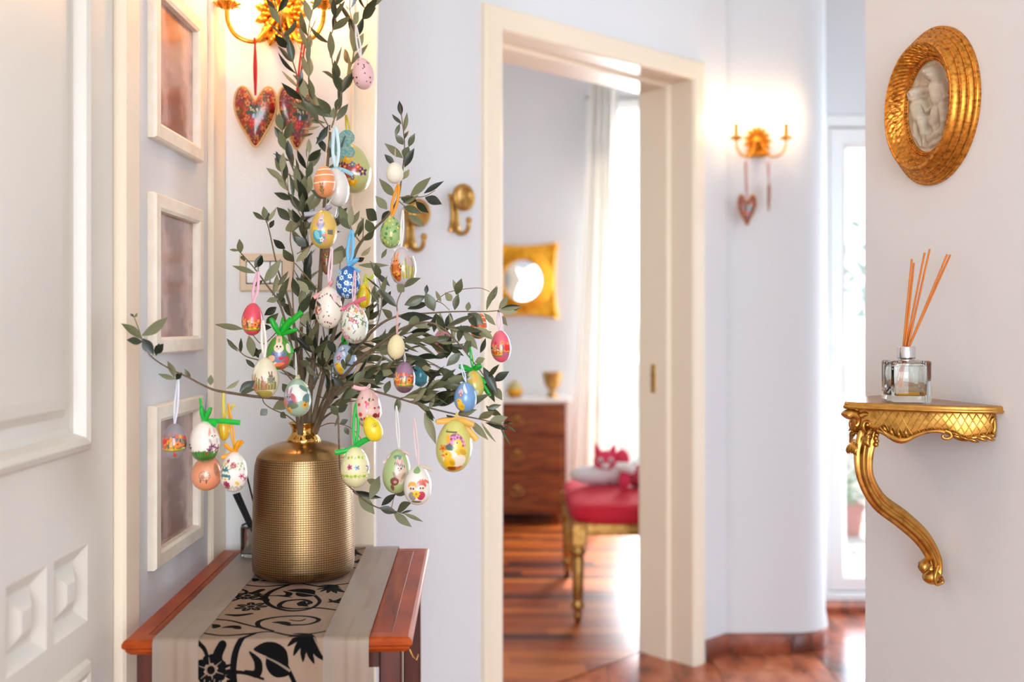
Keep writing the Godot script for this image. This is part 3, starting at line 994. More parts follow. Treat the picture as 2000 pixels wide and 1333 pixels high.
func build_bedroom() -> void:
	var s := begin()
	var zf := 6.45
	prism(s, [Vector2(-2.4, zf), Vector2(0.46, zf), Vector2(0.46, zf + 0.2), Vector2(-2.4, zf + 0.2)], 0.0, ROOM_TOP)
	prism(s, [Vector2(0.46, zf), Vector2(1.32, zf), Vector2(1.32, zf + 0.2), Vector2(0.46, zf + 0.2)], 2.62, ROOM_TOP)
	struct("wall_bedroom", done(s), M.wall, "far bedroom wall with the square gold mirror over the dresser")
	s = begin()
	prism(s, [Vector2(-2.4, 0.9), Vector2(-2.3, 0.9), Vector2(-2.3, 6.6), Vector2(-2.4, 6.6)], 0.0, ROOM_TOP)
	prism(s, [Vector2(-2.4, 0.9), Vector2(-0.75, 2.2), Vector2(-0.72, 2.75), Vector2(-2.4, 1.2)], 0.0, ROOM_TOP)
	prism(s, [Vector2(1.22, 4.34), Vector2(1.32, 4.34), Vector2(1.32, 6.6), Vector2(1.22, 6.6)], 0.0, ROOM_TOP)
	struct("wall_bedroom_side", done(s), M.wall, "side walls of the bedroom")
	var w := thing("window_2", "tall bright bedroom window behind the white curtain", "window", Vector3(0.84, 1.31, -zf - 0.08))
	w.set_meta("kind", "structure")
	s = begin()
	frame_sweep(s, [Vector2(0.0, -0.06), Vector2(0.0, 0.04), Vector2(-0.04, 0.04), Vector2(-0.04, -0.06)], 0.74, 2.58)
	box(s, Vector3(0, -0.35, 0), Vector3(0.68, 0.06, 0.06), 0.005)
	obj("window_frame", done(s), M.white, w)
	for y in [[-1.19, -0.38], [-0.32, 1.24]]:
		obj("pane", one_box(Vector3(0, (y[0] + y[1]) / 2, 0), Vector3(0.66, y[1] - y[0], 0.006)), M.pane, w)
	# curtain: drawn to the left of the window, in soft folds
	var c := thing("curtain", "floor length white curtain in soft folds beside the bedroom window", "curtain", Vector3(0.50, 0.02, -6.30))
	var rows := []
	for i in 13:
		var f := i / 12.0
		var row := PackedVector3Array()
		for j in 81:
			var q := j / 80.0
			var spread := lerpf(0.29, 0.17, f)
			var x := (q - 0.5) * spread + lerpf(0.0, 0.065, f)
			row.append(Vector3(x, 2.66 * f, 0.035 * sin(q * TAU * 4.0 + 0.5 * sin(f * 3.0)) + 0.010 * sin(q * TAU * 9.0 + f * 2.0)))
		rows.append(row)
	obj("cloth", done(grid(begin(), rows, 1)), M.curtain, c)
	obj("rod", done(tube(begin(), [Vector3(-0.14, 2.69, 0), Vector3(0.7, 2.69, 0)], 0.012, 10)), M.white, c)
	# square gold mirror
	var m := thing("wall_mirror", "square gold mirror with a round glass and pinched sides on the far wall", "mirror", at(1020.5, 548.5, 6.44))
	var half := 0.24
	var outline := []
	for k in 4:
		for j in 12:
			var a := -0.5 + j / 12.0
			var p := Vector2(a * 2.0 * half, -half + 0.022 * cos(a * PI))
			outline.append(p.rotated(k * PI / 2) * Vector2(0.93, 1.0))
	s = begin()
	var idx_c := Vector3(0, 0, 0.02)
	for j in outline.size():
		var a: Vector2 = outline[j]
		var b: Vector2 = outline[(j + 1) % outline.size()]
		quad(s, Vector3(a.x, a.y, 0), Vector3(b.x, b.y, 0), Vector3(b.x, b.y, 0.018), Vector3(a.x, a.y, 0.018), 1)
		quad(s, Vector3(a.x, a.y, 0.018), Vector3(b.x, b.y, 0.018), Vector3(b.x, b.y, 0.028) * Vector3(0.96, 0.96, 1), Vector3(a.x, a.y, 0.028) * Vector3(0.96, 0.96, 1), 2)
		tri(s, Vector3(a.x, a.y, 0.028) * Vector3(0.96, 0.96, 1), Vector3(b.x, b.y, 0.028) * Vector3(0.96, 0.96, 1), idx_c)
	obj("frame", done(s), M.gold_mirror, m)
	var face := Transform3D(Basis(Vector3.RIGHT, -PI / 2).rotated(Vector3.RIGHT, PI), Vector3.ZERO)
	s = begin()
	lathe(s, [Vector2(0.205, 0.0), Vector2(0.20, 0.03), Vector2(0.185, 0.043), Vector2(0.165, 0.036), Vector2(0.158, 0.05), Vector2(0.14, 0.056), Vector2(0.128, 0.045), Vector2(0.126, 0.02)], 48, Transform3D(Basis(Vector3(0.93, 0, 0), Vector3(0, 0, 1), Vector3(0, -1, 0)), Vector3.ZERO))
	obj("ring", done(s), M.gold_mirror, m)
	s = begin()
	lathe(s, [Vector2(0.13, 0.030), Vector2(0.0001, 0.033)], 48, Transform3D(Basis(Vector3(0.93, 0, 0), Vector3(0, 0, 1), Vector3(0, -1, 0)), Vector3.ZERO))
	obj("glass", done(s), M.mirror, m)
	for k in 4:
		s = begin()
		var q := Vector2(0.195, 0.21).rotated(0) * Vector2([1, -1, -1, 1][k], [1, 1, -1, -1][k])
		for j in 5:
			var a := TAU * j / 5.0
			ball(s, Vector3(q.x + 0.018 * cos(a), q.y + 0.018 * sin(a), 0.03), Vector3(0.013, 0.013, 0.01), 8)
		ball(s, Vector3(q.x, q.y, 0.034), Vector3(0.01, 0.01, 0.01), 8)
		obj("corner_rosette", done(s), M.gold_mirror, m)
	# dresser
	var d := thing("dresser", "dark reddish wooden chest of drawers with a white marble top under the mirror", "dresser", Vector3(-0.17, 0.0, -6.21))
	obj("body", one_box(Vector3(0, 0.385, -0.005), Vector3(0.98, 0.65, 0.42), 0.006), M.dresser, d)
	var top := obj("marble_top", one_box(Vector3(0, 0.722, 0), Vector3(1.03, 0.026, 0.45), 0.006), M.marble, d)
	for k in 3:
		var dr := obj("drawer", one_box(Vector3(0, [0.19, 0.405, 0.61][k], 0.208), Vector3(0.93, [0.215, 0.195, 0.165][k], 0.018), 0.006), M.dresser, d)
		for x in [-0.2, 0.2]:
			var h := begin()
			lathe(h, [Vector2(0.018, 0), Vector2(0.015, 0.006), Vector2(0.006, 0.008), Vector2(0.0001, 0.012)], 16, Transform3D(Basis(Vector3.RIGHT, PI / 2), Vector3(x, [0.21, 0.42, 0.62][k], 0.217)))
			tube(h, spline([Vector3(x - 0.03, [0.21, 0.42, 0.62][k], 0.22), Vector3(x - 0.03, [0.185, 0.395, 0.595][k], 0.235), Vector3(x + 0.03, [0.185, 0.395, 0.595][k], 0.235), Vector3(x + 0.03, [0.21, 0.42, 0.62][k], 0.22)], 4), 0.0035, 6)
			obj("handle", done(h), M.brass, dr)
	for x in [-0.44, 0.44]:
		for z in [-0.17, 0.17]:
			obj("foot", done(lathe(begin(), [Vector2(0.0001, 0), Vector2(0.02, 0), Vector2(0.03, 0.03), Vector2(0.022, 0.06)], 14, Transform3D(Basis(), Vector3(x, 0, z)))), M.dresser, d)
	# vessels on the dresser
	var g := thing("goblet", "gold footed goblet vase standing at the right end of the marble top", "vase", Vector3(at(1079, 778, 6.17).x, 0.735, -6.17))
	obj("bowl", done(lathe(begin(), [Vector2(0.0001, 0.0), Vector2(0.038, 0.0), Vector2(0.036, 0.012), Vector2(0.018, 0.022), Vector2(0.02, 0.04), Vector2(0.045, 0.07), Vector2(0.056, 0.115), Vector2(0.06, 0.145), Vector2(0.062, 0.15), Vector2(0.057, 0.148), Vector2(0.04, 0.07), Vector2(0.0001, 0.06)], 24)), M.gold_bench, g)
	var b := thing("lidded_bowl", "small round amber bowl with a pale lid on the marble top", "bowl", Vector3(at(1005, 778, 6.17).x, 0.735, -6.17))
	obj("bowl", done(lathe(begin(), [Vector2(0.0001, 0.0), Vector2(0.028, 0.0), Vector2(0.046, 0.02), Vector2(0.05, 0.042), Vector2(0.047, 0.05), Vector2(0.0001, 0.05)], 20)), M.gold_mirror, b)
	obj("lid", done(lathe(begin(), [Vector2(0.047, 0.05), Vector2(0.04, 0.075), Vector2(0.02, 0.092), Vector2(0.006, 0.096), Vector2(0.006, 0.106), Vector2(0.0001, 0.11)], 20)), mat(Color(0.72, 0.66, 0.44), 0.4), b)
	build_bench()


func build_bench() -> void:
	var b := thing("bench", "gilded bench with turned legs and a padded crimson seat", "bench", Vector3(0.615, 0.0, -4.415))
	var hw := 0.38
	var hd := 0.40
	for x in [-1, 1]:
		for z in [-1, 1]:
			var s := begin()
			lathe(s, [Vector2(0.0001, 0.0), Vector2(0.012, 0.0), Vector2(0.019, 0.03), Vector2(0.013, 0.045), Vector2(0.025, 0.055), Vector2(0.027, 0.07), Vector2(0.018, 0.082), Vector2(0.021, 0.09), Vector2(0.026, 0.25), Vector2(0.021, 0.262), Vector2(0.032, 0.27), Vector2(0.032, 0.285), Vector2(0.02, 0.295), Vector2(0.026, 0.31)], 18, Transform3D(Basis(), Vector3(x * (hw - 0.025), 0, z * (hd - 0.025))))
			box(s, Vector3(x * (hw - 0.028), 0.345, z * (hd - 0.028)), Vector3(0.062, 0.09, 0.062), 0.006)
			obj("leg", done(s), M.gold_bench, b)
	for k in [[0, 1], [0, -1], [1, 1], [1, -1]]:
		var along_x: bool = k[0] == 0
		var len := (hw if along_x else hd) * 2.0 - 0.11
		var c := Vector3(0, 0.366, k[1] * (hd - 0.025)) if along_x else Vector3(k[1] * (hw - 0.025), 0.366, 0)
		var s := begin()
		box(s, c, Vector3(len, 0.045, 0.035) if along_x else Vector3(0.035, 0.045, len), 0.005)
		var o := Vector3(0, 0, k[1] * 0.017) if along_x else Vector3(k[1] * 0.017, 0, 0)
		var dir := Vector3(len / 2, 0, 0) if along_x else Vector3(0, 0, len / 2)
		tube(s, [c + o - dir + Vector3(0, -0.018, 0), c + o + dir + Vector3(0, -0.018, 0)], 0.007, 8)
		obj("rail", done(s), M.gold_bench, b)
	var rows := []
	for lv in [[0.985, 0.388], [1.0, 0.40], [1.0, 0.425], [0.97, 0.447], [0.9, 0.46], [0.7, 0.472], [0.4, 0.477], [0.0, 0.478]]:
		var row := PackedVector3Array()
		for j in 49:
			var a := TAU * j / 48.0
			var q := Vector2(cos(a), -sin(a))
			var e := pow(pow(absf(q.x), 8.0) + pow(absf(q.y), 8.0), -1.0 / 8.0)
			row.append(Vector3(q.x * e * hw * lv[0], lv[1], q.y * e * hd * lv[0]))
		rows.append(row)
	obj("seat_cushion", done(grid(begin(), rows, 1)), M.red_velvet, b)
	# plush toy and bag on the seat
	var pink := mat(Color(0.86, 0.24, 0.36), 0.9)
	var pale := mat(Color(0.86, 0.82, 0.82), 0.95)
	var light := mat(Color(0.94, 0.92, 0.90), 0.95)
	var black := mat(Color(0.06, 0.05, 0.06), 0.3)
	var t := thing("plush_toy", "pink and white plush toy with pointed ears and dark eyes lying on the crimson seat", "plush toy", Vector3(0.415, 0.479, -4.46))
	var s := begin()
	ball(s, Vector3(-0.05, 0.038, 0.0), Vector3(0.115, 0.042, 0.06), 20)
	ball(s, Vector3(0.03, 0.045, -0.01), Vector3(0.06, 0.05, 0.06), 18)
	obj("body", done(s), pale, t)
	obj("head", done(ball(begin(), Vector3(-0.01, 0.098, 0.01), Vector3(0.052, 0.048, 0.045), 20)), pink, t)
	obj("muzzle", done(ball(begin(), Vector3(-0.012, 0.082, 0.05), Vector3(0.018, 0.016, 0.014), 14)), pale, t)
	for k in [-1, 1]:
		var e := begin()
		lathe(e, [Vector2(0.018, 0.0), Vector2(0.014, 0.02), Vector2(0.006, 0.04), Vector2(0.0005, 0.052)], 12, Transform3D(Basis(Vector3.BACK, -0.25 * k), Vector3(-0.01 + 0.03 * k, 0.13, 0.01)))
		obj("ear", done(e), pink, t)
		var ey := obj("eye", done(ball(begin(), Vector3(-0.012 + 0.022 * k, 0.106, 0.05), Vector3(0.011, 0.013, 0.006), 12)), light, t)
		obj("pupil", done(ball(begin(), Vector3(-0.012 + 0.022 * k, 0.106, 0.055), Vector3(0.006, 0.008, 0.004), 10)), black, ey)
	s = begin()
	tube(s, spline([Vector3(0.05, 0.06, 0.0), Vector3(0.065, 0.11, -0.01), Vector3(0.05, 0.13, -0.03)], 5), [0.028, 0.03, 0.032, 0.034, 0.034, 0.034, 0.032, 0.03, 0.028, 0.02, 0.006], 12)
	obj("tail", done(s), pink, t)
	var bag := thing("soft_bag", "pink and grey patterned soft bag beside the plush toy", "bag", Vector3(0.565, 0.476, -4.38))
	s = begin()
	ball(s, Vector3(0, 0.048, 0), Vector3(0.10, 0.05, 0.07), 22)
	var patt := mat(Color(1, 1, 1), 0.9)
	patt.albedo_texture = noise_tex(0.05, [Color(0.35, 0.20, 0.26), Color(0.78, 0.26, 0.36), Color(0.90, 0.42, 0.50)], 77, 256, 2)
	triplanar(patt, Vector3(5, 5, 5))
	obj("pouch", done(s), patt, bag)
	s = begin()
	band(s, spline([Vector3(-0.09, 0.06, 0.03), Vector3(-0.03, 0.115, 0.02), Vector3(0.05, 0.11, 0.02), Vector3(0.10, 0.05, 0.03)], 6), 0.018, Vector3.BACK, 0.004)
	obj("strap", done(s), mat(Color(0.34, 0.32, 0.34), 0.8), bag)
	var cuff := thing("white_cloth", "small rolled white cloth between the plush toy and the pink bag", "cloth", Vector3(0.47, 0.476, -4.28))
	obj("roll", done(tube(begin(), [Vector3(-0.035, 0.105, 0.0), Vector3(0.0, 0.1, 0.01), Vector3(0.04, 0.085, 0.01)], [0.016, 0.022, 0.018], 12)), light, cuff)
	obj("fold", done(ball(begin(), Vector3(0.0, 0.045, 0.0), Vector3(0.025, 0.048, 0.025), 14)), pink, cuff)


# ---------------------------------------------------------------- three framed glasses on the left wall

func build_left_wall_things() -> void:
	var img := Image.create(256, 256, false, Image.FORMAT_RGB8)
	var n := FastNoiseLite.new()
	n.seed = 3
	n.frequency = 0.012
	for y in 256:
		for x in 256:
			var v := 0.5 + 0.5 * sin((x + 70.0 * n.get_noise_2d(x * 0.3, y * 0.6)) * 0.035 + 1.6 * n.get_noise_2d(x * 0.6, y * 0.2))
			v = clampf(0.85 * v + 0.15 * (0.5 + 0.5 * n.get_noise_2d(x * 4.0, y * 0.4)), 0, 1)
			img.set_pixel(x, y, Color(0.55, 0.38, 0.33).lerp(Color(0.80, 0.66, 0.64), v * v))
	var wavy := mat(Color(1, 1, 1), 0.22, 0.0, 0.5)
	wavy.albedo_texture = ImageTexture.create_from_image(img)
	var labels := ["white framed square of wavy rose glass, lowest of the three on the left wall", "white framed square of wavy mauve glass, middle of the three on the left wall", "white framed square of wavy orange lit glass, topmost of the three on the left wall"]
	var lows := [[0.782, 1.042], [1.123, 1.380], [1.466, 1.725]]
	for k in 3:
		var z := 1.742
		var h: float = lows[k][1] - lows[k][0]
		var t := thing("decorative_glass", labels[k], "framed glass", Vector3(left_x(z), (lows[k][0] + lows[k][1]) / 2, -z), on_wall(Vector3(-WB, 0, -1), Vector3.ZERO).basis, "framed glass squares on the left wall")
		var s := begin()
		frame_sweep(s, [Vector2(0.0, -0.004), Vector2(0.0, 0.010), Vector2(-0.003, 0.014), Vector2(-0.022, 0.014), Vector2(-0.027, 0.011), Vector2(-0.0275, 0.0), Vector2(-0.0275, -0.008)], 0.26, h)
		obj("frame", done(s), M.frame_white, t)
		s = begin()
		grid(s, [PackedVector3Array([Vector3(-0.103, -h / 2 + 0.027, 0.0012), Vector3(0.103, -h / 2 + 0.027, 0.0012)]), PackedVector3Array([Vector3(-0.103, h / 2 - 0.027, 0.0012), Vector3(0.103, h / 2 - 0.027, 0.0012)])], -1)
		obj("glass", done(s), wavy, t)


# ---------------------------------------------------------------- sconces and hearts

func heart_outline(w: float, h: float) -> Array:
	var out := []
	for i in 44:
		var t := TAU * i / 44.0
		var y := 13.0 * cos(t) - 5.0 * cos(2 * t) - 2.0 * cos(3 * t) - cos(4 * t)
		out.append(Vector2((0.55 * pow(sin(t), 3.0) + 0.45 * sin(t)) * w / 2, ((y + 17.0) / 29.0 - 0.5) * h))
	return out


func heart_print() -> StandardMaterial3D:
	var img := Image.create(256, 256, false, Image.FORMAT_RGB8)
	img.fill(Color(0.42, 0.10, 0.07))
	var g := RandomNumberGenerator.new()
	g.seed = 21
	var cols := [Color(0.72, 0.26, 0.12), Color(0.80, 0.42, 0.20), Color(0.55, 0.12, 0.14), Color(0.62, 0.20, 0.10), Color(0.76, 0.50, 0.30), Color(0.45, 0.14, 0.22), Color(0.30, 0.28, 0.12)]
	for i in 330:
		flower2(img, Vector2(g.randf() * 256, g.randf() * 256), 9.0 + g.randf() * 10.0, cols[g.randi() % 7], cols[g.randi() % 7])
	for k in 26:      # the dark green posy in the middle, with red and blue
		var a := g.randf() * TAU
		ell(img, Vector2(128, 118) + Vector2(cos(a) * 42, sin(a) * 30) * sqrt(g.randf()), Vector2(12, 8), a, Color(0.16, 0.24, 0.17))
	for k in 9:
		ell(img, Vector2(104 + g.randf() * 50, 88 + g.randf() * 24), Vector2(4, 4), 0, Color(0.80, 0.72, 0.55))
	ell(img, Vector2(124, 132), Vector2(7, 13), 0.2, Color(0.62, 0.72, 0.86))
	for k in 5:
		flower2(img, Vector2(100 + 17 * (k % 3) + 6, 152 + 16 * (k / 3)), 13, Color(0.72, 0.08, 0.10), Color(0.85, 0.35, 0.25))
	var m := mat(Color(1, 1, 1), 0.25, 0.0, 0.6)
	m.albedo_texture = ImageTexture.create_from_image(img)
	return m


func make_heart(label: String, where: Vector3, yaw: float, w: float, h: float, thick: float, hang: Vector3, print_mat: Material, ribbon: Material, group: String) -> void:
	var t := thing("hanging_heart", label, "heart ornament", where, Basis(Vector3.UP, yaw), group)
	obj("body", done(pillow(begin(), heart_outline(w, h), thick, Transform3D(), 0.55)), print_mat, t)
	var rim := []
	for p in heart_outline(w * 1.01, h * 1.01):
		rim.append(Vector3(p.x, p.y, 0))
	rim.append(rim[0])
	obj("rim", done(tube(begin(), rim, thick * 0.09, 6, false)), mat(Color(0.80, 0.62, 0.36), 0.4), t)
	var inv := Basis(Vector3.UP, -yaw)
	var top := Vector3(0, h * 0.36, 0)
	var up := inv * (hang - where)
	var s := begin()
	for k in [-1, 1]:
		band(s, spline([top, top.lerp(up, 0.5) + Vector3(0.0022 * k, 0, 0.001 * k), up + Vector3(0, 0.004, 0.005 * k)], 5), w * 0.05, inv * Vector3.RIGHT, 0.0006)
	obj("ribbon", done(s), ribbon, t)


func sconce(label: String, where: Vector3, basis: Basis, k: float, lamp: float, lit: Color) -> Node3D:
	# local z out of the wall; k scales the fitting; arms rise on both sides of a leafy plate
	var t := thing("wall_sconce", label, "wall lamp", where, basis, "gold candle sconces")
	var s := begin()
	var face := Basis(Vector3(1, 0, 0), Vector3(0, 0, 1), Vector3(0, -1, 0))
	lathe(s, [Vector2(0.036 * k, 0.0), Vector2(0.035 * k, 0.006 * k), Vector2(0.027 * k, 0.014 * k), Vector2(0.017 * k, 0.018 * k), Vector2(0.013 * k, 0.026 * k), Vector2(0.0001, 0.030 * k)], 26, Transform3D(face, Vector3.ZERO), Vector2.ONE, 1.15)
	obj("backplate", done(s), M.gold_sconce, t)
	s = begin()
	for ring in [[13, 0.046, 0.024, 0.0], [11, 0.034, 0.020, 0.3], [9, 0.022, 0.016, 0.1], [6, 0.010, 0.011, 0.2]]:
		for i in ring[0]:
			var a: float = TAU * i / ring[0] + ring[3]
			var r: float = ring[1] * k
			acanthus(s, Vector3(cos(a) * r * 0.55, sin(a) * r * 0.65, 0.012 * k), Vector3(cos(a), sin(a) * 1.15, 0.40 - 0.3 * ring[1] / 0.046), Vector3(0, 0, 1), ring[2] * 1.5 * k, ring[2] * 0.8 * k)
	for i in 5:      # the drooping leaf cluster under the plate
		var a := -PI / 2 + (i - 2) * 0.42
		acanthus(s, Vector3(0.012 * (i - 2) * k, -0.036 * k, 0.018 * k), Vector3(cos(a) * 0.7, sin(a), 0.2), Vector3(0, 0, 1), 0.040 * k, 0.022 * k)
	obj("leaf_ornament", done(s), M.gold_sconce, t)
	for sd in [-1.0, 1.0]:
		s = begin()
		var pts := [Vector3(0.012 * sd, -0.006, 0.02), Vector3(0.022 * sd, -0.034, 0.038), Vector3(0.038 * sd, -0.063, 0.055), Vector3(0.055 * sd, -0.068, 0.064), Vector3(0.078 * sd, -0.058, 0.07), Vector3(0.092 * sd, -0.034, 0.072), Vector3(0.095 * sd, -0.004, 0.072)]
		for i in pts.size():
			pts[i] *= k
		tube(s, spline(pts, 5), 0.0045 * k, 10)
		var arm := obj("arm", done(s), M.gold_sconce, t)
		s = begin()
		lathe(s, [Vector2(0.004 * k, -0.006 * k), Vector2(0.010 * k, 0.0), Vector2(0.017 * k, 0.008 * k), Vector2(0.019 * k, 0.012 * k), Vector2(0.012 * k, 0.012 * k), Vector2(0.0001, 0.011 * k)], 18, Transform3D(Basis(), pts[6]))
		for i in 7:
			var a := TAU * i / 7.0
			acanthus(s, pts[6] + Vector3(cos(a), 0.0, sin(a)) * 0.012 * k, Vector3(cos(a), 0.15, sin(a)), Vector3.UP, 0.022 * k, 0.013 * k)
		obj("cup", done(s), M.gold_sconce, arm)
		s = begin()
		lathe(s, [Vector2(0.0085 * k, 0.0), Vector2(0.009 * k, 0.048 * k), Vector2(0.007 * k, 0.052 * k), Vector2(0.0001, 0.052 * k)], 14, Transform3D(Basis(), pts[6] + Vector3(0, 0.011 * k, 0)))
		obj("candle_sleeve", done(s), M.gold_sconce, arm)
		s = begin()
		lathe(s, [Vector2(0.0001, 0.0), Vector2(0.006 * k, 0.002 * k), Vector2(0.012 * k, 0.02 * k), Vector2(0.0125 * k, 0.03 * k), Vector2(0.008 * k, 0.052 * k), Vector2(0.002 * k, 0.068 * k), Vector2(0.0001, 0.07 * k)], 16, Transform3D(Basis(), pts[6] + Vector3(0, 0.062 * k, 0)))
		var bulb := StandardMaterial3D.new()
		bulb.albedo_color = Color(1, 0.95, 0.85)
		bulb.emission_enabled = true
		bulb.emission = lit
		bulb.emission_energy_multiplier = 6.0
		obj("light_bulb", done(s), bulb, arm)
		var l := OmniLight3D.new()
		l.name = "bulb_light"
		l.light_energy = lamp
		l.light_color = lit
		l.light_size = 0.008
		l.omni_range = 9.0
		l.omni_attenuation = 2.0
		l.shadow_enabled = true
		l.position = pts[6] + Vector3(0, 0.092 * k, 0)
		t.add_child(l, true)
	return t


# a small curling leaf: from p along dir, bulging towards up
func acanthus(s: SurfaceTool, p: Vector3, dir: Vector3, up: Vector3, len: float, wid: float) -> void:
	dir = dir.normalized()
	var side := dir.cross(up).normalized()
	up = side.cross(dir)
	var rows := []
	for i in 7:
		var f := i / 6.0
		var c := p + dir * len * (f - 0.15 * f * f) + up * len * (0.32 * sin(f * PI * 0.8) - 0.10 * f)
		var w := wid * sin(PI * clampf(0.14 + 0.82 * f, 0, 1)) * 0.5 * (1.0 + 0.16 * cos(f * 17.0))
		rows.append(PackedVector3Array([c - side * w - up * w * 0.35, c - side * w * 0.45 + up * w * 0.1, c + up * w * 0.45, c + side * w * 0.45 + up * w * 0.1, c + side * w - up * w * 0.35, c - up * w * 0.6, c - side * w - up * w * 0.35]))
	grid(s, rows, 6, true)


func build_sconces() -> void:
	var warm := Color(1.0, 0.75, 0.47)
	var z := 2.028
	sconce("gold two-armed candle sconce above the two large hearts, behind the olive leaves", at(554, 32, z), on_wall(Vector3(1, 0, 0), Vector3.ZERO).basis, 0.98, 0.075, warm)
	var hp := heart_print()
	var red := mat(Color(0.70, 0.05, 0.05), 0.5)
	make_heart("large flower-printed red heart hanging at the left from the sconce above the frames", at(499, 228, 1.955), 0.06, 0.078, 0.113, 0.03, at(498, 79, 1.965), hp, red, "flower printed hearts")
	make_heart("large red heart half hidden behind the olive shoots under the gold sconce", at(579, 232, 1.955), 0.75, 0.078, 0.113, 0.03, at(594, 80, 1.965), hp, red, "flower printed hearts")
	sconce("gold sconce with two lit bulbs on the rounded white wall", Vector3(at(1478, 275, 3.65).x, at(0, 277, 3.65).y, -3.652), on_wall(Vector3(1, 0, 0), Vector3.ZERO).basis, 0.92, 0.020, Color(1.0, 0.86, 0.68))
	var pink := mat(Color(0.80, 0.42, 0.40), 0.5)
	make_heart("small red heart hanging on a pink ribbon from the lit sconce on the rounded wall", at(1459, 410, 3.60), 0.1, 0.066, 0.108, 0.022, at(1456, 318, 3.58), hp, pink, "flower printed hearts")
	make_heart("thin heart seen edge-on below the right arm of the lit sconce", at(1502, 386, 3.60), 1.45, 0.06, 0.10, 0.012, at(1500, 318, 3.58), hp, pink, "flower printed hearts")


# ---------------------------------------------------------------- coat hooks and light switch

func build_hooks_and_switch() -> void:
	var basis := on_wall(Vector3(0.744, 0, -0.668), Vector3.ZERO).basis
	for k in 2:
		var q := door_line([1.098, 1.250][k])
		var t := thing("coat_hook", ["brass coat hook with a round knob on the wall left of the doorway", "brass coat hook half hidden behind the olive leaves"][k], "coat hook", Vector3(q.x, [1.478, 1.425][k], -q.y), basis, "brass coat hooks")
		var plate := []
		for i in 21:
			var f := i / 20.0
			plate.append(Vector2(0.013 + 0.009 * pow(f * 2 - 1, 2.0), lerpf(-0.052, 0.052, f)))
		var outline := []
		for p in plate:
			outline.append(p)
		for i in plate.size():
			outline.append(Vector2(-plate[plate.size() - 1 - i].x, plate[plate.size() - 1 - i].y))
		obj("backplate", done(pillow(begin(), outline, 0.014, Transform3D(Basis(), Vector3(0, 0, 0.004)), 0.3)), M.brass, t)
		var s := begin()
		var face := Basis(Vector3(1, 0, 0), Vector3(0, 0, 1), Vector3(0, -1, 0))
		tube(s, [Vector3(0, 0.030, 0.004), Vector3(0.0, 0.036, 0.018), Vector3(0, 0.04, 0.033)], [0.011, 0.010, 0.010], 12)
		lathe(s, [Vector2(0.0001, 0.0), Vector2(0.030, 0.002), Vector2(0.037, 0.009), Vector2(0.037, 0.017), Vector2(0.032, 0.021), Vector2(0.026, 0.022), Vector2(0.024, 0.020), Vector2(0.0001, 0.020)], 32, Transform3D(face, Vector3(0, 0.040, 0.030)))
		obj("knob", done(s), M.brass, t)
		s = begin()
		tube(s, spline([Vector3(0, -0.04, 0.004), Vector3(0, -0.056, 0.02), Vector3(0, -0.058, 0.045), Vector3(0, -0.046, 0.062), Vector3(0, -0.024, 0.066)], 6), 0.0062, 10)
		ball(s, Vector3(0, -0.024, 0.066), Vector3(0.009, 0.009, 0.009), 12)
		obj("hook", done(s), M.brass, t)
	var c := at(522, 533, 2.03)
	var w := thing("light_switch", "beige wall switch plate with white rockers behind the olive shoots", "light switch", Vector3(c.x, c.y, -2.030), on_wall(Vector3(1, 0, 0), Vector3.ZERO).basis)
	obj("plate", one_box(Vector3(0, 0, 0.004), Vector3(0.107, 0.075, 0.009), 0.003), mat(Color(0.86, 0.76, 0.64), 0.4), w)
	obj("inset", one_box(Vector3(-0.004, 0, 0.0085), Vector3(0.072, 0.046, 0.003), 0.001), mat(Color(0.28, 0.27, 0.26), 0.5), w)
	for k in 3:
		obj("rocker", one_box(Vector3(-0.027 + 0.0235 * k, 0, 0.010), Vector3(0.0215, 0.042, 0.006), 0.0015, Basis(Vector3.RIGHT, 0.05 * (1 - k))), M.white, w)


# ---------------------------------------------------------------- painting helpers (flat print only)

func ell(img: Image, c: Vector2, r: Vector2, ang: float, col: Color) -> void:
	var m := maxf(r.x, r.y) + 1.0
	var ca := cos(ang)
	var sa := sin(ang)
	for y in range(maxi(0, int(c.y - m)), mini(img.get_height(), int(c.y + m) + 2)):
		for x in range(maxi(0, int(c.x - m)), mini(img.get_width(), int(c.x + m) + 2)):
			var d := Vector2(x + 0.5, y + 0.5) - c
			var q := Vector2((d.x * ca + d.y * sa) / r.x, (d.y * ca - d.x * sa) / r.y).length()
			var k := clampf((1.0 - q) * minf(r.x, r.y) + 0.5, 0.0, 1.0)
			if k > 0.0:
				var o := img.get_pixel(x, y)
				var n := o.lerp(col, k)
				n.a = lerpf(o.a, 1.0, k)
				img.set_pixel(x, y, n)


func flower2(img: Image, c: Vector2, r: float, petal: Color, core: Color) -> void:
	for k in 5:
		var a := TAU * k / 5.0 + c.x
		ell(img, c + Vector2(cos(a), sin(a)) * r * 0.55, Vector2(r * 0.48, r * 0.36), a, petal)
	ell(img, c, Vector2(r * 0.3, r * 0.3), 0.0, core)


func stroke(img: Image, pts: Array, widths: Array, col: Color) -> void:
	var fine := spline(pts, 14)
	var ws := lerp_list(widths, fine.size())
	for i in fine.size() - 1:
		var n := maxi(1, int(fine[i].distance_to(fine[i + 1]) / 1.5))
		for k in n:
			var w: float = lerpf(ws[i], ws[i + 1], float(k) / n)
			ell(img, fine[i].lerp(fine[i + 1], float(k) / n), Vector2(w, w), 0.0, col)


func teardrop(img: Image, c: Vector2, tip: Vector2, w: float, col: Color, bend := 0.25) -> void:
	var d := tip - c
	var m := c + d * 0.5 + Vector2(-d.y, d.x) * bend
	stroke(img, [c, m, tip], [w * 0.3, w, w * 0.75, 1.0], col)


# ---------------------------------------------------------------- side table and runner

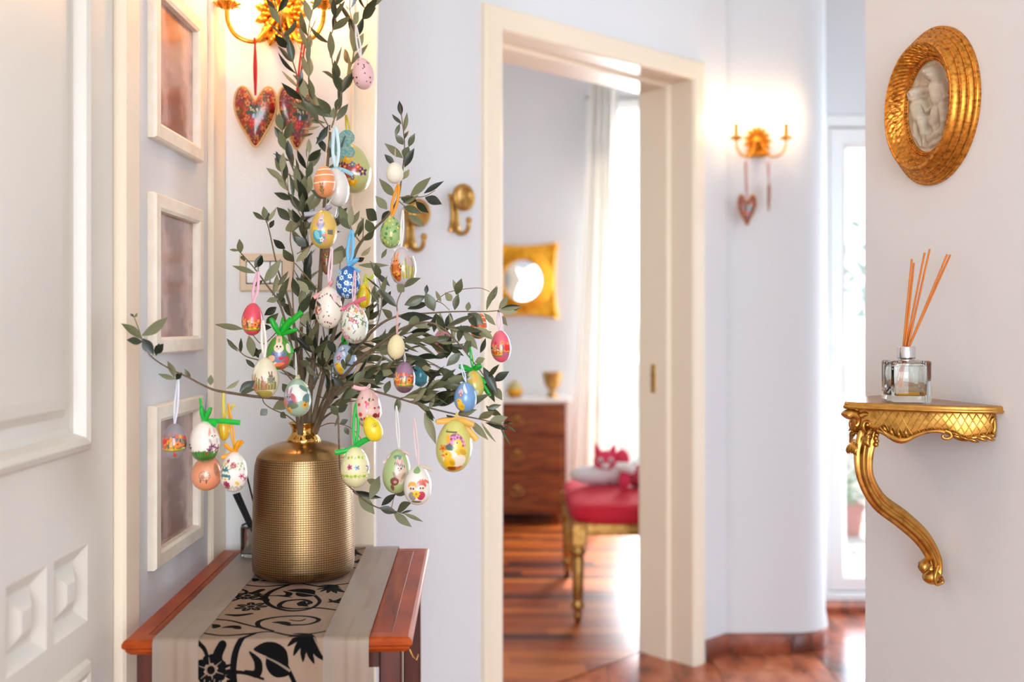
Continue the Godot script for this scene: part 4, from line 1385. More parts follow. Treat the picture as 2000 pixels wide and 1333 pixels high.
const TABLE_TOP := 0.7374
var table_xf := Transform3D(Basis(Vector3.UP, 0.039), Vector3(-0.336, 0.0, -1.407))


func build_table() -> void:
	# local x to the right, z towards the viewer; the front edge lies at z = 0, the back at z = -0.573
	var t := thing("side_table", "small reddish-brown wooden side table in the corner under the gold vase", "table", table_xf.origin, table_xf.basis)
	var w := 0.396
	var d := 0.573
	obj("table_top", one_box(Vector3(0, TABLE_TOP - 0.0085, -d / 2), Vector3(w - 0.056, 0.017, d - 0.056), 0.001), M.table_wood, t)
	var s := begin()
	frame_sweep(s, [Vector2(-0.028, 0.0), Vector2(-0.006, 0.0), Vector2(-0.002, -0.0015), Vector2(0.0, -0.005), Vector2(0.0, -0.010), Vector2(-0.004, -0.0135), Vector2(-0.004, -0.016), Vector2(-0.010, -0.022), Vector2(-0.040, -0.022)], w, d, Transform3D(Basis(Vector3.RIGHT, -PI / 2), Vector3(0, TABLE_TOP, -d / 2)))
	obj("edge_moulding", done(s), M.table_edge, t)
	for x in [-1, 1]:
		for z in [0, 1]:
			obj("leg", one_box(Vector3(x * (w / 2 - 0.031), (TABLE_TOP - 0.02) / 2, -0.031 - z * (d - 0.062)), Vector3(0.032, TABLE_TOP - 0.02, 0.032), 0.003), M.table_dark, t)
	obj("apron", one_box(Vector3(0, TABLE_TOP - 0.036, -0.04), Vector3(w - 0.09, 0.03, 0.014), 0.001), M.table_dark, t)
	obj("apron", one_box(Vector3(0, TABLE_TOP - 0.036, -d + 0.04), Vector3(w - 0.09, 0.03, 0.014), 0.001), M.table_dark, t)
	obj("shelf", one_box(Vector3(0, 0.20, -d / 2), Vector3(w - 0.06, 0.016, d - 0.06), 0.002), M.table_dark, t)
	s = begin()
	tube(s, [Vector3(w / 2 - 0.004, TABLE_TOP - 0.020, -0.012), Vector3(w / 2 + 0.001, TABLE_TOP - 0.030, -0.010), Vector3(w / 2 + 0.006, TABLE_TOP - 0.034, -0.010), Vector3(w / 2 + 0.008, TABLE_TOP - 0.026, -0.010)], 0.0012, 6)
	obj("hook", done(s), M.brass, t)
	build_runner()
	build_black_diffuser()


func runner_strip(x0: float, x1: float, lift: float, sag: float, uv: bool) -> ArrayMesh:
	var path := []      # (z, y) from the bottom of the front drop over the edge to the back
	path.append(Vector2(0.0045, TABLE_TOP - 0.30))
	for k in 8:
		path.append(Vector2(0.0045 + 0.0008 * sin(k * 1.3), TABLE_TOP - 0.26 + k * 0.034))
	for k in 5:
		var a := PI / 2 * k / 4.0
		path.append(Vector2(-0.0005 + 0.005 * cos(a), TABLE_TOP - 0.0035 + 0.0048 * sin(a)))
	for k in range(1, 25):
		path.append(Vector2(-0.0005 - 0.575 * k / 24.0, TABLE_TOP + 0.0013))
	path.append(Vector2(-0.579, TABLE_TOP - 0.001))
	path.append(Vector2(-0.580, TABLE_TOP - 0.06))
	var run := [0.0]
	for k in range(1, path.size()):
		run.append(run[k - 1] + path[k].distance_to(path[k - 1]))
	var n := 10
	var ripple := FastNoiseLite.new()
	ripple.seed = 8
	ripple.frequency = 9.0
	var s := begin()
	for side in [0, 1]:
		var rows := []
		for k in path.size():
			var row := PackedVector3Array()
			for j in n + 1:
				var x := lerpf(x0, x1, float(j) / n)
				var flat: bool = path[k].y > TABLE_TOP
				var up := lift + (0.0011 + 0.0011 * ripple.get_noise_2d(x * 1.2, run[k] * 1.5)) * sag if flat else lift
				up -= 0.0008 * side
				row.append(Vector3(x, path[k].y + (up if flat else 0.0), path[k].x + (0.0 if flat else (up if path[k].x > -0.3 else -up) + 0.0012 * sin(x * 60.0 + 1.0) * sag)))
			rows.append(row)
		s.set_smooth_group(side + 1)
		for i in path.size() - 1:
			for j in n:
				var p := [rows[i][j], rows[i][j + 1], rows[i + 1][j + 1], rows[i + 1][j]]
				var tt := [Vector2(float(j) / n, 1 - run[i] / run[-1]), Vector2(float(j + 1) / n, 1 - run[i] / run[-1]), Vector2(float(j + 1) / n, 1 - run[i + 1] / run[-1]), Vector2(float(j) / n, 1 - run[i + 1] / run[-1])]
				for k in ([0, 2, 1, 0, 3, 2] if side == 0 else [0, 1, 2, 0, 2, 3]):
					vert(s, p[k], tt[k])
	return done(s)


func build_runner() -> void:
	var t := thing("table_runner", "taupe satin table runner with a black floral middle panel, hanging over the table front", "table runner", table_xf.origin, table_xf.basis)
	var satin := mat(Color(1, 1, 1), 0.45)
	satin.albedo_texture = noise_tex(0.006, [Color(0.49, 0.41, 0.345), Color(0.58, 0.495, 0.42), Color(0.54, 0.485, 0.44)], 70, 256, 3)
	satin.rim_enabled = true
	satin.rim = 0.15
	satin.rim_tint = 0.8
	for side in [[-0.155, -0.0925], [0.0765, 0.139]]:
		obj("side_band", runner_strip(side[0], side[1], 0.0008, 1.0, false), satin, t)
	var m := mat(Color(1, 1, 1), 0.85)
	m.metallic_specular = 0.2
	m.albedo_texture = ImageTexture.create_from_image(runner_print())
	obj("middle_panel", runner_strip(-0.0935, 0.0775, 0.0003, 0.6, true), m, t)


func runner_print() -> Image:
	# 360 px across 0.171 m; the strip is 0.94 m long: 1980 px, its front edge at y = 1980 - 632
	var w := 360
	var h := 1980
	var img := Image.create(w, h, false, Image.FORMAT_RGB8)
	var n := FastNoiseLite.new()
	n.seed = 2
	n.frequency = 0.01
	for y in h:
		for x in w:
			var v := 0.5 + 0.5 * n.get_noise_2d(x, y * 0.4)
			img.set_pixel(x, y, Color(0.54, 0.445, 0.37).lerp(Color(0.62, 0.53, 0.455), v))
	var ink := Color(0.045, 0.04, 0.04)
	var pale := Color(0.51, 0.44, 0.38)
	for rep in 4:
		var oy := 1348.0 + 12.0 - 560.0 * rep + 560.0      # the front edge lies at 1348
		var q := func(x: float, y: float) -> Vector2: return Vector2(x, oy + y)
		# big looping vine
		stroke(img, [q.call(-10, -75), q.call(60, -45), q.call(130, -58), q.call(190, -78), q.call(260, -40), q.call(330, -60), q.call(370, -90)], [5, 5, 7, 4, 6, 5, 4], ink)
		stroke(img, [q.call(150, -60), q.call(108, 20), q.call(104, 110), q.call(140, 200), q.call(210, 262), q.call(270, 240), q.call(290, 160), q.call(262, 80), q.call(238, 40)], [6, 9, 9, 7, 7, 6, 6, 5], ink)
		teardrop(img, q.call(250, 60), q.call(160, 14), 26, ink, 0.22)
		teardrop(img, q.call(256, 84), q.call(200, 30), 20, ink, -0.2)
		stroke(img, [q.call(262, 76), q.call(225, 52), q.call(188, 34)], [4, 3, 2], pale)
		stroke(img, [q.call(148, 22), q.call(172, 52), q.call(168, 84), q.call(134, 76)], [2, 11, 12, 2], ink)
		teardrop(img, q.call(236, 150), q.call(262, 215), 15, ink, 0.2)
		stroke(img, [q.call(70, 0), q.call(56, 35), q.call(70, 62), q.call(94, 58)], [12, 14, 7, 2], ink)
		# flower on the left
		stroke(img, [q.call(-5, -12), q.call(18, 10), q.call(30, 42)], [6, 6, 4], ink)
		for k in 6:
			var a := TAU * k / 6.0 + 0.35
			var c: Vector2 = q.call(38, 72)
			ell(img, c + Vector2(cos(a - 0.16), sin(a - 0.16)) * 31.0, Vector2(14, 13), a, ink)
			ell(img, c + Vector2(cos(a + 0.25), sin(a + 0.25)) * 33.0, Vector2(13, 12), a, ink)
			stroke(img, [c + Vector2(cos(a), sin(a)) * 16.0, c + Vector2(cos(a), sin(a)) * 38.0], [2.2, 1.0], pale)
		ell(img, q.call(38, 72), Vector2(16, 17), 0, pale)
		ell(img, q.call(38, 72), Vector2(11, 12), 0, ink)
		for k in 4:
			ell(img, q.call(20.0 + 14 * k, 102.0 + 5 * (k % 2)), Vector2(6, 11), 0.2, ink)
			ell(img, q.call(20.0 + 14 * k, 102.0 + 5 * (k % 2)), Vector2(2, 5), 0.2, pale)
		for k in 4:
			teardrop(img, q.call(78 + 3 * k, 76 + 14 * k), q.call(106 + 2 * k, 62 + 18 * k), 7, ink)
		# feathered flower on the right
		for k in 7:
			var a := -0.5 + k * 0.42
			teardrop(img, q.call(330, -20), Vector2(330, oy - 20) + Vector2(-cos(a), sin(a)) * 78.0, 11, ink, 0.15)
			stroke(img, [q.call(330, -20), Vector2(330, oy - 20) + Vector2(-cos(a), sin(a)) * 62.0], [2.5, 1.2], pale)
		stroke(img, [q.call(318, 130), q.call(334, 160), q.call(362, 176)], [3, 7, 9], ink)
		# second loop, the other way
		stroke(img, [q.call(200, -84), q.call(150, -130), q.call(140, -190), q.call(190, -232), q.call(270, -236), q.call(318, -196), q.call(292, -150), q.call(236, -142)], [5, 7, 8, 6, 6, 7, 6, 9], ink)
		teardrop(img, q.call(236, -142), q.call(180, -172), 15, ink, 0.2)
		stroke(img, [q.call(-10, -215), q.call(50, -196), q.call(110, -150), q.call(150, -120)], [5, 5, 5, 4], ink)
		teardrop(img, q.call(96, -110), q.call(40, -122), 15, ink, 0.3)
		ell(img, q.call(70, -116), Vector2(9, 3), 0.2, pale)
		teardrop(img, q.call(20, -120), q.call(4, -160), 13, ink, 0.2)
		stroke(img, [q.call(20, -262), q.call(60, -252), q.call(98, -272)], [4, 12, 6], ink)
		stroke(img, [q.call(230, -196), q.call(262, -186), q.call(276, -206)], [3, 5, 2], ink)
		# third curl
		stroke(img, [q.call(360, -300), q.call(290, -330), q.call(220, -320), q.call(170, -350), q.call(176, -410), q.call(230, -430), q.call(262, -390), q.call(236, -362)], [5, 6, 6, 8, 8, 7, 8, 12], ink)
		for k in 7:
			var a := TAU * k / 7.0
			var c: Vector2 = q.call(78, -352)
			ell(img, c + Vector2(cos(a), sin(a)) * 34.0, Vector2(19, 13), a, ink)
			stroke(img, [c, c + Vector2(cos(a), sin(a)) * 44.0], [3, 1.2], pale)
		ell(img, q.call(78, -352), Vector2(12, 12), 0, ink)
		teardrop(img, q.call(320, -395), q.call(354, -440), 12, ink)
		teardrop(img, q.call(120, -420), q.call(60, -436), 14, ink)
		stroke(img, [q.call(0, -420), q.call(40, -470), q.call(120, -480), q.call(190, -460)], [5, 6, 5, 3], ink)
	return img


func build_black_diffuser() -> void:
	var c := at(503, 1082, 1.905)
	var t := thing("reed_diffuser", "clear glass reed diffuser with black reeds behind the left side of the gold vase", "diffuser", Vector3(c.x, TABLE_TOP + 0.0035, c.z))
	var s := begin()
	lathe(s, [Vector2(0.0001, 0.0), Vector2(0.028, 0.0), Vector2(0.031, 0.003), Vector2(0.031, 0.054), Vector2(0.029, 0.058), Vector2(0.028, 0.054), Vector2(0.028, 0.010), Vector2(0.026, 0.008), Vector2(0.0001, 0.008)], 28)
	obj("glass_jar", done(s), M.glass, t)
	for k in [[-0.021, 0.157, 0.006, 0.0016], [-0.033, 0.118, 0.012, 0.0024], [-0.037, 0.117, 0.016, 0.0024], [-0.041, 0.116, 0.020, 0.0024], [0.012, 0.13, -0.01, 0.0018]]:
		var foot := Vector3(0.016 - k[2] * 0.3, 0.0085, k[2] - 0.008)
		obj("reed", done(tube(begin(), [foot, Vector3(k[0], k[1], k[2] * 0.6)], k[3], 7)), M.black_reed, t)


# ---------------------------------------------------------------- vase

const VASE_Z := 1.766


func build_vase() -> void:
	var c := at(593, 1125, VASE_Z)
	var t := thing("vase", "tall gold bottle-shaped vase with a woven-look body on the table runner", "vase", Vector3(c.x, TABLE_TOP + 0.0042, c.z))
	var img := Image.create(32, 32, false, Image.FORMAT_RGB8)
	var hi := Image.create(32, 32, false, Image.FORMAT_RGB8)
	for y in 32:
		for x in 32:
			var u := pow(absf(sin(PI * (x + 0.5) / 32.0)), 0.6)
			var v := pow(absf(sin(PI * (y + 0.5) / 32.0)), 0.6)
			var k := minf(u + 0.12, v)
			hi.set_pixel(x, y, Color(k, k, k))
			img.set_pixel(x, y, Color(0.25, 0.17, 0.10).lerp(Color(0.69, 0.56, 0.39), clampf(k * 1.15, 0, 1)))
	var woven := mat(Color(1, 1, 1), 0.32, 0.95)
	woven.albedo_texture = ImageTexture.create_from_image(img)
	bump(woven, ImageTexture.create_from_image(hi), 0.014)
	woven.uv1_scale = Vector3(128, 54, 1)
	var satin := mat(Color(0.67, 0.53, 0.34), 0.28, 0.97)
	var polished := mat(Color(0.88, 0.70, 0.38), 0.08, 1.0)
	var s := begin()
	lathe(s, [Vector2(0.0001, 0.0), Vector2(0.070, 0.0), Vector2(0.080, 0.003), Vector2(0.0855, 0.010), Vector2(0.087, 0.02), Vector2(0.0868, 0.06), Vector2(0.0855, 0.12), Vector2(0.0838, 0.17), Vector2(0.0825, 0.188), Vector2(0.0785, 0.203)], 72)
	obj("body", done(s), woven, t)
	s = begin()
	lathe(s, [Vector2(0.0785, 0.203), Vector2(0.071, 0.2125), Vector2(0.060, 0.2195), Vector2(0.045, 0.2250), Vector2(0.034, 0.2275), Vector2(0.029, 0.2285)], 72)
	obj("shoulder", done(s), satin, t)
	s = begin()
	lathe(s, [Vector2(0.0285, 0.2275), Vector2(0.0295, 0.2300), Vector2(0.0270, 0.2340), Vector2(0.0225, 0.2390), Vector2(0.0200, 0.2450), Vector2(0.0205, 0.2510), Vector2(0.0235, 0.2560), Vector2(0.0258, 0.2590), Vector2(0.0262, 0.2600), Vector2(0.0250, 0.2603), Vector2(0.0218, 0.2560), Vector2(0.0180, 0.2450), Vector2(0.018, 0.22)], 48)
	obj("neck", done(s), polished, t)


# ---------------------------------------------------------------- right wall: oval relief, gilt shelf, clear diffuser

const RX := 0.242
const RZ := 0.970


func right_wall(s: float, y: float) -> Transform3D:      # local x along the wall towards the viewer, z out of it
	var o := Vector3(0.6995 - RX * s, y, -(1.7 + RZ * s))
	return Transform3D(on_wall(Vector3(RX, 0, RZ), Vector3.ZERO).basis, o)


func build_right_wall_things() -> void:
	build_medallion()
	build_shelf()
	build_clear_diffuser()


func build_medallion() -> void:
	var xf := right_wall(-0.003, 1.532)
	var t := thing("oval_relief", "oval gilt frame with a cream relief of two cherubs on the right wall", "wall relief", xf.origin, xf.basis)
	var a := 0.113
	var b := 0.130
	var n := 260
	var bumps := FastNoiseLite.new()
	bumps.seed = 14
	bumps.noise_type = FastNoiseLite.TYPE_CELLULAR
	bumps.cellular_return_type = FastNoiseLite.RETURN_DISTANCE
	bumps.frequency = 150.0
	var ring := func(inset: float, z: float, carve: float) -> PackedVector3Array:
		var row := PackedVector3Array()
		for j in n + 1:
			var g := TAU * (j % n) / n
			var p := Vector2(cos(g) * (a - inset), -sin(g) * (b - inset))
			var zz := z
			var k := 1.0
			if carve > 0.0:
				var flower := clampf(-0.2 + 1.6 * absf(cos(g * 2.0)), 0.25, 1.0)
				zz += carve * flower * (0.5 - 1.6 * (bumps.get_noise_2d(p.x, p.y) + 1.0) + 0.35 * sin(g * 60.0 + p.length() * 900.0))
			row.append(Vector3(p.x * k, p.y, zz))
		return row
	var rows := []
	for r in [[0.0, 0.0], [0.0, 0.006], [0.0018, 0.0085], [0.0048, 0.0085], [0.0058, 0.0075], [0.0066, 0.013], [0.0085, 0.0165], [0.0115, 0.0165], [0.0128, 0.0155], [0.0138, 0.021], [0.0158, 0.0248], [0.0185, 0.0248], [0.0198, 0.0240], [0.0212, 0.030], [0.0240, 0.0345], [0.0275, 0.036], [0.0295, 0.0345]]:
		rows.append(ring.call(r[0], r[1], 0.0))
	obj("outer_frame", done(grid(begin(), rows, 1)), M.gold_frame, t)
	rows = []
	for k in 29:
		var f := k / 28.0
		rows.append(ring.call(lerpf(0.0295, 0.049, f), lerpf(0.0345, 0.0125, f) + 0.003 * sin(f * PI), 0.0075 * sin(PI * clampf(f * 1.05, 0.0, 1.0))))
	obj("carved_band", done(grid(begin(), rows, 1)), M.gold_frame, t)
	rows = []
	for r in [[0.049, 0.0125], [0.0495, 0.014], [0.051, 0.0145], [0.052, 0.0115], [0.0545, 0.0105], [0.0555, 0.006]]:
		rows.append(ring.call(r[0], r[1], 0.0))
	obj("inner_rim", done(grid(begin(), rows, 1)), M.gold_frame, t)
	var s := begin()
	for j in 84:
		var g := TAU * j / 84.0
		ball(s, Vector3(cos(g) * (a - 0.0532), sin(g) * (b - 0.0532), 0.0125), Vector3(0.0019, 0.0019, 0.0019), 6)
	obj("beading", done(s), M.gold_frame, t)
	# the relief: two cherubs with a dove and drapery, a field of rounded limbs over a plaque
	var ra := a - 0.0550
	var rb := b - 0.0550
	var limbs := [      # x, y of both ends (in half widths of the plaque), radii, lift
		[-0.62, 0.33, -0.55, 0.40, 0.21, 0.19, 1.0], [0.24, 0.70, 0.28, 0.66, 0.24, 0.22, 1.15], [-0.40, 0.44, -0.10, 0.40, 0.12, 0.10, 0.5],
		[-0.46, 0.06, -0.42, -0.12, 0.25, 0.23, 0.9], [-0.30, 0.16, -0.05, -0.10, 0.10, 0.085, 1.2], [-0.05, -0.10, 0.25, -0.02, 0.085, 0.07, 1.2], [-0.62, 0.10, -0.66, -0.14, 0.10, 0.08, 0.8], [-0.66, -0.14, -0.40, -0.24, 0.08, 0.07, 1.2],
		[0.42, 0.36, 0.46, 0.10, 0.25, 0.22, 1.0], [0.66, 0.34, 0.76, 0.06, 0.11, 0.09, 1.2], [0.76, 0.06, 0.40, -0.06, 0.09, 0.075, 1.3], [0.20, 0.30, 0.10, 0.12, 0.10, 0.08, 0.9],
		[-0.55, -0.30, -0.58, -0.58, 0.15, 0.12, 0.9], [-0.58, -0.58, -0.42, -0.84, 0.11, 0.07, 0.8], [-0.28, -0.32, -0.20, -0.58, 0.15, 0.12, 1.1], [-0.20, -0.58, -0.26, -0.86, 0.11, 0.07, 0.9],
		[0.36, -0.14, 0.20, -0.40, 0.17, 0.14, 1.0], [0.20, -0.40, 0.30, -0.64, 0.12, 0.09, 0.8], [0.62, -0.12, 0.66, -0.42, 0.16, 0.12, 0.9], [0.66, -0.42, 0.52, -0.66, 0.11, 0.08, 0.8],
		[0.02, -0.74, 0.36, -0.66, 0.13, 0.09, 0.9], [0.30, -0.64, 0.62, -0.50, 0.09, 0.03, 0.7], [0.02, -0.88, 0.50, -0.82, 0.10, 0.08, 0.6], [-0.06, -0.66, -0.10, -0.58, 0.075, 0.06, 1.0],
	]
	var curls := FastNoiseLite.new()
	curls.seed = 4
	curls.frequency = 13.0
	var height := func(p: Vector2) -> float:
		var acc := 0.0
		for q in limbs:
			var c := Vector2(q[0], q[1] * 1.22)
			var d := Vector2(q[2], q[3] * 1.22) - c
			var f := clampf((p - c).dot(d) / maxf(1e-5, d.length_squared()), 0.0, 1.0)
			var r := lerpf(q[4], q[5], f)
			var dist := (p - c - d * f).length() / r
			if dist < 1.25:
				var hgt: float = r * q[6] * (sqrt(maxf(0.0, 1.0 - dist * dist)) if dist < 0.97 else 0.243 * maxf(0.0, (1.25 - dist) / 0.28))
				acc = maxf(acc, hgt) + 0.18 * minf(acc, hgt) * exp(-absf(acc - hgt) * 16.0)
		for hd in [[-0.60, 0.50, 0.20], [0.20, 0.92, 0.22]]:
			var d2: float = (p - Vector2(hd[0], hd[1])).length() / hd[2]
			if d2 < 1.0 and p.y > hd[1] - 0.08:
				acc += 0.035 * (1.0 - d2) * (1.0 + curls.get_noise_2d(p.x, p.y))
		for hd in [[-0.53, 0.405, 1.0], [0.30, 0.80, 0.9]]:      # eyes, nose and mouth of each face
			var e: Vector2 = p - Vector2(hd[0], hd[1])
			for k in [-1, 1]:
				acc -= 0.022 * exp(-(e - Vector2(0.06 * k, 0.03)).length_squared() / 0.0006)
			acc += 0.03 * exp(-(e * Vector2(1.4, 1.0) - Vector2(0.0, -0.01)).length_squared() / 0.0009)
			acc -= 0.02 * exp(-(e * Vector2(0.6, 1.6) - Vector2(0.0, -0.11)).length_squared() / 0.0006)
		return acc
	rows = []
	var m := 96
	for i in m + 1:
		var row := PackedVector3Array()
		var v := -1.0 + 2.0 * i / m
		for j in 81:
			var u := -1.0 + 2.0 * j / 80.0
			# square to disc
			var x := u * sqrt(1.0 - v * v * 0.5)
			var y := v * sqrt(1.0 - u * u * 0.5)
			var p := Vector2(x, y * 1.26)
			var edge := clampf((1.0 - sqrt(x * x + y * y)) * 14.0, 0.0, 1.0)
			row.append(Vector3(x * ra, y * rb, 0.0065 + 0.085 * height.call(p) * edge + 0.0015 * (1.0 - edge)))
		rows.append(row)
	obj("relief", done(grid(begin(), rows, 1)), M.plaster, t)


const SHELF_Y := 1.0475
var shelf_line := []      # outline of the shelf top in local (x, z) and its normals


func shelf_depth(x: float) -> float:
	var f := absf(x) / 0.140
	return 0.174 * pow(maxf(0.0, 1.0 - pow(f, 1.55)), 0.80) * (1.0 - 0.10 * sin(PI * f)) + 0.010


func build_shelf() -> void:
	var xf := right_wall(-0.026, SHELF_Y)
	var t := thing("wall_shelf", "ornate gilt wall console shelf with lattice apron and one curved leg on the right wall", "wall shelf", xf.origin, xf.basis)
	var pts := []
	for k in 81:
		var x := 0.140 * sin(PI / 2 * (k / 40.0 - 1.0))
		pts.append(Vector2(x, shelf_depth(x)))
	pts.push_front(Vector2(-0.140, 0.0))
	pts.append(Vector2(0.140, 0.0))
	var off := func(inset: float) -> Array:
		var out := []
		for i in pts.size():
			var tg: Vector2 = (pts[mini(i + 1, pts.size() - 1)] - pts[maxi(i - 1, 0)]).normalized()
			var nn := Vector2(-tg.y, tg.x)
			var p: Vector2 = pts[i] - nn * inset
			out.append(Vector2(p.x, maxf(0.0, p.y)))
		return out
	var rows := []
	for r in [[0.012, -0.0115], [0.004, -0.0115], [0.0008, -0.0100], [0.0, -0.0080], [0.0010, -0.0062], [0.0028, -0.0052], [0.0022, -0.0042], [0.0022, -0.0026], [0.0036, -0.0008], [0.006, 0.0]]:
		var row := PackedVector3Array()
		for p in off.call(r[0]):
			row.append(Vector3(p.x, r[1], p.y))
		rows.append(row)
	obj("edge_moulding", done(grid(begin(), rows, 1)), M.gold_shelf, t)
	var s := begin()
	var inner: Array = off.call(0.0058)
	for i in inner.size() - 1:
		tri(s, Vector3(0, 0.0, 0.0), Vector3(inner[i].x, 0.0, inner[i].y), Vector3(inner[i + 1].x, 0.0, inner[i + 1].y))
		tri(s, Vector3(0, -0.0112, 0.0), Vector3(inner[i + 1].x, -0.0112, inner[i + 1].y), Vector3(inner[i].x, -0.0112, inner[i].y))
	obj("shelf_top", done(s), M.shelf_top, t)
	# apron: a band set back under the top, its lower edge scrolled
	var line: Array = off.call(0.017)
	var fr := PackedVector3Array()
	var run := [0.0]
	for i in line.size():
		if i:
			run.append(run[i - 1] + line[i].distance_to(line[i - 1]))
	var total: float = run[-1]
	var spot := func(a: float, y: float, o: float) -> Vector3:      # a from -1 to 1 along the apron, o outwards
		var d := (a * 0.5 + 0.5) * total
		for i in range(1, line.size()):
			if d <= run[i] or i == line.size() - 1:
				var f: float = clampf((d - run[i - 1]) / maxf(1e-6, run[i] - run[i - 1]), 0.0, 1.0)
				var p: Vector2 = line[i - 1].lerp(line[i], f)
				var tg: Vector2 = (line[mini(i + 1, line.size() - 1)] - line[maxi(i - 2, 0)]).normalized()
				var nn := Vector2(-tg.y, tg.x)
				return Vector3(p.x + nn.x * o, y, maxf(0.001, p.y + nn.y * o))
		return Vector3.ZERO
	var low := func(a: float) -> float:
		var f := absf(a)
		return -0.0145 - (0.030 + 0.013 * exp(-pow((f - 0.36) / 0.10, 2.0)) - 0.005 * exp(-pow((f - 0.60) / 0.10, 2.0)) + 0.008 * exp(-pow((f - 0.76) / 0.09, 2.0)) + 0.004 * f)
	rows = []
	for lv in [[0.0, -0.006], [1.0, -0.006], [1.0, 0.0], [0.75, 0.0015], [0.5, 0.002], [0.25, 0.0015], [0.0, 0.0]]:
		var row := PackedVector3Array()
		for k in 121:
			var a := -1.0 + 2.0 * k / 120.0
			row.append(spot.call(a, lerpf(-0.0112, low.call(a), lv[0]), lv[1]))
		rows.append(row)
	obj("apron", done(grid(begin(), rows, 1)), M.gold_shelf, t)
	s = begin()
	var pitch := 0.011 / total * 2.0
	for k in range(-40, 41):
		for dirn in [-1.0, 1.0]:
			var path := []
			for q in 5:
				var f := q / 4.0
				var a: float = (k * 1.0) * pitch + dirn * f * pitch * 1.9
				if absf(a) > 0.985 or absf(a) < 0.16:
					continue
				path.append(spot.call(a, lerpf(-0.0125, low.call(a) + 0.003, f), 0.0022 - 0.0005 * absf(f - 0.5)))
			if path.size() > 2:
				tube(s, path, 0.00075, 4, false)
	obj("lattice", done(s), M.gold_shelf, t)
	# scrolled lower edging with curls
	for sd in [-1.0, 1.0]:
		s = begin()
		var path := []
		var rad := []
		for k in 41:
			var a := 0.20 + 0.44 * k / 40.0
			path.append(spot.call(a * sd, low.call(a) + 0.002, 0.004))
			rad.append(0.0028 + 0.0030 * exp(-pow((a - 0.34) / 0.08, 2.0)))
		tube(s, path, rad, 8)
		path = []
		rad = []
		for k in 31:      # curl of the C-scroll near the leg
			var f := k / 30.0
			var g := -PI / 2 + f * 5.0
			var rr := 0.010 * (1.0 - 0.8 * f)
			path.append(spot.call((0.245 - 0.115 * sin(g) * rr / 0.010 * 0.35) * sd, low.call(0.30) + 0.011 + cos(g + PI / 2) * 0.0 + sin(g) * rr, 0.005 + 0.002 * f))
			rad.append(0.0030 * (1.0 - 0.5 * f))
		tube(s, path, rad, 8)
		path = []
		rad = []
		for k in 31:      # curl at the far end
			var f := k / 30.0
			var g := PI / 2 - f * 5.2
			var rr := 0.0075 * (1.0 - 0.75 * f)
			path.append(spot.call((0.645 + 0.05 * cos(g) * rr / 0.0075) * sd, low.call(0.66) - 0.001 + sin(g) * rr, 0.005))
			rad.append(0.0034 * (1.0 - 0.4 * f))
		tube(s, path, rad, 8)
		path = []
		for k in 31:
			var a := 0.50 + 0.46 * k / 30.0
			path.append(spot.call(a * sd, low.call(a) + 0.004 - 0.0015 * sin(k * 0.3), 0.0035))
		tube(s, path, lerp_list([0.002, 0.0034, 0.0030, 0.0034], 31), 8)
		path = []
		for k in 17:      # end curl beside the wall
			var g := -PI / 2 + k / 16.0 * 4.4
			path.append(spot.call((0.955 + 0.02 * cos(g)) * sd, -0.030 + 0.012 * sin(g), 0.0035))
		tube(s, path, 0.0026, 8)
		for k in 5:
			var a := 0.66 + 0.055 * k
			acanthus(s, spot.call(a * sd, low.call(a) + 0.006, 0.004), spot.call((a + 0.14) * sd, low.call(a) - 0.004, 0.005) - spot.call(a * sd, low.call(a) + 0.006, 0.004), Vector3(0, 0.3, 1), 0.024, 0.006)
		for k in 4:
			var a := 0.27 + 0.045 * k
			acanthus(s, spot.call(a * sd, low.call(a) + 0.004, 0.004), Vector3(0.15 * (k - 1.5), 1, 0.3), Vector3(sd * 0.4, 0, 1), 0.017, 0.009)
		obj("scrollwork", done(s), M.gold_shelf, t)
	# the leg: an S-curve from the middle of the front down to the wall
	var lp := []
	for q in [[0.132, -0.034], [0.139, -0.052], [0.1475, -0.086], [0.1435, -0.123], [0.1200, -0.161], [0.0770, -0.192], [0.0410, -0.223], [0.0200, -0.254], [0.0155, -0.274], [0.0185, -0.286]]:
		lp.append(Vector3(0, q[1], q[0]))
	var path := spline(lp, 7)
	obj("leg", done(tube(begin(), path, lerp_list([0.0185, 0.0185, 0.0170, 0.0150, 0.0150, 0.0155, 0.0150, 0.0135, 0.0125, 0.0130], path.size()), 48, true, 0.95, 6, 0.36, Vector3(0, 0, 1))), M.gold_shelf, t)
	s = begin()
	ball(s, Vector3(0, -0.2885, 0.0215), Vector3(0.0145, 0.0125, 0.0160), 18)
	tube(s, spline([Vector3(0.012, -0.268, 0.018), Vector3(0.0150, -0.284, 0.027), Vector3(0.0140, -0.297, 0.024), Vector3(0.0150, -0.294, 0.013), Vector3(0.0155, -0.286, 0.016)], 5), 0.0028, 8)
	acanthus(s, Vector3(0.0, -0.258, 0.031), Vector3(0.1, -1, 0.35), Vector3(0.5, 0, 1), 0.030, 0.022)
	obj("foot", done(s), M.gold_shelf, t)
	s = begin()
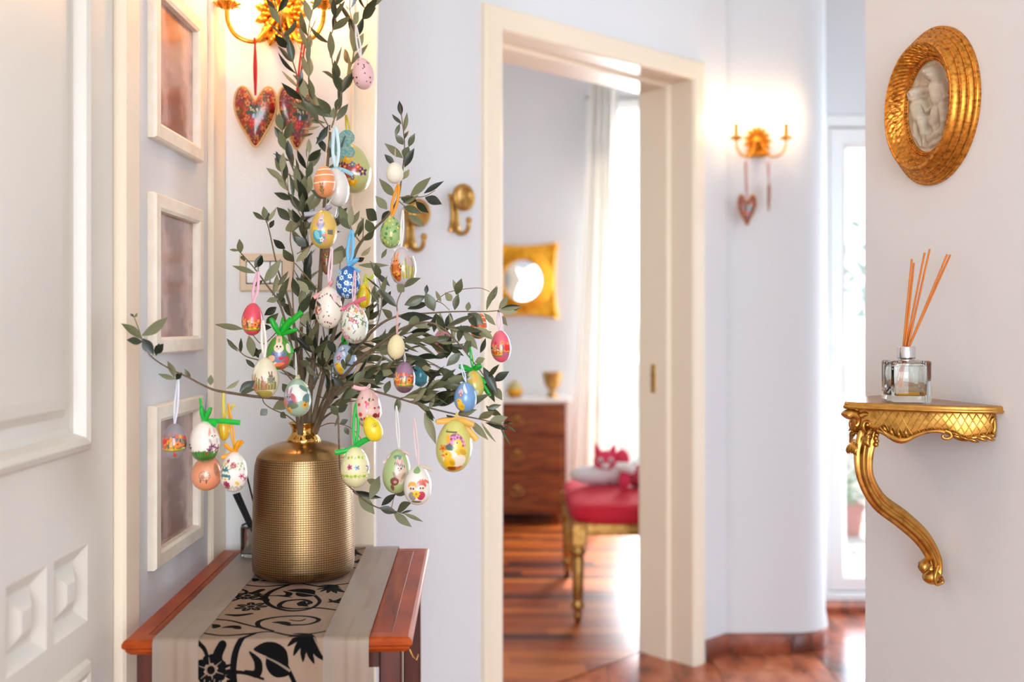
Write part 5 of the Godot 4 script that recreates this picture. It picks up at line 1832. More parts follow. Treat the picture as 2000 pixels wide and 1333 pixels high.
	for sd in [-1.0, 1.0]:      # volutes, leaves and drops at the top of the leg
		var vp := []
		var vr := []
		for k in 41:
			var f := k / 40.0
			var g := PI * 0.75 - f * 8.2
			var rr := 0.0185 * (1.0 - 0.82 * f)
			vp.append(Vector3(sd * (0.014 + 0.006 * f), -0.036 + sin(g) * rr, 0.152 - cos(g) * rr * 0.9))
			vr.append(0.0046 * (1.0 - 0.55 * f))
		tube(s, vp, vr, 8)
		ball(s, Vector3(sd * 0.016, -0.036, 0.152), Vector3(0.006, 0.0045, 0.0045), 10)
		for k in 5:
			var g := -0.3 - k * 0.45
			acanthus(s, Vector3(sd * 0.014, -0.044 - 0.003 * k, 0.145 + 0.003 * k), Vector3(sd * 0.5, sin(g), cos(g) * 0.6), Vector3(sd, 0.2, 0.4), 0.022, 0.011)
		for k in 4:
			ball(s, Vector3(sd * (0.017 + 0.004 * (k % 2)), -0.052 - 0.005 * k, 0.135 + 0.004 * (k % 2)), Vector3(0.0042, 0.0042, 0.0042), 8)
	var hp := []
	for k in 21:
		var g := PI * 0.2 + k / 20.0 * 3.6
		hp.append(Vector3(0, -0.030 + 0.011 * sin(g), 0.170 + 0.011 * cos(g)))
	tube(s, hp, lerp_list([0.008, 0.009, 0.006], 21), 10, true, 1.4)
	for k in 5:
		acanthus(s, Vector3(0.004 * (k - 2), -0.060 - 0.012 * absf(k - 2) * 0.3, 0.164), Vector3(0.12 * (k - 2), -1, 0.1), Vector3(0, 0, 1), 0.028 - 0.003 * absf(k - 2), 0.011)
	obj("carved_volutes", done(s), M.gold_shelf, t)


func build_clear_diffuser() -> void:
	var z := 1.630
	var lo := at(1770, 780, z)
	var y0 := SHELF_Y + 0.0006
	var t := thing("glass_reed_diffuser", "square clear glass bottle with a silver collar and brown reeds on the gilt shelf", "diffuser", Vector3(lo.x, y0, lo.z), Basis(Vector3.UP, -0.08))
	var w := 0.062
	var h := 0.0655
	var s := begin()
	var lv := [[0.0, 0.0025], [0.0012, 0.0005], [0.004, 0.0], [h - 0.004, 0.0], [h - 0.001, 0.0008], [h, 0.0035]]
	rounded_tower(s, lv, w, 0.005, false)
	lathe_cap(s, h, w - 0.007, 0.0)
	var cav := [[0.0105, 0.009], [0.012, 0.0068], [h - 0.010, 0.0062], [h - 0.006, 0.0085], [h - 0.005, 0.012]]
	rounded_tower(s, cav, w, 0.006, true)
	obj("glass_bottle", done(s), M.bottle_glass, t)
	s = begin()
	rounded_tower(s, [[0.0107, 0.0092], [0.0122, 0.0071], [0.0165, 0.0070]], w, 0.006, false)
	obj("fragrance_oil", done(s), M.liquid, t)
	s = begin()
	lathe(s, [Vector2(0.0125, h), Vector2(0.0125, h + 0.003), Vector2(0.0140, h + 0.0032), Vector2(0.0142, h + 0.005), Vector2(0.0142, h + 0.021), Vector2(0.0134, h + 0.0222), Vector2(0.0090, h + 0.0222), Vector2(0.0080, h + 0.020), Vector2(0.0080, h)], 36)
	obj("collar", done(s), M.chrome, t)
	var tops := [[1781, 506, 0.0], [1785, 514, 0.006], [1806, 494, -0.004], [1816, 487, 0.004], [1850, 497, -0.008], [1856, 498, 0.002]]
	for k in tops.size():
		var inv: Transform3D = t.transform.affine_inverse()
		var tip: Vector3 = inv * at(tops[k][0], tops[k][1], z + tops[k][2])
		var neck := Vector3([-0.0045, -0.0025, 0.0005, 0.0015, 0.004, 0.005][k], h + 0.0215, [0.0, 0.003, -0.003, 0.003, 0.0, -0.002][k])
		var foot := neck + (neck - tip).normalized() * 0.068
		foot.x = clampf(foot.x, -0.021, 0.021)
		obj("reed", done(tube(begin(), [foot, neck, tip], 0.00165, 8)), M.reed, t)


# a square tower with rounded edges; levels of (height, inset)
func rounded_tower(s: SurfaceTool, lv: Array, w: float, r: float, inside: bool) -> void:
	var rows := []
	for l in lv:
		var row := PackedVector3Array()
		var hw: float = w / 2 - l[1]
		for c in 4:
			for k in 5:
				var a := PI / 2 * c + PI / 2 * k / 4.0
				var cx := (hw - r) * (1.0 if c in [0, 3] else -1.0)
				var cz := (hw - r) * (1.0 if c in [2, 3] else -1.0)
				row.append(Vector3(cx + r * cos(a), l[0], cz - r * sin(a)))
		row.append(row[0])
		rows.append(row)
	grid(s, rows, 2, inside)
	for e in [0, lv.size() - 1]:
		var ring: PackedVector3Array = rows[e]
		var c := Vector3(0, lv[e][0], 0)
		for j in ring.size() - 1:
			if (e == 0) != inside:
				tri(s, c, ring[j + 1], ring[j])
			else:
				tri(s, c, ring[j], ring[j + 1])


func lathe_cap(_s: SurfaceTool, _h: float, _w: float, _x: float) -> void:
	pass


# ---------------------------------------------------------------- olive branches

var leaf_meshes := []
var leaf_rng := RandomNumberGenerator.new()


func make_leaf_meshes() -> void:
	for k in 9:
		var curl: float = [0.10, -0.08, 0.18][k % 3]
		var fold: float = [0.30, 0.18, 0.40][k / 3]
		var m: ArrayMesh = null
		for side in 2:
			var rows := []
			for i in 8:
				var f := i / 7.0
				var w := 0.5 * pow(sin(PI * pow(f, 0.88)), 1.1) + (0.03 if i == 0 else 0.0)
				var row := PackedVector3Array()
				for j in 5:
					var q := -1.0 + 0.5 * j
					row.append(Vector3(q * w, f, curl * 4.0 * f * (1.0 - f) * 0.45 + curl * 0.4 * f * f + fold * 0.22 * absf(q) * w - 0.006 * side))
				rows.append(row)
			var s := begin()
			grid(s, rows, 1, side == 1)
			s.generate_normals()
			m = s.commit(m) if m else s.commit()
		m.surface_set_material(0, M.leaf_top[k % 3])
		m.surface_set_material(1, M.leaf_under[(k / 3 + k) % 3])
		leaf_meshes.append(m)


func add_leaf(t: Node3D, base: Vector3, tip: Vector3, wide: float, facing: Vector3) -> void:
	var d := tip - base
	var l := d.length()
	var y := d / l
	var n := (facing - y * facing.dot(y)).normalized()
	if leaf_rng.randf() < 0.48:
		n = -n
	var x := y.cross(n).normalized()
	var o := MeshInstance3D.new()
	o.name = "leaf"
	o.mesh = leaf_meshes[leaf_rng.randi() % leaf_meshes.size()]
	o.transform = Transform3D(Basis(x * wide, y * l, n * l), base - t.position)
	t.add_child(o, true)


# paths: each [[x, y, depth], ...] in pixels; radii; then leaves in pairs: [from, to, spacing px, length px, width px, spread] or [] ; leaves: [[base x, y, tip x, y, width], ...]
func branch(label: String, paths: Array, leaves: Array) -> void:
	var first: Array = paths[0].at[0]
	var t := thing("olive_branch", label, "branch", at(first[0], first[1], first[2]), Basis(), "olive branches in the gold vase")
	var stem := begin()
	var all_pts := []
	for p in paths:
		var pts := []
		for q in p.at:
			pts.append(at(q[0], q[1], q[2]))
		var fine := spline(pts, 6)
		for i in fine.size():
			all_pts.append(fine[i])
		var loc := []
		for v in fine:
			loc.append(v - t.position)
		var rr := lerp_list(p.r, loc.size())
		if p == paths[0]:
			tube(stem, loc, rr, 8)
		else:
			obj("twig", done(tube(begin(), loc, rr, 6)), M.twig, t)
		if p.has("auto"):
			var a: Array = p.auto
			var total := 0.0
			for i in range(1, fine.size()):
				total += fine[i].distance_to(fine[i - 1])
			var px: float = fine[0].z * -1.0 / F
			var d: float = total * a[0]
			var phase: float = leaf_rng.randf() * TAU
			while d <= total * a[1] + 1e-6:
				var at_d := walk(fine, d)
				var dir: Vector3 = at_d[1]
				var s1 := dir.cross(Vector3.BACK if absf(dir.z) < 0.9 else Vector3.UP).normalized()
				var s2 := dir.cross(s1)
				for k in 2:
					if leaf_rng.randf() < 0.06:
						continue
					var g := phase + PI * k + leaf_rng.randfn() * 0.25
					var radial := s1 * cos(g) + s2 * sin(g)
					var taper := lerpf(1.0, 0.72, (d / total - a[0]) / maxf(0.01, a[1] - a[0]))
					var spread: float = a[5] * 0.85 + leaf_rng.randfn() * 0.16
					var ld := (dir * cos(spread) + radial * sin(spread) + Vector3(0, -0.10, 0)).normalized()
					var len: float = a[3] * 1.16 * px * taper * (0.85 + 0.35 * leaf_rng.randf())
					var face := (radial.cross(ld).cross(ld) * -1.0 + Vector3(leaf_rng.randfn(), leaf_rng.randfn(), leaf_rng.randfn()) * 0.45 + Vector3(0, 0, 0.55)).normalized()
					add_leaf(t, at_d[0] + radial * 0.001, at_d[0] + ld * len, a[4] * 0.98 * px * (0.85 + 0.3 * leaf_rng.randf()), face)
				phase += PI / 2 + leaf_rng.randfn() * 0.2
				d += a[2] * 0.76 * px * (0.85 + 0.3 * leaf_rng.randf())
			if a[1] > 0.97:      # a closing pair at the tip
				var e: Vector3 = fine[-1]
				var ed: Vector3 = (fine[-1] - fine[-3]).normalized()
				add_leaf(t, e, e + ed.rotated(Vector3.BACK, 0.2) * a[3] * px * 0.7, a[4] * px * 0.7, Vector3(0.3, 0.2, 1))
	for q in leaves:
		var z := nearest_depth(all_pts, q[0], q[1])
		var face := Vector3(leaf_rng.randfn() * 0.35, 0.25 + leaf_rng.randfn() * 0.35, 1.0)
		add_leaf(t, at(q[0], q[1], z), at(q[2], q[3], z + leaf_rng.randfn() * 0.012), q[4] * 1.12 * z / F, face)
	obj("stem", done(stem), M.bark, t)


func walk(path: Array, d: float) -> Array:
	for i in range(1, path.size()):
		var l: float = path[i].distance_to(path[i - 1])
		if d <= l or i == path.size() - 1:
			return [path[i - 1].lerp(path[i], clampf(d / l, 0.0, 1.0)), (path[i] - path[i - 1]).normalized()]
		d -= l
	return [path[-1], Vector3.UP]


func nearest_depth(pts: Array, px: float, py: float) -> float:
	var best := 1e9
	var z := 1.7
	for p in pts:
		var d := Vector2(CX + p.x / -p.z * F - px, HY + (EYE - p.y) / -p.z * F - py).length()
		if d < best:
			best = d
			z = -p.z
	return z


func build_branches() -> void:
	leaf_rng.seed = 41
	make_leaf_meshes()
	branch("tallest olive branch, its four shoots rising in front of the gold sconce", [
		{"at": [[602, 846, 1.768], [606, 760, 1.765], [614, 690, 1.77], [622, 600, 1.785], [628, 500, 1.80], [632, 420, 1.81], [639, 330, 1.815], [645, 258, 1.815]], "r": [0.0052, 0.0048, 0.0042, 0.0036, 0.0028, 0.0022]},
		{"at": [[645, 262, 1.815], [612, 225, 1.81], [587, 186, 1.81], [578, 140, 1.80], [564, 99, 1.80], [550, 58, 1.79], [538, 8, 1.79], [528, -40, 1.79]], "r": [0.0014, 0.0010], "auto": [0.10, 1.0, 33, 44, 16, 0.62]},
		{"at": [[645, 254, 1.815], [628, 222, 1.82], [612, 198, 1.83], [603, 148, 1.83], [600, 92, 1.83], [605, 43, 1.83], [613, 8, 1.83], [620, -40, 1.83]], "r": [0.0014, 0.0010], "auto": [0.16, 1.0, 33, 46, 16, 0.60]},
		{"at": [[647, 250, 1.815], [660, 210, 1.81], [666, 181, 1.80], [654, 145, 1.80], [647, 107, 1.80], [644, 79, 1.80], [654, 45, 1.80], [656, 8, 1.80], [652, -40, 1.80]], "r": [0.0014, 0.0010], "auto": [0.16, 1.0, 34, 45, 16, 0.62]},
		{"at": [[650, 244, 1.815], [667, 180, 1.82], [688, 120, 1.83], [691, 82, 1.83], [690, 50, 1.83], [683, 13, 1.83], [690, -40, 1.83]], "r": [0.0014, 0.0010], "auto": [0.24, 1.0, 34, 44, 18, 0.66]},
		{"at": [[690, 60, 1.83], [706, 40, 1.82], [716, 14, 1.82], [720, -30, 1.82]], "r": [0.001, 0.0007], "auto": [0.3, 1.0, 30, 42, 17, 0.7]},
	], [[649, 229, 604, 206, 16], [647, 223, 617, 189, 16], [653, 233, 652, 210, 13], [656, 217, 670, 186, 14], [657, 236, 680, 204, 13], [636, 240, 596, 236, 9], [625, 247, 588, 250, 11], [612, 261, 584, 267, 6], [645, 244, 616, 283, 13], [640, 300, 618, 268, 12], [641, 310, 660, 275, 12], [637, 345, 660, 318, 12], [634, 388, 606, 372, 15], [638, 398, 652, 370, 12]])
	branch("olive branch rising close left of the tallest one, below the hearts", [
		{"at": [[597, 846, 1.762], [592, 760, 1.77], [588, 690, 1.79], [590, 600, 1.81], [596, 500, 1.83], [592, 400, 1.83], [580, 350, 1.83], [562, 305, 1.83], [553, 272, 1.83], [551, 250, 1.83]], "r": [0.0042, 0.0034, 0.0026, 0.0018, 0.0012, 0.0009], "auto": [0.42, 1.0, 25, 44, 16, 0.55]},
		{"at": [[594, 470, 1.83], [601, 400, 1.84], [598, 345, 1.85], [604, 300, 1.85]], "r": [0.0012, 0.0008], "auto": [0.25, 1.0, 24, 42, 15, 0.6]},
		{"at": [[592, 430, 1.83], [566, 380, 1.81], [552, 345, 1.80], [548, 322, 1.80]], "r": [0.0010, 0.0007], "auto": [0.25, 1.0, 23, 40, 14, 0.6]},
		{"at": [[596, 500, 1.83], [618, 462, 1.80], [640, 440, 1.78], [660, 425, 1.77]], "r": [0.0012, 0.0008], "auto": [0.3, 1.0, 24, 40, 14, 0.65]},
	], [[590, 440, 562, 405, 16], [592, 452, 614, 420, 16], [592, 480, 570, 455, 14]])
	branch("thin olive branch with sparse round leaves in front of the light switch", [
		{"at": [[593, 846, 1.755], [585, 740, 1.745], [575, 640, 1.74], [560, 575, 1.74], [545, 535, 1.74], [537, 503, 1.74], [525, 447, 1.74], [518, 428, 1.74]], "r": [0.0036, 0.0028, 0.0018, 0.0012, 0.0009]},
		{"at": [[575, 640, 1.74], [571, 560, 1.73], [574, 512, 1.73], [567, 470, 1.73], [570, 437, 1.73]], "r": [0.0014, 0.0009]},
		{"at": [[624, 570, 1.75], [600, 542, 1.74], [576, 514, 1.73]], "r": [0.0012, 0.0010]},
		{"at": [[622, 470, 1.78], [604, 482, 1.76], [580, 496, 1.74]], "r": [0.001, 0.0008]},
	], [[518, 430, 495, 414, 9], [518, 428, 514, 403, 13], [522, 432, 525, 415, 10], [520, 436, 540, 405, 7], [527, 446, 536, 430, 11], [557, 486, 534, 467, 16], [566, 431, 540, 405, 17], [570, 453, 566, 430, 24], [573, 452, 584, 430, 16], [598, 482, 576, 462, 17], [574, 512, 553, 484, 18], [578, 512, 604, 480, 14], [541, 536, 530, 578, 13], [563, 530, 533, 562, 11], [546, 592, 568, 542, 16], [582, 580, 571, 542, 15], [618, 566, 578, 541, 18], [582, 548, 604, 574, 14], [584, 432, 608, 412, 12], [586, 600, 596, 558, 15], [556, 600, 540, 572, 15], [580, 616, 610, 574, 17], [577, 620, 548, 590, 16], [584, 640, 614, 604, 17], [580, 668, 556, 636, 16], [588, 672, 612, 650, 14]])
	branch("low olive branch with narrow leaves spreading left below the red egg", [
		{"at": [[589, 846, 1.745], [588, 770, 1.72], [574, 700, 1.70], [560, 640, 1.69], [545, 592, 1.68], [518, 553, 1.68], [499, 527, 1.68], [480, 505, 1.68], [466, 490, 1.68]], "r": [0.0034, 0.0026, 0.0018, 0.0012, 0.0008]},
		{"at": [[572, 745, 1.71], [545, 718, 1.70], [505, 704, 1.69], [478, 695, 1.68], [458, 675, 1.68], [443, 662, 1.68]], "r": [0.0014, 0.0010, 0.0007]},
		{"at": [[548, 640, 1.69], [515, 672, 1.69], [494, 655, 1.69]], "r": [0.001, 0.0007]},
	], [[470, 495, 467, 466, 12], [466, 490, 448, 488, 6], [472, 500, 478, 512, 9], [499, 534, 454, 520, 10], [498, 524, 510, 497, 12], [505, 522, 512, 498, 10], [515, 552, 548, 505, 17], [513, 548, 494, 560, 9], [475, 643, 420, 634, 11], [443, 662, 466, 688, 8], [470, 690, 470, 660, 10], [486, 656, 494, 698, 16], [494, 697, 512, 683, 12], [480, 702, 500, 720, 9], [505, 700, 495, 676, 10], [543, 583, 520, 590, 12], [540, 600, 516, 616, 14], [520, 632, 545, 610, 14], [530, 640, 502, 645, 14], [555, 660, 530, 668, 13], [560, 690, 534, 700, 12], [567, 700, 590, 676, 13]])
	branch("long olive branch reaching far left past the glass frames with eggs hung along it", [
		{"at": [[585, 848, 1.735], [580, 812, 1.70], [570, 785, 1.67], [548, 779, 1.62], [499, 775, 1.57], [451, 768, 1.53], [422, 763, 1.51], [399, 754, 1.50], [363, 735, 1.49], [340, 725, 1.48], [310, 708, 1.47], [289, 689, 1.46], [276, 660, 1.45]], "r": [0.0032, 0.0028, 0.0022, 0.0016, 0.0012, 0.0009]},
		{"at": [[276, 660, 1.45], [269, 638, 1.45], [262, 620, 1.45]], "r": [0.0009, 0.0006]},
		{"at": [[582, 830, 1.735], [560, 812, 1.70], [533, 800, 1.68], [516, 788, 1.67], [513, 776, 1.66]], "r": [0.0013, 0.0007]},
	], [[277, 656, 326, 619, 22], [276, 662, 235, 634, 18], [278, 668, 248, 664, 14], [279, 662, 301, 694, 19], [303, 692, 320, 672, 17], [305, 696, 312, 672, 11], [262, 620, 268, 612, 5], [262, 620, 255, 614, 5], [341, 738, 326, 706, 15], [344, 741, 309, 730, 9], [344, 742, 356, 728, 14], [411, 753, 412, 732, 11], [441, 760, 467, 741, 11], [468, 766, 498, 744, 18], [470, 768, 500, 764, 16], [533, 799, 572, 782, 20], [522, 800, 508, 812, 14], [548, 806, 560, 818, 11], [566, 770, 552, 750, 14], [372, 740, 360, 720, 8]])
	branch("drooping olive branch hanging down right of the vase below the yellow eggs", [
		{"at": [[612, 846, 1.76], [628, 822, 1.73], [645, 808, 1.69], [658, 806, 1.67], [661, 830, 1.66], [662, 870, 1.655], [664, 915, 1.65], [672, 940, 1.645], [690, 958, 1.64], [712, 978, 1.635], [740, 993, 1.63], [766, 998, 1.63], [790, 1004, 1.63]], "r": [0.0024, 0.0016, 0.0013, 0.0012, 0.0009]},
		{"at": [[614, 840, 1.75], [640, 828, 1.71], [665, 829, 1.68], [684, 836, 1.67], [700, 850, 1.66], [708, 868, 1.66]], "r": [0.0010, 0.0005]},
		{"at": [[764, 995, 1.63], [770, 970, 1.63], [778, 950, 1.63]], "r": [0.0007, 0.0005]},
		{"at": [[640, 812, 1.70], [655, 795, 1.69], [668, 775, 1.68]], "r": [0.0010, 0.0007]},
	], [[688, 960, 746, 972, 14], [722, 975, 740, 931, 18], [700, 970, 731, 1006, 20], [716, 938, 745, 945, 12], [745, 988, 775, 965, 13], [774, 968, 802, 958, 12], [741, 992, 776, 1002, 14], [776, 999, 806, 983, 18], [769, 1002, 806, 1031, 15], [787, 1003, 826, 1020, 7], [785, 1002, 806, 997, 4], [770, 968, 790, 942, 8], [664, 828, 680, 820, 10], [673, 834, 681, 850, 9], [660, 812, 644, 792, 15], [658, 806, 680, 790, 13], [662, 812, 652, 834, 0.1 * 80]])
	branch("upright olive branch on the right, its tip standing clear against the pale wall", [
		{"at": [[606, 846, 1.77], [630, 740, 1.765], [655, 640, 1.76], [676, 560, 1.76], [692, 500, 1.755], [706, 472, 1.75], [732, 446, 1.745], [760, 418, 1.74], [778, 385, 1.735], [784, 350, 1.735], [788, 318, 1.735], [790, 280, 1.735], [785, 232, 1.735], [781, 205, 1.735]], "r": [0.0040, 0.0034, 0.0028, 0.0020, 0.0014, 0.0011, 0.0008]},
		{"at": [[778, 386, 1.735], [800, 384, 1.73], [828, 384, 1.725], [850, 372, 1.72]], "r": [0.0010, 0.0006]},
		{"at": [[778, 392, 1.735], [792, 404, 1.73], [806, 412, 1.725]], "r": [0.0010, 0.0006]},
		{"at": [[704, 474, 1.75], [690, 455, 1.745], [684, 440, 1.745]], "r": [0.0012, 0.0008]},
		{"at": [[684, 470, 1.75], [666, 507, 1.75], [664, 530, 1.75]], "r": [0.0010, 0.0008]},
		{"at": [[708, 470, 1.75], [710, 440, 1.745], [706, 425, 1.745]], "r": [0.0010, 0.0007]},
	], [[784, 226, 780, 197, 10], [784, 243, 766, 222, 12], [790, 256, 796, 220, 11], [772, 266, 781, 242, 8], [788, 283, 771, 262, 12], [790, 272, 799, 255, 8], [798, 287, 811, 260, 11], [787, 309, 750, 280, 14], [789, 309, 799, 286, 16], [790, 327, 810, 289, 14], [770, 321, 751, 301, 12], [786, 351, 800, 331, 15], [770, 383, 739, 347, 15], [756, 409, 733, 382, 16], [801, 384, 843, 347, 20], [828, 378, 868, 354, 10], [830, 386, 863, 400, 19], [798, 420, 828, 443, 15], [812, 394, 838, 416, 14], [788, 404, 825, 420, 14], [783, 388, 814, 392, 16], [786, 396, 816, 378, 14], [736, 430, 713, 408, 22], [730, 456, 716, 428, 19], [745, 430, 760, 412, 10], [684, 445, 688, 402, 12], [688, 440, 703, 412, 12], [684, 448, 659, 424, 15], [682, 445, 660, 400, 17], [700, 462, 712, 425, 12], [690, 466, 706, 440, 12], [712, 470, 732, 448, 12], [705, 500, 724, 480, 10], [698, 512, 712, 504, 12], [660, 510, 668, 480, 24], [648, 518, 668, 490, 22], [700, 518, 760, 520, 12], [745, 505, 756, 486, 10], [736, 535, 762, 560, 10]])
	branch("long level olive branch pointing right to the gold mirror in the bedroom", [
		{"at": [[610, 846, 1.76], [650, 760, 1.72], [690, 690, 1.69], [735, 640, 1.67], [777, 618, 1.66], [840, 612, 1.65], [890, 609, 1.64], [945, 609, 1.63], [974, 607, 1.63]], "r": [0.0034, 0.0026, 0.0018, 0.0012, 0.0008]},
		{"at": [[842, 600, 1.66], [868, 575, 1.66], [900, 566, 1.66], [936, 563, 1.66], [956, 570, 1.66]], "r": [0.0008, 0.0005]},
		{"at": [[848, 588, 1.66], [862, 592, 1.65], [878, 606, 1.645]], "r": [0.0008, 0.0006]},
		{"at": [[777, 618, 1.66], [776, 590, 1.66], [790, 560, 1.66], [798, 550, 1.66]], "r": [0.0011, 0.0007]},
		{"at": [[735, 640, 1.67], [745, 600, 1.67], [744, 565, 1.67], [738, 540, 1.67]], "r": [0.0011, 0.0007], "auto": [0.2, 1.0, 26, 46, 14, 0.7]},
	], [[972, 609, 1018, 600, 14], [972, 606, 1012, 610, 12], [974, 604, 992, 578, 12], [978, 604, 1020, 598, 8], [950, 606, 972, 560, 11], [958, 590, 972, 560, 8], [888, 606, 896, 574, 13], [891, 576, 902, 543, 15], [895, 575, 884, 546, 9], [945, 612, 968, 636, 10], [914, 612, 932, 640, 14], [916, 612, 945, 634, 20], [981, 618, 993, 638, 10], [913, 608, 916, 590, 10], [862, 590, 852, 568, 8], [882, 588, 868, 570, 13], [848, 608, 830, 572, 20], [775, 600, 740, 564, 14], [790, 596, 832, 578, 18], [796, 604, 838, 594, 15], [778, 618, 850, 622, 18], [788, 562, 823, 545, 16], [790, 570, 774, 556, 16], [832, 575, 834, 556, 8], [800, 628, 842, 640, 14], [765, 622, 742, 602, 14], [860, 612, 862, 652, 16], [852, 612, 848, 650, 16], [820, 616, 796, 640, 15], [880, 612, 872, 648, 15]])
	branch("arching olive branch drooping to the right between the pink and the blue egg", [
		{"at": [[614, 848, 1.765], [655, 760, 1.70], [700, 705, 1.66], [745, 670, 1.63], [790, 640, 1.615], [835, 630, 1.60], [870, 645, 1.595], [896, 672, 1.59], [920, 702, 1.585], [942, 730, 1.58], [958, 755, 1.58]], "r": [0.0032, 0.0024, 0.0016, 0.0011, 0.0007]},
		{"at": [[745, 670, 1.63], [800, 664, 1.61], [850, 668, 1.60], [880, 676, 1.60]], "r": [0.0011, 0.0007], "auto": [0.1, 1.0, 22, 52, 15, 0.55]},
		{"at": [[720, 690, 1.65], [770, 690, 1.62], [820, 700, 1.61], [860, 720, 1.60], [884, 745, 1.60]], "r": [0.0011, 0.0007], "auto": [0.15, 1.0, 22, 54, 15, 0.5]},
		{"at": [[860, 640, 1.60], [890, 640, 1.60], [920, 650, 1.60]], "r": [0.0009, 0.0006], "auto": [0.2, 1.0, 22, 50, 15, 0.6]},
	], [[944, 718, 972, 772, 17], [942, 736, 966, 787, 17], [964, 745, 995, 726, 15], [952, 738, 974, 712, 10], [964, 756, 981, 783, 15], [905, 760, 934, 708, 17], [900, 690, 872, 716, 16], [896, 668, 900, 634, 13], [880, 660, 872, 700, 17], [912, 694, 918, 660, 14], [928, 708, 948, 700, 12], [925, 655, 960, 648, 13], [930, 640, 962, 664, 14], [938, 690, 948, 660, 10], [886, 672, 874, 610, 10], [846, 700, 880, 690, 12], [830, 668, 870, 655, 14], [870, 648, 850, 612, 15]])
	branch("lowest long olive branch running right above the large yellow egg", [
		{"at": [[617, 848, 1.76], [640, 790, 1.71], [665, 760, 1.67], [690, 752, 1.64], [730, 764, 1.61], [780, 779, 1.59], [842, 798, 1.565], [892, 810, 1.55], [940, 820, 1.54], [974, 829, 1.535], [990, 832, 1.535]], "r": [0.0030, 0.0022, 0.0016, 0.0011, 0.0007]},
		{"at": [[780, 779, 1.59], [812, 770, 1.58], [850, 755, 1.57], [880, 745, 1.565]], "r": [0.0009, 0.0006], "auto": [0.1, 1.0, 20, 56, 15, 0.5]},
		{"at": [[800, 785, 1.585], [840, 778, 1.57], [870, 772, 1.56], [888, 770, 1.56]], "r": [0.0009, 0.0006], "auto": [0.1, 1.0, 22, 54, 15, 0.45]},
		{"at": [[690, 752, 1.64], [720, 735, 1.63], [750, 720, 1.62], [790, 715, 1.61]], "r": [0.0010, 0.0006], "auto": [0.1, 1.0, 24, 48, 14, 0.65]},
		{"at": [[974, 829, 1.535], [990, 826, 1.535], [1000, 828, 1.535]], "r": [0.0006, 0.0004]},
	], [[895, 808, 960, 772, 16], [893, 811, 932, 801, 14], [935, 818, 966, 802, 15], [955, 825, 992, 815, 16], [872, 811, 917, 851, 19], [829, 806, 851, 869, 17], [838, 800, 850, 770, 10], [916, 820, 954, 861, 13], [940, 826, 969, 863, 5], [948, 826, 992, 842, 10], [976, 834, 998, 872, 4], [990, 832, 1008, 846, 4], [984, 828, 1001, 824, 4], [949, 793, 981, 812, 13], [950, 798, 979, 791, 10], [846, 790, 896, 776, 16], [842, 795, 878, 770, 14], [812, 788, 860, 770, 16], [776, 778, 772, 808, 11], [779, 776, 782, 808, 11], [724, 760, 705, 788, 0.1 * 140], [700, 757, 672, 780, 14], [832, 800, 846, 822, 9], [752, 770, 762, 745, 13], [736, 752, 744, 720, 16], [745, 745, 752, 718, 15], [672, 756, 650, 736, 13], [690, 750, 716, 722, 15], [806, 786, 836, 758, 15]])
	branch("short inner olive branch filling the middle among the white and blue eggs", [
		{"at": [[605, 850, 1.78], [632, 780, 1.80], [660, 720, 1.81], [690, 670, 1.82], [715, 625, 1.82], [728, 590, 1.82]], "r": [0.0030, 0.0020, 0.0012, 0.0008], "auto": [0.30, 1.0, 22, 50, 15, 0.7]},
		{"at": [[660, 720, 1.81], [705, 700, 1.81], [760, 665, 1.80], [800, 650, 1.80], [830, 640, 1.80]], "r": [0.0011, 0.0007], "auto": [0.15, 1.0, 22, 52, 15, 0.6]},
		{"at": [[645, 745, 1.80], [630, 700, 1.80], [640, 660, 1.80], [650, 640, 1.80]], "r": [0.0011, 0.0007], "auto": [0.2, 1.0, 24, 44, 14, 0.7]},
		{"at": [[632, 780, 1.80], [680, 745, 1.80], [735, 725, 1.79], [790, 720, 1.78], [830, 730, 1.77]], "r": [0.0011, 0.0007], "auto": [0.2, 1.0, 23, 52, 15, 0.6]},
		{"at": [[618, 815, 1.79], [650, 790, 1.78], [690, 770, 1.77]], "r": [0.0011, 0.0007], "auto": [0.3, 1.0, 24, 44, 14, 0.6]},
		{"at": [[613, 812, 1.79], [640, 770, 1.74], [662, 735, 1.70], [676, 712, 1.68]], "r": [0.0012, 0.0008], "auto": [0.35, 1.0, 22, 44, 14, 0.75]},
		{"at": [[608, 790, 1.79], [590, 740, 1.80], [566, 712, 1.80], [548, 700, 1.80]], "r": [0.0011, 0.0007], "auto": [0.25, 1.0, 24, 44, 14, 0.7]},
		{"at": [[612, 760, 1.79], [632, 716, 1.74], [664, 690, 1.71], [700, 672, 1.69], [736, 664, 1.68]], "r": [0.0012, 0.0008], "auto": [0.2, 1.0, 22, 48, 14, 0.75]},
		{"at": [[622, 740, 1.79], [612, 690, 1.74], [606, 640, 1.72], [612, 600, 1.72]], "r": [0.0011, 0.0007], "auto": [0.25, 1.0, 24, 44, 14, 0.7]},
	], [[612, 690, 606, 640, 14], [606, 720, 585, 705, 16], [655, 690, 640, 665, 14], [636, 690, 625, 660, 12]])


# ---------------------------------------------------------------- painted eggs

const EW := 256
const EH := 160
var egg_meshes := {}


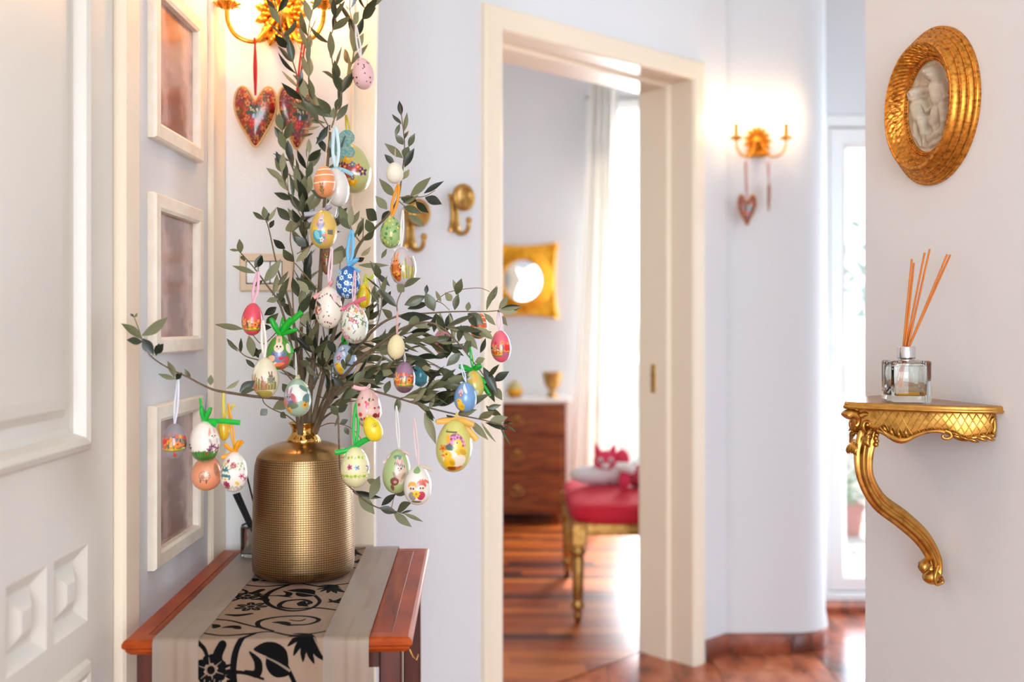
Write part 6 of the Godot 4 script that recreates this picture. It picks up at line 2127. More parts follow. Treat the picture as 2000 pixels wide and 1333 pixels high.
# an ellipse on the egg's print: fx, fy in half widths from the middle of the front; both faces carry the print
func pe(img: Image, asp: float, fx: float, fy: float, rx: float, ry: float, ang: float, col: Color) -> void:
	fx *= 1.13
	fy = fy * 1.13 - 0.02
	rx *= 1.15
	ry *= 1.15
	var a := asin(clampf(fx, -0.97, 0.97))
	var ux := EW / TAU
	var uy := EH / 2.0 / asp
	var cy := EH / 2.0 - fy * uy
	rx = rx / maxf(0.35, cos(a))
	var mx := int(maxf(rx, ry) * ux + 2)
	var my := int(maxf(rx, ry) * uy + 2)
	var ca := cos(ang)
	var sa := sin(ang)
	for face in 2:
		var cx := EW * (0.75 if face == 0 else 0.25) + a * ux
		for y in range(maxi(0, int(cy) - my), mini(EH, int(cy) + my + 1)):
			for x in range(int(cx) - mx, int(cx) + mx + 1):
				var dx := (x + 0.5 - cx) / ux
				var dy := -(y + 0.5 - cy) / uy
				var q := Vector2((dx * ca + dy * sa) / rx, (dy * ca - dx * sa) / ry).length()
				var k := clampf((1.0 - q) * minf(rx, ry) * ux + 0.5, 0.0, 1.0)
				if k > 0.0:
					var xx := posmod(x, EW)
					var o := img.get_pixel(xx, y)
					var n := o.lerp(col, k)
					n.a = maxf(o.a, k)
					img.set_pixel(xx, y, n)


func pline(img: Image, asp: float, pts: Array, w: float, col: Color) -> void:
	for i in pts.size() - 1:
		var a: Vector2 = pts[i]
		var b: Vector2 = pts[i + 1]
		var n := maxi(2, int(a.distance_to(b) / (w * 0.8)))
		for k in n + 1:
			var p := a.lerp(b, float(k) / n)
			pe(img, asp, p.x, p.y, w, w, 0, col)


func pflower(img: Image, asp: float, x: float, y: float, r: float, petal: Color, core: Color, n := 5) -> void:
	for k in n:
		var a := TAU * k / n + x * 3.0
		pe(img, asp, x + cos(a) * r * 0.6, y + sin(a) * r * 0.6, r * 0.42, r * 0.32, a, petal)
	pe(img, asp, x, y, r * 0.3, r * 0.3, 0, core)


func pbunny(img: Image, asp: float, x: float, y: float, s: float, fur: Color, coat: Color) -> void:
	pe(img, asp, x - 0.16 * s, y + 0.52 * s, 0.09 * s, 0.28 * s, 0.25, fur)
	pe(img, asp, x + 0.14 * s, y + 0.54 * s, 0.09 * s, 0.28 * s, -0.2, fur)
	pe(img, asp, x - 0.16 * s, y + 0.52 * s, 0.04 * s, 0.18 * s, 0.25, fur.lerp(Color(0.9, 0.4, 0.45), 0.5))
	pe(img, asp, x + 0.14 * s, y + 0.54 * s, 0.04 * s, 0.18 * s, -0.2, fur.lerp(Color(0.9, 0.4, 0.45), 0.5))
	pe(img, asp, x, y - 0.32 * s, 0.30 * s, 0.36 * s, 0, coat)
	pe(img, asp, x - 0.26 * s, y - 0.25 * s, 0.08 * s, 0.22 * s, 0.5, coat.darkened(0.2))
	pe(img, asp, x + 0.26 * s, y - 0.25 * s, 0.08 * s, 0.22 * s, -0.5, coat.darkened(0.2))
	pe(img, asp, x, y + 0.12 * s, 0.26 * s, 0.24 * s, 0, fur)
	pe(img, asp, x - 0.09 * s, y + 0.16 * s, 0.04 * s, 0.05 * s, 0, Color(0.08, 0.06, 0.06))
	pe(img, asp, x + 0.09 * s, y + 0.16 * s, 0.04 * s, 0.05 * s, 0, Color(0.08, 0.06, 0.06))
	pe(img, asp, x, y + 0.06 * s, 0.035 * s, 0.03 * s, 0, Color(0.75, 0.3, 0.3))
	pe(img, asp, x - 0.16 * s, y - 0.68 * s, 0.13 * s, 0.08 * s, 0, fur)
	pe(img, asp, x + 0.16 * s, y - 0.68 * s, 0.13 * s, 0.08 * s, 0, fur)


func pchick(img: Image, asp: float, x: float, y: float, s: float) -> void:
	var c := Color(0.93, 0.72, 0.10)
	pe(img, asp, x, y - 0.2 * s, 0.34 * s, 0.32 * s, 0.2, c)
	pe(img, asp, x - 0.10 * s, y + 0.22 * s, 0.23 * s, 0.22 * s, 0, c.lightened(0.1))
	pe(img, asp, x + 0.16 * s, y - 0.16 * s, 0.18 * s, 0.12 * s, -0.5, c.darkened(0.15))
	pe(img, asp, x - 0.32 * s, y + 0.2 * s, 0.09 * s, 0.05 * s, 0, Color(0.90, 0.42, 0.10))
	pe(img, asp, x - 0.14 * s, y + 0.28 * s, 0.035 * s, 0.04 * s, 0, Color(0.08, 0.05, 0.04))
	pe(img, asp, x - 0.08 * s, y - 0.55 * s, 0.10 * s, 0.05 * s, 0, Color(0.86, 0.40, 0.10))
	pe(img, asp, x + 0.10 * s, y - 0.55 * s, 0.10 * s, 0.05 * s, 0, Color(0.86, 0.40, 0.10))


func pdots(img: Image, asp: float, cols: Array, n: int, lo: float, hi: float, seed_no: int, ylo := -1.2, yhi := 1.2) -> void:
	var g := RandomNumberGenerator.new()
	g.seed = seed_no
	for i in n:
		var r := lerpf(lo, hi, g.randf())
		pe(img, asp, g.randf_range(-0.95, 0.95), g.randf_range(ylo, yhi), r, r, 0, cols[g.randi() % cols.size()])


func pgarden(img: Image, asp: float, base: float, seed_no: int) -> void:      # tulips, rabbits and grass in a row
	var g := RandomNumberGenerator.new()
	g.seed = seed_no
	pe(img, asp, 0.0, base - 0.12, 1.0, 0.16, 0, Color(0.80, 0.66, 0.16))
	for k in 9:
		var x := -0.88 + 0.22 * k
		pline(img, asp, [Vector2(x, base - 0.1), Vector2(x + g.randf_range(-0.05, 0.05), base + 0.5 + 0.3 * g.randf())], 0.035, Color(0.22, 0.34, 0.22))
		pe(img, asp, x, base + 0.5 + 0.32 * g.randf(), 0.085, 0.15, g.randf_range(-0.4, 0.4), [Color(0.92, 0.30, 0.14), Color(0.96, 0.60, 0.12), Color(0.86, 0.16, 0.16)][k % 3])
	for k in 30:
		var q := Vector2(g.randf_range(-0.85, 0.85), base + g.randf_range(-0.12, 0.5))
		pe(img, asp, q.x, q.y, 0.05 + 0.06 * g.randf(), 0.05 + 0.06 * g.randf(), 0, [Color(0.93, 0.42, 0.10), Color(0.95, 0.68, 0.14), Color(0.80, 0.16, 0.12), Color(0.28, 0.40, 0.22), Color(0.94, 0.80, 0.52), Color(0.30, 0.34, 0.46)][k % 6])
	pbunny(img, asp, -0.52, base + 0.2, 0.62, Color(0.93, 0.66, 0.36), Color(0.88, 0.40, 0.10))
	pbunny(img, asp, 0.02, base + 0.1, 0.46, Color(0.95, 0.78, 0.50), Color(0.92, 0.62, 0.14))
	pe(img, asp, 0.48, base + 0.14, 0.2, 0.18, 0.3, Color(0.90, 0.34, 0.12))
	pflower(img, asp, 0.46, base + 0.2, 0.24, Color(0.95, 0.52, 0.14), Color(0.6, 0.14, 0.08), 6)
	pline(img, asp, [Vector2(-0.95, base - 0.2), Vector2(-0.5, base - 0.27), Vector2(0, base - 0.3), Vector2(0.5, base - 0.27), Vector2(0.95, base - 0.2)], 0.04, Color(0.45, 0.52, 0.14))


func pgrass(img: Image, asp: float, y: float, seed_no: int) -> void:
	var g := RandomNumberGenerator.new()
	g.seed = seed_no
	pe(img, asp, 0, y - 0.9, 1.6, 0.95, 0, Color(0.20, 0.44, 0.14))
	for k in 40:
		var x := -0.96 + 1.92 * k / 39.0
		pline(img, asp, [Vector2(x, y - 0.25), Vector2(x + g.randf_range(-0.07, 0.07), y + 0.12 * g.randf())], 0.028, [Color(0.24, 0.50, 0.16), Color(0.34, 0.60, 0.20), Color(0.16, 0.38, 0.12)][k % 3])


func paint_egg(style: String, ground: Color, asp: float) -> StandardMaterial3D:
	var img := Image.create(EW, EH, false, Image.FORMAT_RGBA8)
	img.fill(ground)
	var m := mat(Color(1, 1, 1), 0.28, 0.0, 0.7)
	var ink := Color(0.12, 0.09, 0.08)
	match style:
		"brown_dots":
			pdots(img, asp, [Color(0.42, 0.26, 0.24)], 16, 0.05, 0.08, 5)
			m.roughness = 0.6
			m.clearcoat_enabled = false
		"stripes":
			for y in [0.95, 0.48, -0.12]:
				pline(img, asp, [Vector2(-0.97, y - 0.08), Vector2(0, y), Vector2(0.97, y + 0.05)], 0.05, Color(0.97, 0.87, 0.78))
			pbunny(img, asp, -0.1, -0.62, 0.6, Color(0.55, 0.44, 0.26), Color(0.60, 0.50, 0.28))
			m.roughness = 0.5
		"pearl":
			pdots(img, asp, [ground.lightened(0.06)], 14, 0.1, 0.3, 8)
		"flower_basket":
			pe(img, asp, -0.15, -0.25, 0.5, 0.28, 0.1, Color(0.66, 0.22, 0.16))
			pline(img, asp, [Vector2(-0.6, -0.1), Vector2(0.35, -0.42)], 0.06, Color(0.93, 0.90, 0.92))
			for f in [[-0.1, 0.42, 0.3, 0.95, 0.70, 0.08], [-0.55, 0.15, 0.2, 0.34, 0.16, 0.40], [-0.3, 0.05, 0.22, 0.62, 0.08, 0.22], [0.1, 0.1, 0.16, 0.30, 0.40, 0.60], [0.35, -0.05, 0.17, 0.85, 0.16, 0.12], [0.55, -0.3, 0.2, 0.30, 0.10, 0.36], [0.0, -0.75, 0.26, 0.93, 0.66, 0.08], [-0.35, -0.75, 0.2, 0.86, 0.5, 0.1], [0.0, -0.55, 0.12, 0.25, 0.26, 0.5]]:
				pflower(img, asp, f[0], f[1], f[2], Color(f[3], f[4], f[5]), Color(0.95, 0.8, 0.3))
		"eggshell_fine":
			pdots(img, asp, [ground.darkened(0.22), ground.darkened(0.12)], 46, 0.012, 0.03, 17)
			m.roughness = 0.75
			m.clearcoat_enabled = false
		"cup_bunny":
			pe(img, asp, -0.15, -0.48, 0.45, 0.5, 0, Color(0.24, 0.62, 0.70))
			pe(img, asp, -0.28, -0.42, 0.16, 0.3, 0.3, Color(0.50, 0.80, 0.84))
			pe(img, asp, -0.12, -0.02, 0.46, 0.12, 0, Color(0.95, 0.74, 0.18))
			pbunny(img, asp, -0.05, 0.42, 0.75, Color(0.84, 0.80, 0.86), Color(0.72, 0.68, 0.80))
			pe(img, asp, -0.35, 0.42, 0.16, 0.09, 0.3, Color(0.92, 0.60, 0.46))
			pflower(img, asp, 0.05, -0.72, 0.18, Color(0.94, 0.92, 0.94), Color(0.95, 0.6, 0.1))
			pflower(img, asp, 0.32, -0.78, 0.16, Color(0.80, 0.55, 0.62), Color(0.95, 0.7, 0.1))
			pe(img, asp, 0.22, -0.42, 0.16, 0.11, 0, Color(0.86, 0.52, 0.48))
			for k in 6:
				pline(img, asp, [Vector2(0.42 + 0.05 * k, -0.1 + 0.05 * (k % 2)), Vector2(0.45 + 0.05 * k, -0.35)], 0.02, ink.lightened(0.3))
		"speckle_green":
			pdots(img, asp, [Color(0.32, 0.56, 0.22), Color(0.26, 0.50, 0.20)], 22, 0.05, 0.12, 31)
			pdots(img, asp, [Color(0.86, 0.74, 0.24), Color(0.90, 0.80, 0.40)], 18, 0.05, 0.13, 32)
			pdots(img, asp, [Color(0.30, 0.20, 0.14), Color(0.75, 0.42, 0.30), Color(0.80, 0.86, 0.80)], 34, 0.02, 0.05, 33)
			m.roughness = 0.55
		"glass_bunny":
			pe(img, asp, -0.45, -0.35, 0.34, 0.62, 0.15, Color(0.74, 0.36, 0.08))
			pbunny(img, asp, -0.42, 0.25, 0.9, Color(0.90, 0.56, 0.28), Color(0.82, 0.42, 0.12))
			pdots(img, asp, [Color(0.90, 0.62, 0.16), Color(0.55, 0.22, 0.06), Color(0.80, 0.44, 0.10)], 24, 0.05, 0.1, 41, -0.9, 0.0)
			for k in 7:
				pline(img, asp, [Vector2(0.05 + 0.12 * k, -0.8), Vector2(0.02 + 0.14 * k, 0.1 + 0.2 * (k % 3))], 0.035, [Color(0.62, 0.66, 0.18), Color(0.80, 0.78, 0.30), Color(0.52, 0.56, 0.14)][k % 3])
			pe(img, asp, 0.55, 0.25, 0.16, 0.35, 0.2, Color(0.74, 0.62, 0.62))
		"daisies":
			for f in [[-0.15, 0.72], [0.25, 0.45], [-0.4, 0.30], [0.0, -0.05], [0.45, -0.1], [-0.5, -0.30], [-0.08, -0.55], [0.35, -0.62], [-0.7, 0.6], [0.72, 0.35], [-0.3, -0.95], [0.15, -1.0], [0.7, -0.5], [-0.75, -0.1]]:
				pflower(img, asp, f[0], f[1], 0.19, Color(0.90, 0.94, 0.97), Color(0.30, 0.40, 0.32), 6)
				pe(img, asp, f[0] + 0.2, f[1] - 0.12, 0.03, 0.03, 0, Color(0.85, 0.9, 0.95))
		"tulip_stripes":
			for k in 5:
				pline(img, asp, [Vector2(-0.6 + 0.3 * k, -1.2), Vector2(-0.35 + 0.18 * k, 0.9)], 0.07, [Color(0.90, 0.62, 0.05), Color(0.72, 0.80, 0.16)][k % 2])
			m.roughness = 0.5
		"robin":
			pe(img, asp, -0.62, -0.15, 0.26, 0.34, 0.1, Color(0.64, 0.58, 0.54))
			pe(img, asp, -0.72, -0.20, 0.15, 0.25, 0.1, Color(0.72, 0.30, 0.10))
			pe(img, asp, -0.60, 0.25, 0.22, 0.10, -0.5, Color(0.22, 0.18, 0.17))
			pe(img, asp, -0.52, -0.20, 0.14, 0.22, 0, Color(0.92, 0.78, 0.70))
			pdots(img, asp, [Color(0.46, 0.30, 0.28), Color(0.60, 0.36, 0.30)], 26, 0.03, 0.065, 52, -1.3, 0.2)
			pline(img, asp, [Vector2(0.30, 0.85), Vector2(0.45, 0.55), Vector2(0.70, 0.20), Vector2(0.80, 0.05)], 0.035, Color(0.40, 0.28, 0.26))
			pe(img, asp, 0.62, 0.62, 0.16, 0.3, 0.4, Color(0.90, 0.78, 0.78))
			pdots(img, asp, [Color(0.48, 0.26, 0.32)], 12, 0.03, 0.06, 53, 0.3, 1.0)
		"meadow":
			var g := RandomNumberGenerator.new()
			g.seed = 61
			for k in 60:
				var p := Vector2(g.randf_range(-0.95, 0.95), g.randf_range(-1.3, 1.2))
				pline(img, asp, [p, p + Vector2(g.randfn() * 0.12, g.randf_range(0.1, 0.3))], 0.025, [Color(0.30, 0.42, 0.20), Color(0.45, 0.56, 0.30), Color(0.34, 0.44, 0.42)][k % 3])
			for k in 22:
				pflower(img, asp, g.randf_range(-0.9, 0.9), g.randf_range(-1.25, 1.1), g.randf_range(0.1, 0.2), [Color(0.80, 0.42, 0.52), Color(0.86, 0.70, 0.84), Color(0.66, 0.24, 0.44), Color(0.86, 0.52, 0.36), Color(0.95, 0.88, 0.90)][k % 5], Color(0.9, 0.8, 0.3))
		"garden":
			pgarden(img, asp, -0.62, 71)
		"garden_small":
			pgarden(img, asp, -0.35, 72)
			pe(img, asp, 0, -1.2, 1.2, 0.5, 0, Color(0.42, 0.30, 0.34))
		"green_rabbit":
			pe(img, asp, 0.0, 1.15, 0.6, 0.16, 0, Color(0.92, 0.66, 0.56))
			pe(img, asp, 0.55, -0.65, 0.4, 0.5, 0.2, Color(0.72, 0.30, 0.28))
			pbunny(img, asp, 0.12, 0.22, 1.4, Color(0.96, 0.80, 0.70), Color(0.46, 0.50, 0.66))
			pe(img, asp, -0.45, -0.42, 0.34, 0.22, 0.4, Color(0.93, 0.70, 0.58))
			pe(img, asp, 0.20, -0.78, 0.42, 0.14, 0.2, Color(0.93, 0.50, 0.32))
			pe(img, asp, 0.30, -0.34, 0.16, 0.12, 0, Color(0.80, 0.12, 0.12))
			pe(img, asp, 0.78, 0.35, 0.13, 0.34, 0.25, Color(0.94, 0.86, 0.78))
		"hay_rabbits":
			for k in 26:
				pline(img, asp, [Vector2(-0.7 + 0.06 * k, -0.75), Vector2(-0.6 + 0.055 * k, -0.2 + 0.25 * sin(k * 1.9))], 0.03, [Color(0.62, 0.58, 0.34), Color(0.44, 0.44, 0.24), Color(0.72, 0.62, 0.40)][k % 3])
			pbunny(img, asp, -0.62, -0.30, 0.75, Color(0.82, 0.62, 0.42), Color(0.84, 0.56, 0.34))
			pbunny(img, asp, 0.10, -0.30, 0.6, Color(0.66, 0.46, 0.34), Color(0.70, 0.50, 0.34))
			pbunny(img, asp, 0.55, 0.05, 0.5, Color(0.52, 0.48, 0.38), Color(0.50, 0.52, 0.46))
			pe(img, asp, 0.0, -1.12, 0.9, 0.32, 0, Color(0.68, 0.62, 0.28))
			pe(img, asp, -0.55, 0.7, 0.14, 0.4, -0.3, Color(0.95, 0.93, 0.85))
		"mint_rabbit":
			pe(img, asp, 0.05, 0.35, 0.85, 0.55, 0, Color(0.86, 0.87, 0.83))
			pe(img, asp, 0.65, 0.62, 0.26, 0.16, -0.5, Color(0.36, 0.52, 0.46))
			pe(img, asp, 0.74, -0.05, 0.2, 0.3, 0.3, Color(0.36, 0.48, 0.48))
			pbunny(img, asp, -0.42, -0.02, 0.95, Color(0.66, 0.62, 0.70), Color(0.36, 0.44, 0.62))
			pe(img, asp, -0.05, 0.02, 0.16, 0.36, 0.5, Color(0.74, 0.34, 0.38))
			pe(img, asp, -0.72, -0.25, 0.2, 0.3, 0, Color(0.84, 0.52, 0.48))
			pe(img, asp, -0.2, -0.45, 0.4, 0.2, 0, Color(0.40, 0.46, 0.36))
			pflower(img, asp, -0.52, -0.75, 0.24, Color(0.90, 0.70, 0.10), Color(0.8, 0.5, 0.1))
			pflower(img, asp, 0.62, -0.45, 0.22, Color(0.88, 0.64, 0.12), Color(0.6, 0.3, 0.1))
		"berries":
			pdots(img, asp, [Color(0.62, 0.10, 0.10), Color(0.80, 0.24, 0.14), Color(0.30, 0.34, 0.34), Color(0.42, 0.40, 0.22)], 18, 0.06, 0.13, 81, -1.2, 0.9)
			pe(img, asp, 0.12, 0.22, 0.16, 0.24, 0.0, Color(0.84, 0.32, 0.48))
			pe(img, asp, 0.55, -0.45, 0.14, 0.17, 0.0, Color(0.52, 0.06, 0.06))
			pe(img, asp, -0.15, -0.62, 0.13, 0.11, 0.0, Color(0.84, 0.22, 0.12))
		"smile":
			pe(img, asp, 0.42, 0.30, 0.26, 0.26, 0, Color(0.80, 0.62, 0.05))
			pe(img, asp, 0.42, 0.30, 0.22, 0.22, 0, ground)
			pe(img, asp, 0.35, 0.38, 0.035, 0.05, 0, ink)
			pe(img, asp, 0.50, 0.38, 0.035, 0.05, 0, ink)
			pline(img, asp, [Vector2(0.30, 0.24), Vector2(0.38, 0.18), Vector2(0.47, 0.18), Vector2(0.54, 0.24)], 0.02, ink)
			m.roughness = 0.45
		"dot_rows":
			for k in 8:
				var x := -0.92 + 0.262 * k
				pe(img, asp, x, 0.66 + 0.04 * (k % 2), 0.085, 0.08, 0, [Color(0.66, 0.78, 0.22), Color(0.72, 0.82, 0.70), Color(0.58, 0.70, 0.18)][k % 3])
				pe(img, asp, x, -0.42 - 0.03 * (k % 2), 0.095, 0.09, 0, [Color(0.58, 0.74, 0.12), Color(0.68, 0.80, 0.20)][k % 2])
				pe(img, asp, x + 0.13, -0.42, 0.035, 0.04, 0, Color(0.9, 0.7, 0.5))
			pflower(img, asp, -0.22, 0.12, 0.17, Color(0.72, 0.24, 0.44), Color(0.5, 0.1, 0.25))
			pflower(img, asp, 0.22, 0.10, 0.17, Color(0.40, 0.52, 0.62), Color(0.2, 0.3, 0.45))
			pflower(img, asp, 0.9, 0.05, 0.17, Color(0.46, 0.34, 0.48), Color(0.2, 0.3, 0.45))
			pdots(img, asp, [Color(0.90, 0.84, 0.78), Color(0.96, 0.93, 0.80)], 60, 0.02, 0.05, 83)
			m.roughness = 0.55
		"sack_rabbit":
			pe(img, asp, 0.05, 1.0, 0.42, 0.14, 0, Color(0.40, 0.56, 0.46))
			pe(img, asp, 0.35, 0.1, 0.42, 0.75, 0.15, Color(0.82, 0.76, 0.66))
			pbunny(img, asp, 0.25, 0.15, 1.1, Color(0.84, 0.76, 0.68), Color(0.78, 0.68, 0.56))
			pe(img, asp, 0.0, -0.52, 0.28, 0.26, 0, Color(0.46, 0.22, 0.18))
			pe(img, asp, 0.05, -0.55, 0.12, 0.1, 0, Color(0.70, 0.60, 0.50))
			pe(img, asp, -0.12, -0.95, 0.14, 0.2, 0.3, Color(0.50, 0.32, 0.22))
			for k in 6:
				pe(img, asp, -0.1 + 0.13 * k, 0.62 - 0.03 * k, 0.035, 0.10, 0.3 * (k % 3 - 1), Color(0.46, 0.42, 0.48))
		"mice":
			pe(img, asp, -0.1, 1.05, 0.42, 0.2, 0, Color(0.50, 0.66, 0.42))
			for k in [[-0.28, 0.0, 0.92, 0.66, 0.30], [0.32, 0.05, 0.80, 0.36, 0.30]]:
				pe(img, asp, k[0], k[1] + 0.12, 0.30, 0.24, 0, Color(k[2], k[3], k[4]))
				pe(img, asp, k[0], k[1] - 0.10, 0.25, 0.22, 0, Color(0.93, 0.82, 0.74))
				pe(img, asp, k[0] - 0.08, k[1] - 0.06, 0.045, 0.06, 0, ink)
				pe(img, asp, k[0] + 0.08, k[1] - 0.06, 0.045, 0.06, 0, ink)
				pe(img, asp, k[0], k[1] - 0.55, 0.26, 0.28, 0, Color(0.62, 0.58, 0.54) if k[0] < 0 else Color(0.74, 0.22, 0.34))
			for k in 7:
				pe(img, asp, 0.10 + 0.10 * k, 0.35 + 0.06 * (k % 2), 0.05, 0.13, 0.3 * (k - 3), Color(0.86, 0.42, 0.34))
			pflower(img, asp, 0.0, -0.38, 0.24, Color(0.93, 0.76, 0.14), Color(0.70, 0.50, 0.10), 7)
			pe(img, asp, 0.0, -0.90, 0.45, 0.07, 0, Color(0.40, 0.40, 0.22))
		"chicks":
			pe(img, asp, 0.1, 0.32, 0.42, 0.36, 0, Color(0.56, 0.30, 0.40))
			for f in [[-0.12, 0.42], [0.2, 0.5], [0.42, 0.3], [0.02, 0.22], [-0.18, 0.16], [0.45, 0.12]]:
				pflower(img, asp, f[0], f[1], 0.17, Color(0.84, 0.52, 0.70), Color(0.46, 0.14, 0.24))
			pe(img, asp, -0.15, 0.02, 0.24, 0.14, 0, Color(0.28, 0.38, 0.34))
			pe(img, asp, -0.30, 0.42, 0.10, 0.22, 0.3, Color(0.92, 0.66, 0.12))
			pflower(img, asp, -0.50, -0.05, 0.18, Color(0.88, 0.48, 0.10), Color(0.7, 0.3, 0.05))
			pchick(img, asp, 0.32, -0.02, 1.0)
			pe(img, asp, -0.12, -0.55, 0.42, 0.42, 0, Color(0.90, 0.88, 0.80))
			pe(img, asp, 0.38, -0.62, 0.32, 0.30, 0, Color(0.90, 0.86, 0.78))
			pchick(img, asp, -0.18, -0.58, 0.95)
			pe(img, asp, 0.02, -1.02, 0.42, 0.10, 0, Color(0.56, 0.30, 0.10))
			pe(img, asp, 0.42, -0.98, 0.20, 0.09, 0.3, Color(0.86, 0.44, 0.16))
			for k in 8:      # the little line of writing across the top
				pline(img, asp, [Vector2(-0.50 + 0.085 * k, 0.72), Vector2(-0.46 + 0.085 * k, 0.77 if k else 0.83)], 0.014, ink)
				pline(img, asp, [Vector2(-0.46 + 0.085 * k, 0.77), Vector2(-0.43 + 0.085 * k, 0.72)], 0.014, ink)
		"blue_chick":
			pe(img, asp, -0.38, 0.45, 0.2, 0.22, 0, Color(0.84, 0.70, 0.74))
			pflower(img, asp, -0.36, 0.20, 0.2, Color(0.66, 0.40, 0.50), Color(0.9, 0.8, 0.5))
			pchick(img, asp, -0.35, -0.5, 0.95)
			pe(img, asp, -0.05, 0.7, 0.12, 0.4, 0.5, Color(0.94, 0.95, 0.95))
		"leafy":
			pdots(img, asp, [Color(0.70, 0.70, 0.16), Color(0.86, 0.64, 0.26), Color(0.80, 0.84, 0.80)], 20, 0.1, 0.25, 91)
		"grass":
			pgrass(img, asp, -0.55, 101)
			pbunny(img, asp, 0.72, 0.28, 0.7, Color(0.94, 0.88, 0.84), Color(0.90, 0.84, 0.80))
			pe(img, asp, 0.56, 0.62, 0.06, 0.24, -0.4, Color(0.86, 0.62, 0.52))
			for f in [[-0.80, -0.1], [-0.72, -0.3], [0.5, -0.4], [0.62, -0.2], [0.86, -0.35]]:
				pflower(img, asp, f[0], f[1], 0.16, Color(0.54, 0.32, 0.44), Color(0.2, 0.14, 0.2))
			pe(img, asp, 0.35, -0.62, 0.07, 0.07, 0, Color(0.75, 0.16, 0.12))
		"sheep":
			for k in 9:
				var a := TAU * k / 9.0
				pe(img, asp, 0.12 + 0.22 * cos(a), -0.05 + 0.18 * sin(a), 0.12, 0.11, 0, Color(0.42, 0.32, 0.26))
				pe(img, asp, 0.12 + 0.22 * cos(a), -0.05 + 0.18 * sin(a), 0.095, 0.085, 0, Color(0.90, 0.66, 0.52))
			pe(img, asp, 0.12, -0.05, 0.24, 0.2, 0, Color(0.88, 0.62, 0.48))
			pe(img, asp, 0.02, -0.12, 0.12, 0.13, 0, Color(0.70, 0.46, 0.38))
			pe(img, asp, 0.72, 0.35, 0.1, 0.36, 0.1, Color(0.70, 0.48, 0.36))
			pe(img, asp, 0.0, -1.15, 1.1, 0.34, 0, Color(0.90, 0.62, 0.22))
			for k in [-0.08, 0.28]:
				pline(img, asp, [Vector2(k, -0.28), Vector2(k, -0.45)], 0.035, Color(0.42, 0.32, 0.26))
		"spring":
			pflower(img, asp, 0.15, 0.52, 0.22, Color(0.76, 0.16, 0.34), Color(0.55, 0.05, 0.16), 7)
			pflower(img, asp, -0.32, 0.78, 0.14, Color(0.70, 0.30, 0.42), Color(0.5, 0.1, 0.2))
			pflower(img, asp, -0.30, -0.78, 0.28, Color(0.64, 0.08, 0.34), Color(0.44, 0.02, 0.2), 8)
			pflower(img, asp, 0.66, -0.15, 0.15, Color(0.84, 0.44, 0.56), Color(0.5, 0.05, 0.2))
			pflower(img, asp, 0.88, -0.35, 0.14, Color(0.72, 0.30, 0.42), Color(0.5, 0.05, 0.2))
			for f in [[-0.35, -0.38], [0.42, -0.58], [0.52, -0.66], [-0.45, 0.6]]:
				pflower(img, asp, f[0], f[1], 0.11, Color(0.93, 0.76, 0.30), Color(0.85, 0.55, 0.1))
			for k in 22:
				var x := -0.8 + 0.08 * k
				pe(img, asp, x, 0.28 + 0.2 * sin(k * 2.1) + (0.2 if k > 10 else 0.0), 0.04, 0.09, k * 0.9, Color(0.60, 0.72, 0.48))
				pe(img, asp, x, -0.92 + 0.08 * sin(k * 1.7), 0.03, 0.06, k * 0.7, Color(0.62, 0.62, 0.44))
			var teal := Color(0.20, 0.42, 0.46)
			# «Hello» above «Spring», in a running hand
			script_line(img, asp, "hello", Vector2(-0.62, 0.14), 0.17, teal)
			script_line(img, asp, "spring", Vector2(-0.72, -0.24), 0.21, teal)
		"pink_garden":
			pgarden(img, asp, -0.5, 111)
			pflower(img, asp, 0.15, 0.35, 0.22, Color(0.92, 0.56, 0.16), Color(0.8, 0.3, 0.1))
			pe(img, asp, 0.62, -0.10, 0.30, 0.24, 0, Color(0.86, 0.14, 0.12))
			pe(img, asp, 0.45, -0.70, 0.30, 0.24, 0, Color(0.72, 0.36, 0.50))
		"clear_garden":
			pgarden(img, asp, -0.35, 121)
			pe(img, asp, -0.62, 0.02, 0.26, 0.22, 0.2, Color(0.85, 0.16, 0.10))
			pe(img, asp, 0.3, -0.95, 0.14, 0.14, 0, Color(0.85, 0.30, 0.14))
		"brown_flowers":
			pflower(img, asp, 0.1, 0.75, 0.36, Color(0.93, 0.68, 0.10), Color(0.5, 0.3, 0.1))
			pdots(img, asp, [Color(0.30, 0.24, 0.14), Color(0.40, 0.40, 0.18), Color(0.70, 0.24, 0.12)], 30, 0.1, 0.25, 131)
	m.albedo_texture = ImageTexture.create_from_image(img)
	if ground.a < 0.99:
		m.transparency = BaseMaterial3D.TRANSPARENCY_ALPHA
		m.roughness = 0.12
	return m


